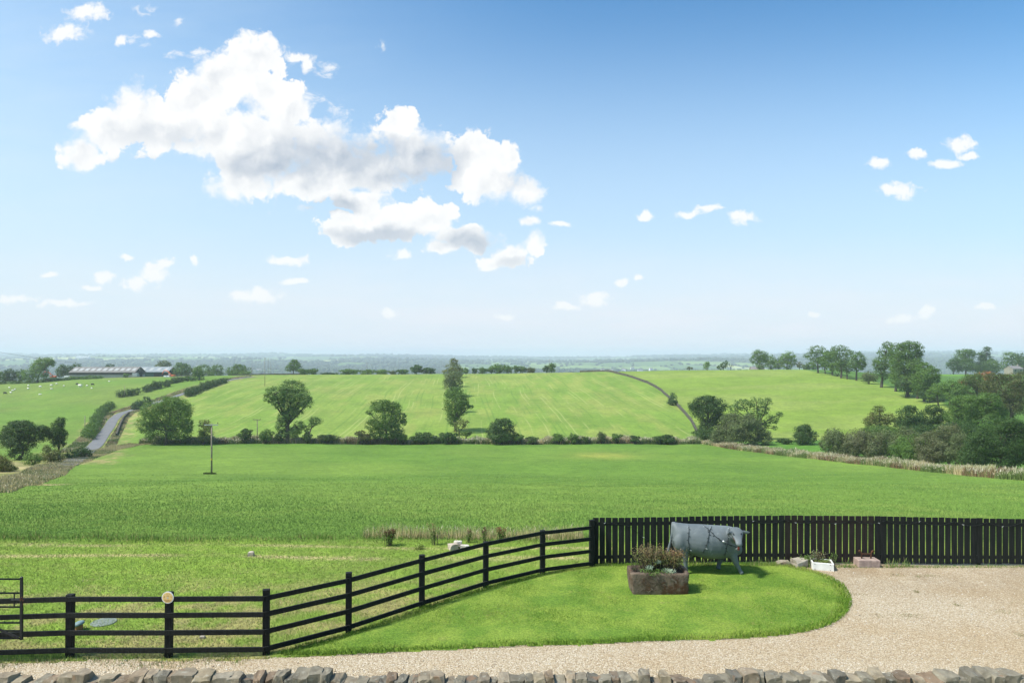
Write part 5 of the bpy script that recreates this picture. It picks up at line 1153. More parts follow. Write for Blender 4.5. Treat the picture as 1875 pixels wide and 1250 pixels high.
def rock_mesh(name, dims, seed, rough=0.16, cuts=3, skew=0.0, chip=0.35):
    """an angular split stone: a block cut by random planes and broken up"""
    r = random.Random(seed); bm = bmesh.new(); bmesh.ops.create_cube(bm, size=1.0)
    for k in range(cuts + 3):
        n_ = Vector((r.uniform(-1, 1), r.uniform(-1, 1), r.uniform(-.2, 1))).normalized()
        d_ = (abs(n_.x) + abs(n_.y) + abs(n_.z)) * 0.5 * r.uniform(.74, .95)
        ge = bm.verts[:] + bm.edges[:] + bm.faces[:]
        bmesh.ops.bisect_plane(bm, geom=ge, plane_co=n_ * d_, plane_no=n_, clear_outer=True)
        ed = [e for e in bm.edges if e.is_boundary]
        if ed: bmesh.ops.holes_fill(bm, edges=ed)
    bmesh.ops.triangulate(bm, faces=bm.faces[:])
    bmesh.ops.subdivide_edges(bm, edges=bm.edges[:], cuts=2, use_grid_fill=True)
    for v in bm.verts:
        q = v.co * 2.3 + Vector((seed * 1.7, 0, 0)); from mathutils import noise
        v.co += noise.noise_vector(q) * rough * .5 + noise.noise_vector(q * 3) * rough * .2
        v.co.x += skew * v.co.z
        v.co = Vector((v.co.x * dims[0], v.co.y * dims[1], v.co.z * dims[2]))
    bmesh.ops.recalc_face_normals(bm, faces=bm.faces[:])
    me = bpy.data.meshes.new(name); bm.to_mesh(me); bm.free(); return me
SM = stone_mat('wall_stone', [(0.164, 0.144, 0.108), (0.212, 0.186, 0.136), (0.136, 0.125, 0.101), (0.244, 0.213, 0.154), (0.176, 0.125, 0.084), (0.216, 0.190, 0.140)])
SMW = stone_mat('warm_wall_stone', [(0.264, 0.213, 0.140), (0.312, 0.262, 0.182), (0.232, 0.163, 0.105), (0.288, 0.251, 0.185), (0.248, 0.179, 0.115)])
root = empty('dry_stone_wall', Vector((0, 8.95, 0)), 'low dry stone wall with upright coping stones along the bottom of the view', 'wall')
rs = random.Random(21); px = -6.0; i = 0
while px < 1880:
    wpx = rs.choice([15, 18, 20, 24, 29]) * rs.uniform(.9, 1.1)
    if px < 480: wpx = rs.choice([17, 22, 27, 33]) * rs.uniform(.9, 1.1)
    if 1600 < px: wpx *= 1.08
    wpx = max(wpx, 15.0)
    D = 8.98; wm = wpx * D / F; x = (px + wpx / 2 - CX) / F * D
    top = (1228 + 3.0 * math.sin(px * .031) + rs.uniform(-5, 7) + (9 if 0 < px < 130 or 150 < px < 240 else 0) + (3 if 620 < px < 1350 else -2))
    zt = CZ - (top - HY) / F * (D + .08); hgt = rs.uniform(.28, .34)
    me = rock_mesh('coping_stone', (wm * 1.08, rs.uniform(.20, .27), hgt), 1000 + i, rough=.13, skew=rs.uniform(-.06, .16) * (1 if px > 900 else -.7) * .8)
    me.materials.append(SMW if (px < 480 and rs.random() < .75) or (px >= 480 and rs.random() < .22) else SM)
    o = bpy.data.objects.new('coping_stone', me); C.objects.link(o); o.parent = root
    o.location = (x, rs.uniform(-.03, .03), zt - hgt / 2); o.rotation_euler = (rs.uniform(-.12, .12), 0, rs.uniform(-.16, .16))
    px += wpx * 0.985 + rs.uniform(-.3, .6); i += 1
print('coping stones', i)
bx = []
for side in (0,):
    m = MB(); zc = 0.0
    for row in range(7):
        hgt = rs.uniform(.13, .17); x = -8.2 + rs.uniform(0, .2)
        while x < 8.4:
            wv = rs.uniform(.18, .45)
            m.box((x + wv / 2, rs.uniform(-.02, .02), zc + hgt / 2), (wv - .012, .46 - row * .012, hgt - .01), jit=.012); x += wv
        zc += hgt
    m.build('wall_face', SM, root)

ROCK = stone_mat('field_stone', [(0.30, 0.26, 0.20), (0.38, 0.34, 0.27), (0.34, 0.27, 0.20)], 4)
PALE = stone_mat('pale_stone', [(0.52, 0.45, 0.36), (0.60, 0.55, 0.47), (0.48, 0.36, 0.27)], 4)
def rock(name, px, py, wpx, hpx, label, mat, seed, dep=.8, lift=0, group=None, yaw=0):
    p = n2(px, py); k = p.y / F; wd = wpx * k; hh_ = hpx * k * 1.12
    me = rock_mesh(name, (wd * 1.1, wd * dep, hh_ * 1.15), seed, rough=.14); me.materials.append(mat)
    o = bpy.data.objects.new(name, me); C.objects.link(o); o.location = (p.x, p.y + wd * dep * .35, hh_ * .42 + lift); o.rotation_euler = (0, 0, yaw)
    return tag(o, label, 'stone', group)
rock('stone', 1436, 1036, 20, 7, 'flat tan stone half sunk in the grass below the fence', ROCK, 31)
rock('stone', 1467, 1039, 24, 13, 'brown squarish stone left of the white planter', ROCK, 32, yaw=.3)
G1 = 'pale rubble stones beside the track'
rock('rubble_stone', 829, 1006, 15, 9, 'pale rubble slab tilted at the left of the small heap behind the fence', PALE, 33, group=G1, yaw=.5)
rock('rubble_stone', 838, 1002, 13, 7, 'pale rubble stone on top at the middle of the small heap', PALE, 34, group=G1, lift=.05)
rock('rubble_stone', 851, 1005, 14, 6, 'pale rubble stone at the right end of the small heap', PALE, 35, group=G1)
rock('stone', 459, 1018, 9, 7, 'small pale stone alone on the edge of the track', PALE, 36)
rock('stone', 370, 1169, 8, 4, 'small grey stone showing in the cut grass below the sign post', ROCK, 37)

# block with the boot scraper
p = n2(1587, 1036); root = empty('stone_block', p, 'squared pinkish stone block standing by the picket fence', 'stone block')
BLK = simple('pink_sandstone', (0.40, 0.30, 0.25), (0.27, 0.20, 0.17), scale=9, rough=.95, bs=.8, bd=.012)
m = MB(); m.box((0, 0.0, .095), (.56, .33, .21)); o = m.build('block', BLK, root, bevel=.012); o.rotation_euler = (0, 0, R(-3))
root = empty('boot_scraper', p + Vector((0, 0.02, .2)), 'rusty iron boot scraper with curled ends on the stone block', 'boot scraper')
m = MB()
for s in (-1, 1):
    m.tube([(s * .12, 0, -.01), (s * .125, 0, .10), (s * .15, 0, .19), (s * .185, 0, .215), (s * .20, 0, .19), (s * .185, 0, .165), (s * .165, 0, .18)], .019, 7)
    m.build('scroll', RUST, root, smooth=True); m = MB()
m.bar((-.13, 0, .12), (.13, 0, .12), .014, .045); m.build('blade', RUST, root)

# white sink planter
p = n2(1512, 1045); root = empty('sink_planter', p + Vector((0, .22, 0)), 'white glazed butler sink used as a planter with a horseshoe', 'planter', rz=R(-16))
def trough(m, Lx, Ly, H, t, bot=.05):
    o_ = [(-Lx / 2, -Ly / 2), (Lx / 2, -Ly / 2), (Lx / 2, Ly / 2), (-Lx / 2, Ly / 2)]; i_ = [(a - math.copysign(t, a), b - math.copysign(t, b)) for a, b in o_]
    v = [(a, b, 0) for a, b in o_] + [(a, b, H) for a, b in o_] + [(a, b, H) for a, b in i_] + [(a, b, bot) for a, b in i_]
    f = [(3, 2, 1, 0)] + [(k, (k + 1) % 4, 4 + (k + 1) % 4, 4 + k) for k in range(4)] + [(4 + k, 4 + (k + 1) % 4, 8 + (k + 1) % 4, 8 + k) for k in range(4)] + [(8 + k, 8 + (k + 1) % 4, 12 + (k + 1) % 4, 12 + k) for k in range(4)] + [(12, 13, 14, 15)]
    return m.add(v, f)
trough(MB(), .52, .42, .20, .035).build('sink', WHITE, root, bevel=.008)
SOIL = simple('soil', (0.06, 0.045, 0.03), (0.035, 0.026, 0.018), scale=12, rough=1)
MB().box((0, 0, .15), (.45, .35, .03)).build('soil', SOIL, root)
m = MB()
for (x, z) in ((-.2, .165), (-.2, .035), (.17, .165), (.17, .035)): m.lathe([(.012, -.004), (.012, .004), (.0, .006)], (x, -.212, z), 8)
m.build('screw_caps', RUST, root)
root2 = empty('horseshoe', root.matrix_basis @ Vector((.285, -.06, .09)), 'rusty horseshoe leaning on the side of the white sink', 'horseshoe', rz=R(74 - 16))
m = MB(); m.tube([(.05 * math.cos(t) * 1.0, 0, .065 * math.sin(t)) for t in np.linspace(R(-60), R(240), 16)], .011, 6); o = m.build('shoe', RUST, root2, smooth=True); o.rotation_euler = (0, R(20), 0)

def plant(name, label, base, hgt, rad, n, cols, cat='plant', blade=.02, seed=0, up=1.0, mat=None, stems=6, droop=.2, tip=None):
    """a leafy clump: leaves strung along curved stems"""
    r = np.random.default_rng(seed); root = empty(name, base, label, cat); m = MB(); PT, NM = [], []
    for s in range(stems):
        a = r.uniform(0, 6.28); q = rad * math.sqrt(r.uniform(0, 1)); h = hgt * r.uniform(.6, 1.05)
        b0 = np.array((q * .45 * math.cos(a), q * .45 * math.sin(a) * .7, -.02)); e = np.array((q * math.cos(a) * (1 + droop), q * math.sin(a) * .7 * (1 + droop), h)); mid = (b0 + e) / 2 + np.array((-math.cos(a), -math.sin(a), 0)) * .12 * rad + np.array((0, 0, h * .12))
        m.tube([tuple(b0), tuple(mid), tuple(e)], [blade * .22, blade * .16, blade * .06], 4)
        k = max(4, n // stems); t = np.sqrt(r.uniform(.03, 1, k)); pp = (1 - t)[:, None] ** 2 * b0 + 2 * ((1 - t) * t)[:, None] * mid + (t ** 2)[:, None] * e
        PT.append(pp + r.normal(size=(k, 3)) * blade * .8); NM.append(r.normal(size=(k, 3)) + np.array((0, 0, .3)))
    PT = np.concatenate(PT); NM = np.concatenate(NM)
    if tip is not None:
        sel = PT[:, 2] + r.normal(size=len(PT)) * hgt * .14 > hgt * .70
        if sel.any(): leaf_mesh('flowers', PT[sel], NM[sel], blade, tip, root, r)
        PT, NM = PT[~sel], NM[~sel]
    if len(PT): leaf_mesh('leaves', PT, NM, blade, cols, root, r)
    m.build('stems', BARK, root); return root
LG = leafmat('plant_green', (0.08, 0.16, 0.03), (0.17, 0.27, 0.06)); LYG = leafmat('plant_lime', (0.16, 0.24, 0.04), (0.28, 0.33, 0.08))
HEA = leafmat('heather_green', (0.13, 0.17, 0.05), (0.24, 0.25, 0.09), (0.22, 0.15, 0.07), nscale=4); HEB = leafmat('heather_rust', (0.24, 0.125, 0.07), (0.36, 0.21, 0.12), (0.22, 0.17, 0.07), nscale=5)
HEP = leafmat('heather_tan', (0.24, 0.18, 0.09), (0.34, 0.25, 0.13)); SIL = leafmat('silver_leaf', (0.34, 0.42, 0.32), (0.52, 0.60, 0.46)); DOCK = leafmat('dock_seed', (0.07, 0.032, 0.022), (0.14, 0.06, 0.035)); DOCR = leafmat('dock_seed_red', (0.20, 0.08, 0.04), (0.30, 0.12, 0.07))
sb = root.location + Vector((0, 0, .15))
plant('planter_plant', 'low lime green leafy plant filling the white sink', sb + Vector((.02, -.02, 0)), .07, .17, 380, LYG, blade=.028, seed=1, stems=26)
plant('planter_plant', 'taller wispy tan plant at the back of the white sink', sb + Vector((-.06, .10, 0)), .26, .16, 200, HEP, blade=.022, seed=2, stems=20)
plant('fence_plant', 'grey leafed wispy plant behind the white sink at the fence', n2(1497, 1038), .42, .20, 420, leafmat('wispy', (0.16, 0.20, 0.10), (0.30, 0.33, 0.2)), blade=.03, seed=3, stems=18)
plant('fence_plant', 'grassy green plant between the brown stone and the white sink', n2(1478, 1036), .30, .22, 260, LG, blade=.035, seed=4, stems=16)
plant('fence_plant', 'small green plant right behind the white sink', n2(1527, 1034), .34, .10, 120, LG, blade=.03, seed=5, stems=8)

# stone trough planter
p = n2(1210, 1093); root = empty('stone_trough', p + Vector((0, .32, 0)), 'rough brown stone trough planter on the lawn in front of the cow', 'planter')
def trough_mat():
    m, n, b, o = new_mat('trough_stone'); v = ocoord(n); f = noi(n, v, 5, 7, .65)
    c = mixc(n, sst(n, f, .38, .62), (0.165, 0.122, 0.088, 1), (0.078, 0.055, 0.038, 1))
    c = mixc(n, mth(n, 'MULTIPLY', sst(n, noi(n, v, 2.4, 5, .65), .50, .64), .75), c, (0.105, 0.042, 0.018, 1))
    c = mixc(n, mth(n, 'MULTIPLY', sst(n, noi(n, v, 11, 5, .7), .58, .68), .5), c, (0.34, 0.29, 0.24, 1))
    n.links.new(c, b.inputs['Base Color']); b.inputs['Roughness'].default_value = .95
    bump(n, b, mth(n, 'ADD', f, noi(n, v, 16, 5, .7)), 1.0, .03); return m
bm = bmesh.new()
def superrect(Lx, Ly, z, e=16, n=64, ins=0):
    out_ = []
    for k in range(n):
        t = 2 * math.pi * k / n; c_, s_ = math.cos(t), math.sin(t)
        out_.append(Vector(((Lx / 2 - ins) * math.copysign(abs(c_) ** (2 / e), c_), (Ly / 2 - ins) * math.copysign(abs(s_) ** (2 / e), s_), z)))
    return out_
rings = [superrect(1.27, .60, -.03, ins=.02), superrect(1.28, .61, .03, ins=.0), superrect(1.31, .63, .16), superrect(1.34, .64, .34), superrect(1.35, .64, .49), superrect(1.34, .63, .545), superrect(1.34, .63, .555, ins=.03),
         superrect(1.34, .63, .55, ins=.075), superrect(1.34, .63, .50, ins=.09), superrect(1.34, .63, .44, ins=.09)]
from mathutils import noise as mnoise
rv = []
for ring in rings:
    row = []
    for q in ring:
        q = q + mnoise.noise_vector(q * 4.0) * .028 + mnoise.noise_vector(q * 13) * .010; row.append(bm.verts.new(q))
    rv.append(row)
for a, b in zip(rv[:-1], rv[1:]):
    for k in range(64): bm.faces.new((a[k], a[(k + 1) % 64], b[(k + 1) % 64], b[k]))
bm.faces.new(list(reversed(rv[0]))); bm.faces.new(rv[-1]); bmesh.ops.recalc_face_normals(bm, faces=bm.faces[:])
me = bpy.data.meshes.new('trough_body'); bm.to_mesh(me); bm.free(); me.materials.append(trough_mat())
for q in me.polygons: q.use_smooth = True
o = bpy.data.objects.new('trough_body', me); C.objects.link(o); o.parent = root
MB().box((0, 0, .485), (1.12, .44, .03)).build('soil', SOIL, root)
tb = root.location + Vector((0, 0, .50))
plant('heather', 'large brown and green heather at the left in the stone trough', tb + Vector((-.22, .03, 0)), .58, .34, 2600, HEA, cat='heather', blade=.026, seed=11, stems=110, tip=HEP)
plant('heather', 'rust red flowered heather at the right in the stone trough', tb + Vector((.34, .02, 0)), .50, .34, 2600, HEA, cat='heather', blade=.026, seed=12, stems=110, tip=HEB)
plant('heather', 'grey green tuft between the two heathers in the trough', tb + Vector((.06, .08, 0)), .48, .18, 700, SIL if False else HEA, cat='heather', blade=.026, seed=13, stems=30)
def rosette(label, base, r_, seed, name='silver_plant'):
    rr_ = random.Random(seed); root = empty(name, base, label, 'succulent'); m = MB()
    for k in range(46):
        a = rr_.uniform(0, 6.28); e = rr_.uniform(.15, 1.35); d = Vector((math.cos(a) * math.cos(e), math.sin(a) * math.cos(e), math.sin(e))); b = Vector((rr_.uniform(-.3, .3) * r_, rr_.uniform(-.3, .3) * r_, 0))
        m.tube([b, b + d * r_ * .5, b + d * r_], [r_ * .03, r_ * .07, r_ * .015], 5)
    m.build('leaves', SIL, root)
rosette('large silvery green plant spilling at the front of the trough', tb + Vector((.24, -.20, -.02)), .15, 1)
rosette('second silvery plant beside the large one at the trough front', tb + Vector((.16, -.14, 0)), .12, 2)
rosette('small silvery plant in the left half of the trough', tb + Vector((-.22, -.12, .08)), .12, 3)
rosette('small silvery plant high in the middle of the trough', tb + Vector((-.03, -.04, .20)), .10, 4)
plant('planter_plant', 'bright green ground plant along the front of the stone trough', tb + Vector((-.08, -.15, 0)), .10, .38, 800, LG, blade=.026, seed=14, stems=50)
plant('planter_plant', 'thin spiky grass at the left end of the stone trough', tb + Vector((-.52, .0, 0)), .30, .14, 60, LG, blade=.02, seed=15, stems=16, droop=.6)
# docks and single weeds at the field edge
plant('dock_plant', 'dark brown seeding dock plant standing at the field edge', Vector(n2(711, 999)) , .50, .22, 1500, LG, cat='weed', blade=.032, seed=21, stems=22, tip=DOCK, droop=.1)
plant('dock_plant', 'rusty red seeding dock plant above the rail fence', Vector(n2(918, 990)), .42, .14, 700, LG, cat='weed', blade=.030, seed=22, stems=14, tip=DOCR, droop=.1)
plant('dock_plant', 'small dark dock plant among the weeds left of the red one', Vector(n2(858, 993)), .38, .11, 400, LG, cat='weed', blade=.028, seed=23, stems=9, tip=DOCK, droop=.1)
plant('dock_plant', 'small dark dock plant just right of the rubble heap', Vector(n2(886, 992)), .42, .13, 500, LG, cat='weed', blade=.028, seed=24, stems=10, tip=DOCK, droop=.1)
plant('weed', 'tall pale thistle with fluffy heads above the rubble heap', Vector(n2(797, 997)), .62, .22, 600, LG, cat='weed', blade=.028, seed=25, stems=12, tip=HEP, droop=.1)
plant('weed', 'bright green leafy weed at the track edge left of the rubble', Vector(n2(767, 1005)), .12, .14, 120, LYG, cat='weed', blade=.05, seed=26, stems=10)

# ---------------------------------------------------------------- the cow statue
DC = 17.4; kc = DC / F
def cp(px, py, dy=0.0): return Vector(((px - CX) / F * (DC + dy), DC + dy, CZ - (py - HY) / F * (DC + dy)))
O = cp(1285, 1052); O.z = 0
root = empty('cow_statue', O, 'life size grey painted cow statue on the lawn in front of the picket fence', 'statue')
def ring_loft(rings_, n=28):
    """rings: centre, radius sideways, radius up, direction axis of travel is roughly x"""
    m = MB(); base = 0
    for (c, ry, rz) in rings_:
        for k in range(n):
            t = 2 * math.pi * k / n; ct, st_ = math.cos(t), math.sin(t)
            m.v.append((c[0] - O.x, c[1] - O.y + ry * math.copysign(abs(ct) ** .85, ct), c[2] - O.z + rz * math.copysign(abs(st_) ** .9, st_)))
    for i in range(len(rings_) - 1):
        for k in range(n): q = i * n; m.f.append((q + k, q + (k + 1) % n, q + n + (k + 1) % n, q + n + k))
    m.f.append(tuple(reversed(range(n)))); q = (len(rings_) - 1) * n; m.f.append(tuple(q + k for k in range(n)))
    return m
def seg(x, top, bot, hw, dy=0): return (cp(x, (top + bot) / 2, dy), hw, (bot - top) / 2 * kc)
body = ring_loft([seg(1230.5, 963, 975, .05), seg(1231.5, 957, 992, .17), seg(1235, 955.5, 1003, .25), seg(1243, 957, 1010, .31), seg(1254, 958.5, 1012, .34), seg(1266, 959.5, 1014, .38), seg(1280, 960, 1018, .42), seg(1296, 961, 1021, .43),
                  seg(1312, 962, 1021, .41), seg(1326, 962.5, 1020, .36), seg(1338, 963.5, 1019, .31), seg(1346, 966, 1016, .25), seg(1352, 972, 1011, .17), seg(1355.5, 984, 1003, .08)])
allm = MB(); allm.add(body.v, body.f)
for (px, py, dy, rx, ry, rz) in ((1247, 990, -.20, .17, .13, .26), (1247, 990, .20, .17, .13, .26), (1333, 990, -.19, .17, .13, .28), (1322, 1002, -.02, .36, .32, .17), (1350, 1004, -.04, .12, .15, .16)):
    bm_ = bmesh.new(); bmesh.ops.create_icosphere(bm_, subdivisions=3, radius=1.0); c_ = cp(px, py, dy) - O
    allm.add([(c_.x + v.co.x * rx, c_.y + v.co.y * ry, c_.z + v.co.z * rz) for v in bm_.verts], [tuple(v.index for v in f.verts) for f in bm_.faces]); bm_.free()
def T(pts, rad, n=12): allm.tube([p - O for p in pts], rad, n)
# neck and head turned towards the house
T([cp(1334, 986, -.02), cp(1342, 980, -.18), cp(1347, 976, -.34)], [.27, .22, .17])
hd = [(1348.5, 965.0, -.34, .05, .05), (1348.5, 967.5, -.38, .105, .09), (1349, 972, -.42, .155, .12), (1349.5, 977, -.46, .155, .125), (1350.5, 983, -.53, .120, .110), (1351.8, 988, -.60, .092, .09), (1352.8, 992.5, -.65, .082, .078), (1353.3, 996, -.66, .085, .07), (1353.5, 999, -.65, .06, .055)]
n = 20; vv = []
for (px, py, dy, rx, ry) in hd:
    c = cp(px, py, dy) - O
    for k in range(n): t = 2 * math.pi * k / n; vv.append((c.x + rx * math.cos(t), c.y + ry * math.sin(t), c.z + 0.25 * ry * math.sin(t)))
ff = [(i * n + k, i * n + (k + 1) % n, (i + 1) * n + (k + 1) % n, (i + 1) * n + k) for i in range(len(hd) - 1) for k in range(n)] + [tuple(reversed(range(n))), tuple((len(hd) - 1) * n + k for k in range(n))]
allm.add(vv, ff)
for s, pts in ((-1, [(1343, 974, -.44), (1338, 974.5, -.48), (1334, 975.5, -.50), (1330, 976, -.50)]), (1, [(1357, 972.5, -.38), (1363, 974, -.38), (1369, 974.5, -.38), (1374, 974, -.38)])):
    c_ = [cp(*q) - O for q in pts]; rr = [(.030, .025), (.052, .022), (.045, .018), (.012, .010)]; vv = []
    for c, (a, b) in zip(c_, rr):
        for k in range(10): t = 2 * math.pi * k / 10; vv.append((c.x, c.y + b * math.cos(t), c.z + a * math.sin(t)))
    allm.add(vv, [(i * 10 + k, i * 10 + (k + 1) % 10, (i + 1) * 10 + (k + 1) % 10, (i + 1) * 10 + k) for i in range(3) for k in range(10)] + [tuple(reversed(range(10))), tuple(30 + k for k in range(10))])
# legs
T([cp(1245, 985, -.13), cp(1250, 1003, -.17), cp(1254, 1017, -.18), cp(1255, 1030, -.17), cp(1257, 1046, -.17), cp(1258, 1051, -.17)], [.19, .15, .078, .058, .046, .062])
T([cp(1241, 990, .17), cp(1244, 1006, .18), cp(1246, 1018, .18), cp(1243, 1029, .18), cp(1247, 1040, .18), cp(1247, 1045, .18)], [.17, .12, .07, .056, .045, .058])
T([cp(1336, 1000, -.10), cp(1341, 1014, -.15), cp(1346, 1026, -.17), cp(1350, 1035, -.17), cp(1355, 1044, -.17), cp(1357, 1047.5, -.18), cp(1359.5, 1050.5, -.22)], [.19, .125, .082, .062, .05, .052, .056])
T([cp(1328, 1003, .14), cp(1322, 1016, .18), cp(1318, 1026, .20), cp(1316, 1034, .20), cp(1315, 1041, .20)], [.16, .10, .065, .052, .06])
T([cp(1262, 1006, 0), cp(1264, 1016, 0), cp(1264.5, 1020, 0)], [.14, .10, .03])
# tail
T([cp(1236, 958, 0), cp(1232.5, 957.5, -.01), cp(1231, 963, -.04), cp(1230, 975, -.06), cp(1227.5, 990, -.06), cp(1224.5, 1003, -.06), cp(1222.5, 1011, -.06), cp(1221.5, 1015.5, -.06)], [.05, .055, .036, .028, .026, .038, .045, .016], 8)
COWM, n_, b_2, o_2 = new_mat('grey_blue_painted_resin')
v = ocoord(n_); st = vmt(n_, 'MULTIPLY', v, (7, 7, .5))
c = mixc(n_, sst(n_, noi(n_, v, 2.2, 5, .6), .38, .65), (0.112, 0.130, 0.134, 1), (0.152, 0.170, 0.172, 1))
c = mixc(n_, mth(n_, 'MULTIPLY', sst(n_, noi(n_, st, 2.0, 4, .6), .58, .72), .45), c, (0.24, 0.26, 0.26, 1))
c = mixc(n_, mth(n_, 'MULTIPLY', sst(n_, noi(n_, v, 14, 5, .7), .6, .72), .3), c, (0.09, 0.11, 0.12, 1))
n_.links.new(c, b_2.inputs['Base Color']); b_2.inputs['Roughness'].default_value = .6; bump(n_, b_2, noi(n_, v, 9, 5, .6), .25, .01)
o = allm.build('body', COWM, root, smooth=True)
md = o.modifiers.new('join', 'REMESH'); md.mode = 'VOXEL'; md.voxel_size = 0.016; md.use_smooth_shade = True
md = o.modifiers.new('soft', 'SMOOTH'); md.factor = .6; md.iterations = 7
dg = bpy.context.evaluated_depsgraph_get(); me2 = bpy.data.meshes.new_from_object(o.evaluated_get(dg)); old = o.data; o.modifiers.clear(); o.data = me2; me2.name = 'body'
if not me2.materials: me2.materials.append(COWM)
for q in me2.polygons: q.use_smooth = True
# face: nostrils, eyes
m = MB()
for s in (-1, 1): m.lathe([(.004, -.01), (.016, 0), (.004, .01)], cp(1353.1 + s * 2.6, 994.5, -.665) - O, 8)
m.build('nostrils', GM, root)
for s in (-1, 1): MB().lathe([(.003, -.018), (.017, -.008), (.019, 0), (.017, .008), (.003, .018)], cp(1349.8 + s * 7.4, 976.5, -.545) - O, 10).build('eye', GM, root, smooth=True)
STR = simple('red_strap', (0.20, 0.055, 0.045), (0.13, 0.04, 0.035), rough=.7, bs=0)
m = MB(); m.tube([cp(1341.5, 978, -.47) - O, cp(1343, 984, -.50) - O, cp(1347, 991, -.56) - O, cp(1352, 998, -.58) - O, cp(1357, 993, -.55) - O, cp(1359.5, 983, -.47) - O], .010, 6); m.build('halter', STR, root)
m = MB(); m.box(cp(1352.6, 1003, -.60) - O, (.045, .025, .10)); m.build('hanging_tag', simple('red_tag', (0.32, 0.06, 0.045), rough=.6, bs=0), root, bevel=.006)

# string lights: round the cow, and along the picket fence
WIRE = simple('dark_green_cable', (0.010, 0.014, 0.012), rough=.5, bs=0); BULB = simple('clear_bulb', (0.62, 0.64, 0.62), (0.5, 0.52, 0.5), rough=.15, bs=0)
def lights(name, label, pts, every, group=None, rad=.0055, big=()):
    root = empty(name, pts[0], label, 'string lights', group); b0 = Vector(pts[0]); m = MB(); m.tube([Vector(p) - b0 for p in pts], rad, 5); m.build('cable', WIRE, root)
    L = 0; nxt = every * .6; mb_ = MB(); cnt = 0
    for a, b in zip(pts[:-1], pts[1:]):
        a = Vector(a); b = Vector(b); s = (b - a).length
        while nxt < L + s and cnt < 90:
            q = a.lerp(b, (nxt - L) / s) - b0; sgn = 1 if cnt % 2 else -1
            bm_ = MB(); bm_.tube([q, q + Vector((sgn * .03, -.01, -.012))], [.006, .005], 5); bm_.lathe([(.002, -.010), (.006, -.006), (.006, .004), (.002, .01)], q + Vector((sgn * .036, -.012, -.012)), 6)
            o = bm_.build('bulb', BULB if cnt % 7 == 0 else WIRE, root); nxt += every; cnt += 1
        L += s
    for q in big: MB().lathe([(.004, -.024), (.02, -.012), (.024, 0), (.02, .012), (.004, .024)], Vector(q) - b0, 12).build('lamp_bulb', simple('white_bulb', (0.85, 0.85, 0.85), rough=.2, bs=0), root, smooth=True)
bvh = None
from mathutils.bvhtree import BVHTree
bvh = BVHTree.FromPolygons([v.co + O for v in me2.vertices], [tuple(q.vertices) for q in me2.polygons])
def on_cow(px, py, off=.012):
    d = Vector(((px - CX) / F, 1, -(py - HY) / F)).normalized(); h = bvh.ray_cast(Vector((0, 0, CZ)), d)
    return h[0] + h[1] * off if h[0] is not None else cp(px, py, -.3)
def cowline(pp, k=10):
    out_ = []
    for (a, b), (c_, d_) in zip(pp[:-1], pp[1:]):
        for i in range(k): t = i / k; out_.append(on_cow(a + (c_ - a) * t, b + (d_ - b) * t))
    out_.append(on_cow(*pp[-1])); return out_
WR = 'string lights wound round the cow'
lights('string_lights', 'string of lights hanging round the hindquarters of the cow', cowline([(1261, 962), (1261.5, 975), (1260, 990), (1262.5, 1003), (1263, 1014)]), .09, WR)
lights('string_lights', 'string of lights round the middle of the cow belly', cowline([(1303, 964), (1299, 972), (1297, 985), (1293, 1000), (1287, 1012)]), .09, WR)
lights('string_lights', 'string of lights crossing the flank diagonally to the cow muzzle', cowline([(1288, 962), (1298, 970), (1310, 982), (1322, 990), (1332, 996)]) + [on_cow(1340, 997.5), on_cow(1347, 1001), cp(1351, 1004, -.62)], .09, WR, big=[on_cow(1323.5, 990.5, .03)])
lights('string_lights', 'string of lights round the shoulder of the cow', cowline([(1336, 966), (1334, 978), (1332, 995), (1329, 1008), (1327, 1017)]), .09, WR)
def fpt(u, drop): i = (u - 1091) / 11.72; _, D = pk(i); return Vector(((u - CX) / F * D, D - .018, CZ - (float(tops(u)) - HY) / F * D - drop))
pts = []
us = list(range(1374, 1876, 3))
for k, u in enumerate(us): ph = ((u - 1374) % 62) / 62; pts.append(fpt(u, .10 + .10 * math.sin(ph * math.pi)))
lights('string_lights', 'long string of lights draped in swags along the top of the picket fence', pts, .16)
pts = [fpt(u, .12 + d) for u, d in ((1102, 0), (1120, .03), (1140, .06), (1155, .12), (1165, .24), (1172, .36), (1185, .46), (1200, .52), (1218, .50))]
lights('string_lights', 'string of lights sagging down the pickets left of the cow', pts, .16)

# ---------------------------------------------------------------- poles
POLEM = simple('weathered_pole', (0.30, 0.25, 0.19), (0.20, 0.165, 0.12), scale=3, rough=.95); STEEL = simple('galvanised_steel', (0.42, 0.44, 0.45), (0.32, 0.34, 0.35), rough=.5, metallic=.3, bs=0); PORC = simple('insulator_brown', (0.10, 0.07, 0.06), rough=.3, bs=0)
def pole(label, px, base, top, D=None, arm=0, rad=.14, ins=(), group=None, name='utility_pole', band=False, armM=None):
    if D is None: D = onray(px, base)[1]
    B = G(px, D); H = CZ - (top - HY) / F * D - B.z; root = empty(name, B, label, 'pole', group)
    MB().tube([(0, 0, -.5), (0, 0, H * .5), (0, 0, H)], [rad, rad * .88, rad * .72], 10).build('post', POLEM, root, smooth=True)
    if arm:
        MB().box((0, -rad - .03, H - .12), (arm, .10, .12)).build('crossarm', armM or POLEM, root)
        for x in ins:
            m = MB(); m.tube([(x * arm / 2, -rad - .03, H - .06), (x * arm / 2, -rad - .03, H + .10)], .02, 5); m.lathe([(.05, .0), (.075, .05), (.05, .11), (.065, .15), (.02, .22)], (x * arm / 2, -rad - .03, H + .08), 8); m.build('insulator', PORC, root)
    if band: m = MB(); m.lathe([(rad * .93, 0), (rad * .93, .28)], (0, 0, H * .28), 12); m.build('warning_band', simple('yellow_band', (0.6, 0.42, 0.05), rough=.5, bs=0), root)
    return root
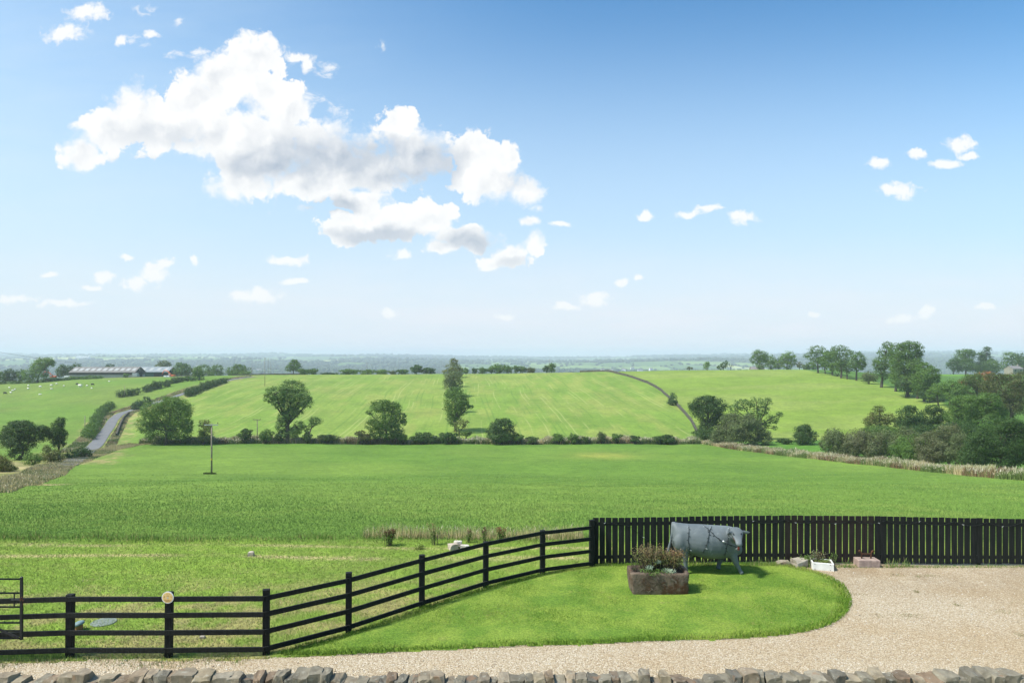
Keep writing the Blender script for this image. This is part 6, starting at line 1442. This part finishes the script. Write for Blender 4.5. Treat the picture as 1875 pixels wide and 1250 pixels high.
pole('grey wooden power pole with a steel crossarm standing in the big field', 387.5, 869, 776, D=105, arm=2.15, rad=.135, ins=(-.95, .95), band=True, armM=STEEL)
p = G(386, 105); N = 1500; r2 = np.random.default_rng(9); a = r2.uniform(0, 6.28, N); q = np.sqrt(r2.uniform(0, 1, N)); x = p.x + q * np.cos(a) * 1.0 - .15; y = p.y + q * np.sin(a) * .5
mixed('pole_foot_weeds', x, y, gz(x, y), r2.uniform(.05, .32, N), np.full(N, .06), [(0.05, 0.10, 0.02), (0.08, 0.14, 0.03)], [(0.10, 0.07, 0.04)], r2.uniform(0, 1, N) > .8, 'dark weeds growing round the foot of the power pole', 'weeds', .5, 31)
pole('short power pole with two insulators in the far hedge left of the ash', 471, 806, 767.5, D=190, arm=2.0, rad=.13, ins=(-.9, .9))
pole('thin pole standing in the pasture above the lower lane', 228, 737, 706, D=322, rad=.13)
pole('thin wooden pole beside the lower lane left of the hedge', 155.5, 800, 761, rad=.13)
TP = 'thin poles on the skyline left of the lone round tree'
pole('tall thin pole at the crest, left of a pair of poles', 485, 710, 654, D=345, rad=.11, group=TP)
pole('tall thin pole of the far pair behind the crest', 491, 692, 655, D=470, rad=.13, group=TP)
pole('second tall thin pole of the far pair behind the crest', 496, 692, 663, D=475, rad=.13, group=TP)
pole('pole rising beside the trees in the central crest clump', 1005.5, 681, 657, D=434, rad=.13)
pole('thin faint pole behind the joined crest bushes', 672, 684, 663, D=470, rad=.11)
pole('short pole by the lane at the top of the hill', 461, 692, 673, D=425, rad=.12, arm=.8)
pole('pole among the trees right of the excavator', 354, 695, 674, D=440, rad=.12)
m = MB(); MB().tube([(-330, 300, 24), (-228, 304, 8), (-205.5, 306, 4.2), (-196, 307, 3.5)], .05, 4).build('power_cable', WIRE); tag(bpy.data.objects['power_cable'], 'thin power cable slanting down at the left edge of the sky', 'cable')

# ---------------------------------------------------------------- walls on the hill
HW = simple('gritstone', (0.10, 0.092, 0.07), (0.06, 0.055, 0.042), scale=.9, rough=1, bs=.8, bd=.1)
def fieldwall(name, label, pts, h, t, mat=HW):
    pts = [Vector(p) for p in pts]; B = pts[0].copy(); root = empty(name, B, label, 'wall'); m = MB(); r = random.Random(3)
    Q = []
    for a, b in zip(pts[:-1], pts[1:]):
        k = max(1, int((b - a).length / 1.2))
        for i in range(k): p = a.lerp(b, i / k); Q.append((p.x, p.y, gz1(p.x, p.y)))
    Q.append((pts[-1].x, pts[-1].y, gz1(pts[-1].x, pts[-1].y)))
    for i in range(len(Q)):
        a = Vector(Q[max(0, i - 1)]); b = Vector(Q[min(len(Q) - 1, i + 1)]); d = (b - a); d.z = 0; d.normalize(); s = Vector((-d.y, d.x, 0)); p = Vector(Q[i]) - B; hh_ = h * r.uniform(.9, 1.08)
        m.v += [tuple(p + s * t / 2 + Vector((0, 0, -.4))), tuple(p + s * t * .36 + Vector((0, 0, hh_ + r.uniform(-.04, .06)))), tuple(p - s * t * .36 + Vector((0, 0, hh_))), tuple(p - s * t / 2 + Vector((0, 0, -.4)))]
    for i in range(len(Q) - 1):
        for k in range(3): m.f.append((i * 4 + k, i * 4 + k + 1, i * 4 + 5 + k, i * 4 + 4 + k))
    m.f += [(0, 1, 2, 3), tuple(len(Q) * 4 - 4 + k for k in (3, 2, 1, 0))]
    m.build('wall', mat, root); return root
fieldwall('hill_wall', 'long dry stone wall curving down the hill between two fields', [G(1062, 452), G(1085, 446), G(1108, 432), G(1133, 405), G(1160, 380), G(1186, 352), G(1210, 320), G(1232, 285), G(1250, 258), G(1266, 236), G(1278, 215), G(1290, 200)], 1.2, .5)
fieldwall('lane_wall', 'short broken stone wall dropping beside the lower lane', [onray(236, 758), onray(226, 768), onray(220, 780), onray(213, 800)], 1.0, .6)
fieldwall('crest_wall', 'low dark wall along the crest right of the lane top', [G(425, 436), G(450, 438), G(480, 440), G(520, 441), G(560, 441)], .8, .6)

# ---------------------------------------------------------------- the farm
DB = 470.0
ROOFM = simple('fibre_cement_roof', (0.21, 0.19, 0.175), (0.155, 0.145, 0.135), scale=.4, rough=.9, bs=0); TIMB = simple('weathered_boards', (0.085, 0.078, 0.074), (0.055, 0.05, 0.048), scale=1.0, rough=.9, bs=0); BLOCK = simple('concrete_block', (0.42, 0.39, 0.34), (0.33, 0.31, 0.27), scale=.6, rough=.95, bs=0)
SKL = simple('roof_light', (0.42, 0.42, 0.40), rough=.5, bs=0); GRNM = simple('dark_green_cladding', (0.035, 0.10, 0.085), (0.028, 0.08, 0.07), scale=1, rough=.6, bs=0); GRYR = simple('pale_roof_sheet', (0.24, 0.27, 0.28), (0.19, 0.21, 0.22), scale=.5, rough=.7, bs=0)
def barn(name, label, px, base_py, L, W, eave, ridge, yaw, wallT, wallB, roofM, hb, lights_n, openend=False, D=DB):
    B = Vector(((px - CX) / F * D, D, CZ - (base_py - HY) / F * D)); root = empty(name, B, label, 'barn', rz=yaw)
    MB().box((0, 0, hb / 2 - 2), (L, W, hb + 4)).build('lower_wall', wallB, root)
    m = MB(); e = .02
    v = [(-L / 2, -W / 2 + e, hb), (L / 2, -W / 2 + e, hb), (L / 2, W / 2 - e, hb), (-L / 2, W / 2 - e, hb), (-L / 2, -W / 2 + e, eave), (L / 2, -W / 2 + e, eave), (L / 2, W / 2 - e, eave), (-L / 2, W / 2 - e, eave), (-L / 2, 0, ridge - .1), (L / 2, 0, ridge - .1)]
    m.add(v, [(0, 1, 5, 4), (2, 3, 7, 6), (1, 2, 6, 9, 5), (3, 0, 4, 8, 7), (4, 5, 9, 8), (6, 7, 8, 9)]); m.build('upper_wall', wallT, root)
    ov = .6; sl_ = (ridge - eave) / (W / 2); m = MB()
    for s in (-1, 1):
        y0 = s * (W / 2 + ov); z0 = eave - ov * sl_
        a = [(-L / 2 - .5, y0, z0 + .12), (L / 2 + .5, y0, z0 + .12), (L / 2 + .5, 0, ridge + .12), (-L / 2 - .5, 0, ridge + .12)]; b = [(p[0], p[1], p[2] - .1) for p in a]
        m.add(a + b, [(0, 1, 2, 3), (7, 6, 5, 4), (0, 4, 5, 1), (1, 5, 6, 2), (3, 7, 4, 0)])
    rf = m.build('roof', roofM, root)
    for k in range(lights_n):
        x = -L / 2 + L * (k + .5) / lights_n; y0, y1 = -W * .37, -W * .13; z = lambda y: ridge + .16 + y * sl_
        mm = MB(); mm.add([(x - 1.1, y0, z(y0)), (x + 1.1, y0, z(y0)), (x + 1.1, y1, z(y1)), (x - 1.1, y1, z(y1)), (x - 1.1, y0, z(y0) - .05), (x + 1.1, y0, z(y0) - .05), (x + 1.1, y1, z(y1) - .05), (x - 1.1, y1, z(y1) - .05)], [(0, 1, 2, 3), (0, 4, 5, 1), (1, 5, 6, 2), (2, 6, 7, 3), (3, 7, 4, 0)]); o = mm.build('skylight', SKL, rf)
    return root
b1 = barn('long_barn', 'long low barn with a grey roof and pale lower walls above the sheep pasture', 198, 692.5, 41, 18, 4.4, 7.8, R(8), TIMB, BLOCK, ROOFM, 2.6, 11)
m = MB(); m.box((20.56, 2.0, 2.2), (.12, 4.6, 4.2)); m.build('doorway_shade', simple('interior_shade', (0.02, 0.022, 0.02), rough=1, bs=0), b1)  # solid panel, shade inside the doorway put into its near-black colour
m = MB(); m.box((20.6, -.6, 6.1), (.10, 1.2, 1.2)); m.build('gable_light', SKL, b1)
b2 = barn('green_barn', 'green clad open fronted barn right behind the long barn', 283, 693, 26, 18, 5.2, 8.6, R(4), GRNM, GRNM, GRYR, 2.4, 5, D=500)
MB().box((8.0, -9.1, 2.3), (9, .12, 3.8)).build('open_front_shade', bpy.data.materials['interior_shade'], b2)  # closed sheet on the wall, coloured near-black as the shaded open bay
MB().box((28.6, -6.8, 1.4), (3.2, 2.2, 2.2)).build('tank', STEEL).name = 'steel_tank'
o = bpy.data.objects['steel_tank']; o.location = (0, 0, 0); o.data.transform(Matrix.Translation((-28.6, 6.8, 0))); gq = PP(248, 689.5, 462); o.location = gq; tag(o, 'grey steel tank standing at the gable end of the long barn', 'tank')
ORG = simple('orange_paint', (0.72, 0.13, 0.025), (0.60, 0.11, 0.025), scale=1, rough=.5, bs=0); GLS = simple('cab_glass', (0.30, 0.36, 0.42), rough=.15, bs=0); TRK = simple('track_rubber', (0.03, 0.03, 0.03), rough=.9, bs=0)
def excavator(label, px, base, D, yaw, flip=1):
    k = D / F; B = PP(px, base, D); root = empty('excavator', B, label, 'excavator', rz=yaw)
    for s in (-1, 1): MB().box((0, s * 1.15, .45), (3.8, .55, .85)).build('track', TRK, root, bevel=.2)
    MB().box((.9 * flip, .1, 1.55), (2.6, 2.4, 1.1)).build('engine_housing', ORG, root, bevel=.15)
    cb = MB().box((-.7 * flip, -.75, 2.0), (1.5, 1.1, 1.9)).build('cab', ORG, root, bevel=.1)
    MB().box((-.7 * flip, -1.32, 2.25), (1.15, .04, 1.1)).build('window', GLS, cb); MB().box((-1.47 * flip, -.75, 2.25), (.04, .85, 1.2)).build('window', GLS, cb)
    MB().tube([(-.6 * flip, .4, 1.6), (-2.2 * flip, .4, 3.9), (-4.2 * flip, .4, 5.0), (-5.8 * flip, .4, 4.8)], [.34, .34, .30, .22], 4).build('boom', ORG, root)
    MB().tube([(-5.3 * flip, .4, 5.2), (-7.0 * flip, .4, 2.6)], [.26, .18], 4).build('stick', ORG, root)
    MB().lathe([(.2, -.5), (.55, -.3), (.6, .3), (.3, .5)], (-7.1 * flip, .4, 2.0), 8).build('bucket', TRK, root)
    MB().tube([(-1.2 * flip, .0, 2.0), (-2.9 * flip, .1, 3.8)], .1, 6).build('hydraulic_ram', STEEL, root)
excavator('orange excavator with its arm bent high left of the long barn', 97, 693, 478, R(8), flip=1)
excavator('orange excavator with a grey cab beside the green barn', 314, 691.5, 462, R(-6), flip=1)
VANM = simple('white_paint', (0.78, 0.80, 0.80), rough=.3, bs=0)
def van(name, label, px, base, D, L=4.6, H=1.9, yaw=0, mat=VANM, cat='van'):
    B = PP(px, base, D); root = empty(name, B, label, cat, rz=yaw); m = MB()
    pr = [(-L / 2, .45), (L / 2 - .1, .45), (L / 2, .9), (L / 2 - .9, 1.1), (L / 2 - 1.5, H), (-L / 2, H)]; v = [(x, -.9, z) for x, z in pr] + [(x, .9, z) for x, z in pr]; nq = len(pr)
    m.add(v, [tuple(range(nq)), tuple(reversed(range(nq, 2 * nq)))] + [(k, k + nq, (k + 1) % nq + nq, (k + 1) % nq) for k in range(nq)]); m.build('body', mat, root, bevel=.05)
    MB().box((L / 2 - 1.7, -.91, H - .45), (.9, .04, .5)).build('window', GLS, root)
    for x in (-L / 2 + .8, L / 2 - .9):
        for s in (-1, 1):
            mm = MB(); mm.tube([(x, s * .95, .35), (x, s * .75, .35)], .35, 12); mm.build('wheel', TRK, root)
van('van', 'white van parked at the left end of the long barn', 125, 693, 462, yaw=R(4))
van('white_car', 'small white vehicle parked under the right excavator arm', 306, 691.5, 455, L=3.8, H=1.5, cat='car')
# farmhouse roof on the skyline, stone building far right, distant houses
STN = simple('pale_stone_wall', (0.28, 0.25, 0.20), (0.22, 0.195, 0.16), scale=1, rough=.95, bs=0); SLT = simple('slate_roof', (0.22, 0.20, 0.19), (0.17, 0.155, 0.15), scale=1, rough=.8, bs=0); WREN = simple('white_render', (0.82, 0.82, 0.80), rough=.9, bs=0); DKW = simple('dark_window', (0.04, 0.05, 0.06), rough=.2, bs=0)
def house(name, label, pos, L, W, eave, ridge, yaw, wallm, roofm, cat='house', group=None, chim=True, win=2):
    root = empty(name, pos, label, cat, group, rz=yaw); m = MB()
    v = [(-L / 2, -W / 2, -3), (L / 2, -W / 2, -3), (L / 2, W / 2, -3), (-L / 2, W / 2, -3), (-L / 2, -W / 2, eave), (L / 2, -W / 2, eave), (L / 2, W / 2, eave), (-L / 2, W / 2, eave), (-L / 2, 0, ridge - .1), (L / 2, 0, ridge - .1)]
    m.add(v, [(0, 1, 5, 4), (2, 3, 7, 6), (1, 2, 6, 9, 5), (3, 0, 4, 8, 7), (4, 5, 9, 8), (6, 7, 8, 9)]); m.build('wall', wallm, root)
    sl_ = (ridge - eave) / (W / 2); m = MB()
    for s in (-1, 1):
        a = [(-L / 2 - .2, s * (W / 2 + .3), eave - .3 * sl_ + .1), (L / 2 + .2, s * (W / 2 + .3), eave - .3 * sl_ + .1), (L / 2 + .2, 0, ridge + .1), (-L / 2 - .2, 0, ridge + .1)]; m.add(a + [(p[0], p[1], p[2] - .09) for p in a], [(0, 1, 2, 3), (7, 6, 5, 4), (0, 4, 5, 1), (1, 5, 6, 2), (3, 7, 4, 0)])
    rf = m.build('roof', roofm, root)
    if chim: MB().box((L * .4, 0, ridge + .4), (.7, .9, 1.6)).build('chimney', wallm, rf)
    for k in range(win):
        x = -L / 2 + L * (k + .5) / win; MB().box((x, -W / 2 - .03, eave * .6), (1.2, .08, 1.1)).build('window', DKW, root)
    return root
house('farmhouse', 'pale low farmhouse half hidden below the skyline trees', PP(1386, 682, 455), 8.4, 6, 2.2, 3.9, R(-8), STN, SLT)
house('stone_building', 'grey stone building among the trees at the far right edge', PP(1856, 683, 490), 9, 7, 3.2, 5.2, R(12), STN, SLT, cat='building', win=2)
FH = 'white houses scattered in the hazy valley'
for (px, py, D, L, yw) in [(1104, 668.5, 2450, 16, .3), (1142, 667.0, 2550, 14, -.2), (1172, 667.5, 2500, 18, .1), (1192, 665.0, 2700, 16, .5), (1119, 671, 2380, 12, -.4), (1158, 664.5, 2750, 14, .2), (474, 668, 2500, 18, .2), (630, 671, 2300, 14, .4), (362, 664, 2900, 14, 0), (540, 663.5, 3000, 15, .3)]:
    g1 = G(px, D); house('valley_house', 'tiny white house in the hazy valley beyond the crest', Vector((g1.x, g1.y, g1.z + 8)), L, 8, 5, 8, yw, WREN, SLT, group=FH, chim=False, win=0)
g1 = G(152, 4300); house('long_white_shed', 'long white shed far off on the left hillside', Vector((g1.x, g1.y, g1.z + 14)), 82, 20, 7, 10, 0.05, WREN, WREN, cat='shed', chim=False, win=0)

# ---------------------------------------------------------------- sheep on the pasture
WOOL = simple('fleece', (0.80, 0.76, 0.68), (0.66, 0.62, 0.55), scale=6, rough=1, bs=.4, bd=.03); BLKF = simple('black_fleece', (0.045, 0.04, 0.038), rough=1, bs=0); FACE = simple('sheep_face', (0.30, 0.27, 0.24), rough=.9, bs=0)
def animal(name, label, px, py, L, yaw, body, head, cat, group=None, lying=False, grazing=True, D=None, sc_=1.0):
    p = onray(px, py); p = Vector(p); root = empty(name, p, label, cat, group, rz=yaw); m = MB(); s = L / 1.25; lz = -.36 * s if lying else 0
    m.tube([(-.58 * s, 0, .62 * s + lz), (-.5 * s, 0, .64 * s + lz), (-.15 * s, 0, .62 * s + lz), (.25 * s, 0, .64 * s + lz), (.5 * s, 0, .68 * s + lz), (.58 * s, 0, .70 * s + lz)], [.08 * s, .25 * s, .31 * s, .30 * s, .22 * s, .10 * s], 12)
    hz_ = .30 * s if grazing and not lying else .85 * s + lz
    m.tube([(.45 * s, 0, .72 * s + lz), (.62 * s, 0, (.72 * s + lz + hz_) / 2), (.74 * s, 0, hz_)], [.16 * s, .12 * s, .09 * s], 8); m.tube([(.70 * s, 0, hz_ + .04 * s), (.82 * s, 0, hz_ - .04 * s), (.95 * s, 0, hz_ - .12 * s)], [.085 * s, .085 * s, .05 * s], 8)
    for x in (-.42, .36):
        for t in (-1, 1):
            if lying: m.tube([(x * s, t * .16 * s, .22 * s), (x * s + .2 * s, t * .26 * s, .06 * s)], [.09 * s, .04 * s], 6)
            else: m.tube([(x * s, t * .14 * s, .55 * s), (x * s - .04 * s, t * .14 * s, .28 * s), (x * s, t * .14 * s, 0)], [.10 * s, .05 * s, .04 * s], 6)
    for t in (-1, 1): m.tube([(.72 * s, t * .06 * s, hz_ + .08 * s), (.70 * s, t * .19 * s, hz_ + .08 * s)], [.035 * s, .015 * s], 5)
    o = m.build('body', body, root, smooth=True)
    return root
SG = 'sheep grazing on the left pasture'
SH = [(17, 711, 1.2, 0, 0, 'white sheep, leftmost of the upper row'), (23, 715.7, 1.3, 0, 1, 'white sheep overlapping its neighbour near the left edge, left of the two'), (27.5, 714.3, 1.2, 0, 0, 'white sheep overlapping its neighbour near the left edge, right of the two'),
      (20, 719.5, 1.5, 0, 1, 'white sheep lying just right of the black one'), (51.7, 707.5, 1.2, 0, 0, 'white sheep above another one below the leaning tree'), (51.7, 712, 1.4, 0, 1, 'white sheep directly below another one under the leaning tree'),
      (73.4, 710, 1.5, 0, 0, 'white sheep between the leaning tree and the bramble bank, alone in its row'), (73, 723, 1.3, 0, 1, 'white sheep lowest down the pasture'), (94, 707.3, 1.5, 0, 0, 'white sheep above the small one in the middle of the flock'),
      (103.5, 704.8, 1.3, 0, 0, 'highest white sheep near the middle of the flock'), (94, 713, 1.2, 0, 1, 'small white sheep under a wider one in the middle of the flock'), (117, 708, 1.1, 0, 0, 'round white sheep left of the big white cow'),
      (159.5, 707.8, 1.2, 0, 0, 'pinkish white sheep right of the big white cow'), (168, 711.4, 1.1, 0, 1, 'smallest white sheep, lower right of the flock'), (200, 698.5, 1.3, 0, 1, 'white sheep on its own at the top near the barn')]
for i, (px, py, L, dk, ly, lb) in enumerate(SH):
    animal('sheep', lb, px, py, L, random.choice([0.2, 3.0, -.3, 2.7]), WOOL, FACE, 'sheep', SG, lying=bool(ly))
animal('sheep', 'black sheep lowest at the left edge of the flock', 9, 721.5, 1.6, .4, BLKF, BLKF, 'sheep', SG)
animal('sheep', 'dark sheep at the right end of the flock', 169, 705.5, 1.5, .3, BLKF, BLKF, 'sheep', SG)
animal('sheep', 'black and white sheep touching the big white cow', 141, 704.8, 1.5, .1, BLKF, BLKF, 'sheep', SG)
animal('white_cow', 'big white cow standing among the sheep', 147, 709.6, 2.3, 2.9, WOOL, FACE, 'cow', grazing=False)
m = MB()
for k in range(9): m.box((k * 2.4, 0, .55), (.1, .1, 1.1))
for z in (.3, .6, .9): m.bar((0, -.06, z), (19.2, -.06, z), .04, .09)
pz = G(310, 452); o = m.build('paddock_rails', POLEM, loc=pz); o.rotation_euler = (0, 0, .1); tag(o, 'small wooden rail fence below the right excavator', 'fence')
# ---------------------------------------------------------------- the hazy air
zs = [v.co.z for v in bpy.data.objects['ground'].data.vertices]; print('ground z', min(zs), max(zs))
mb = MB(); z0, z1 = min(zs) - 1.0, max(zs) + 20; mb.box((0, 0, (z0 + z1) / 2), (27600, 27600, z1 - z0))
hm = bpy.data.materials.new('haze_air'); hm.use_nodes = True; hn = hm.node_tree; hn.nodes.clear()
ho = hn.nodes.new('ShaderNodeOutputMaterial'); pv = hn.nodes.new('ShaderNodeVolumePrincipled')
pv.inputs['Color'].default_value = (0.79, 0.87, 0.95, 1); pv.inputs['Density'].default_value = 0.00018; pv.inputs['Anisotropy'].default_value = 0.0
hn.links.new(pv.outputs[0], ho.inputs['Volume'])
hz_o = mb.build('haze', hm)
tag(hz_o, 'pale blue hazy air filling the whole valley', 'haze', kind='stuff')
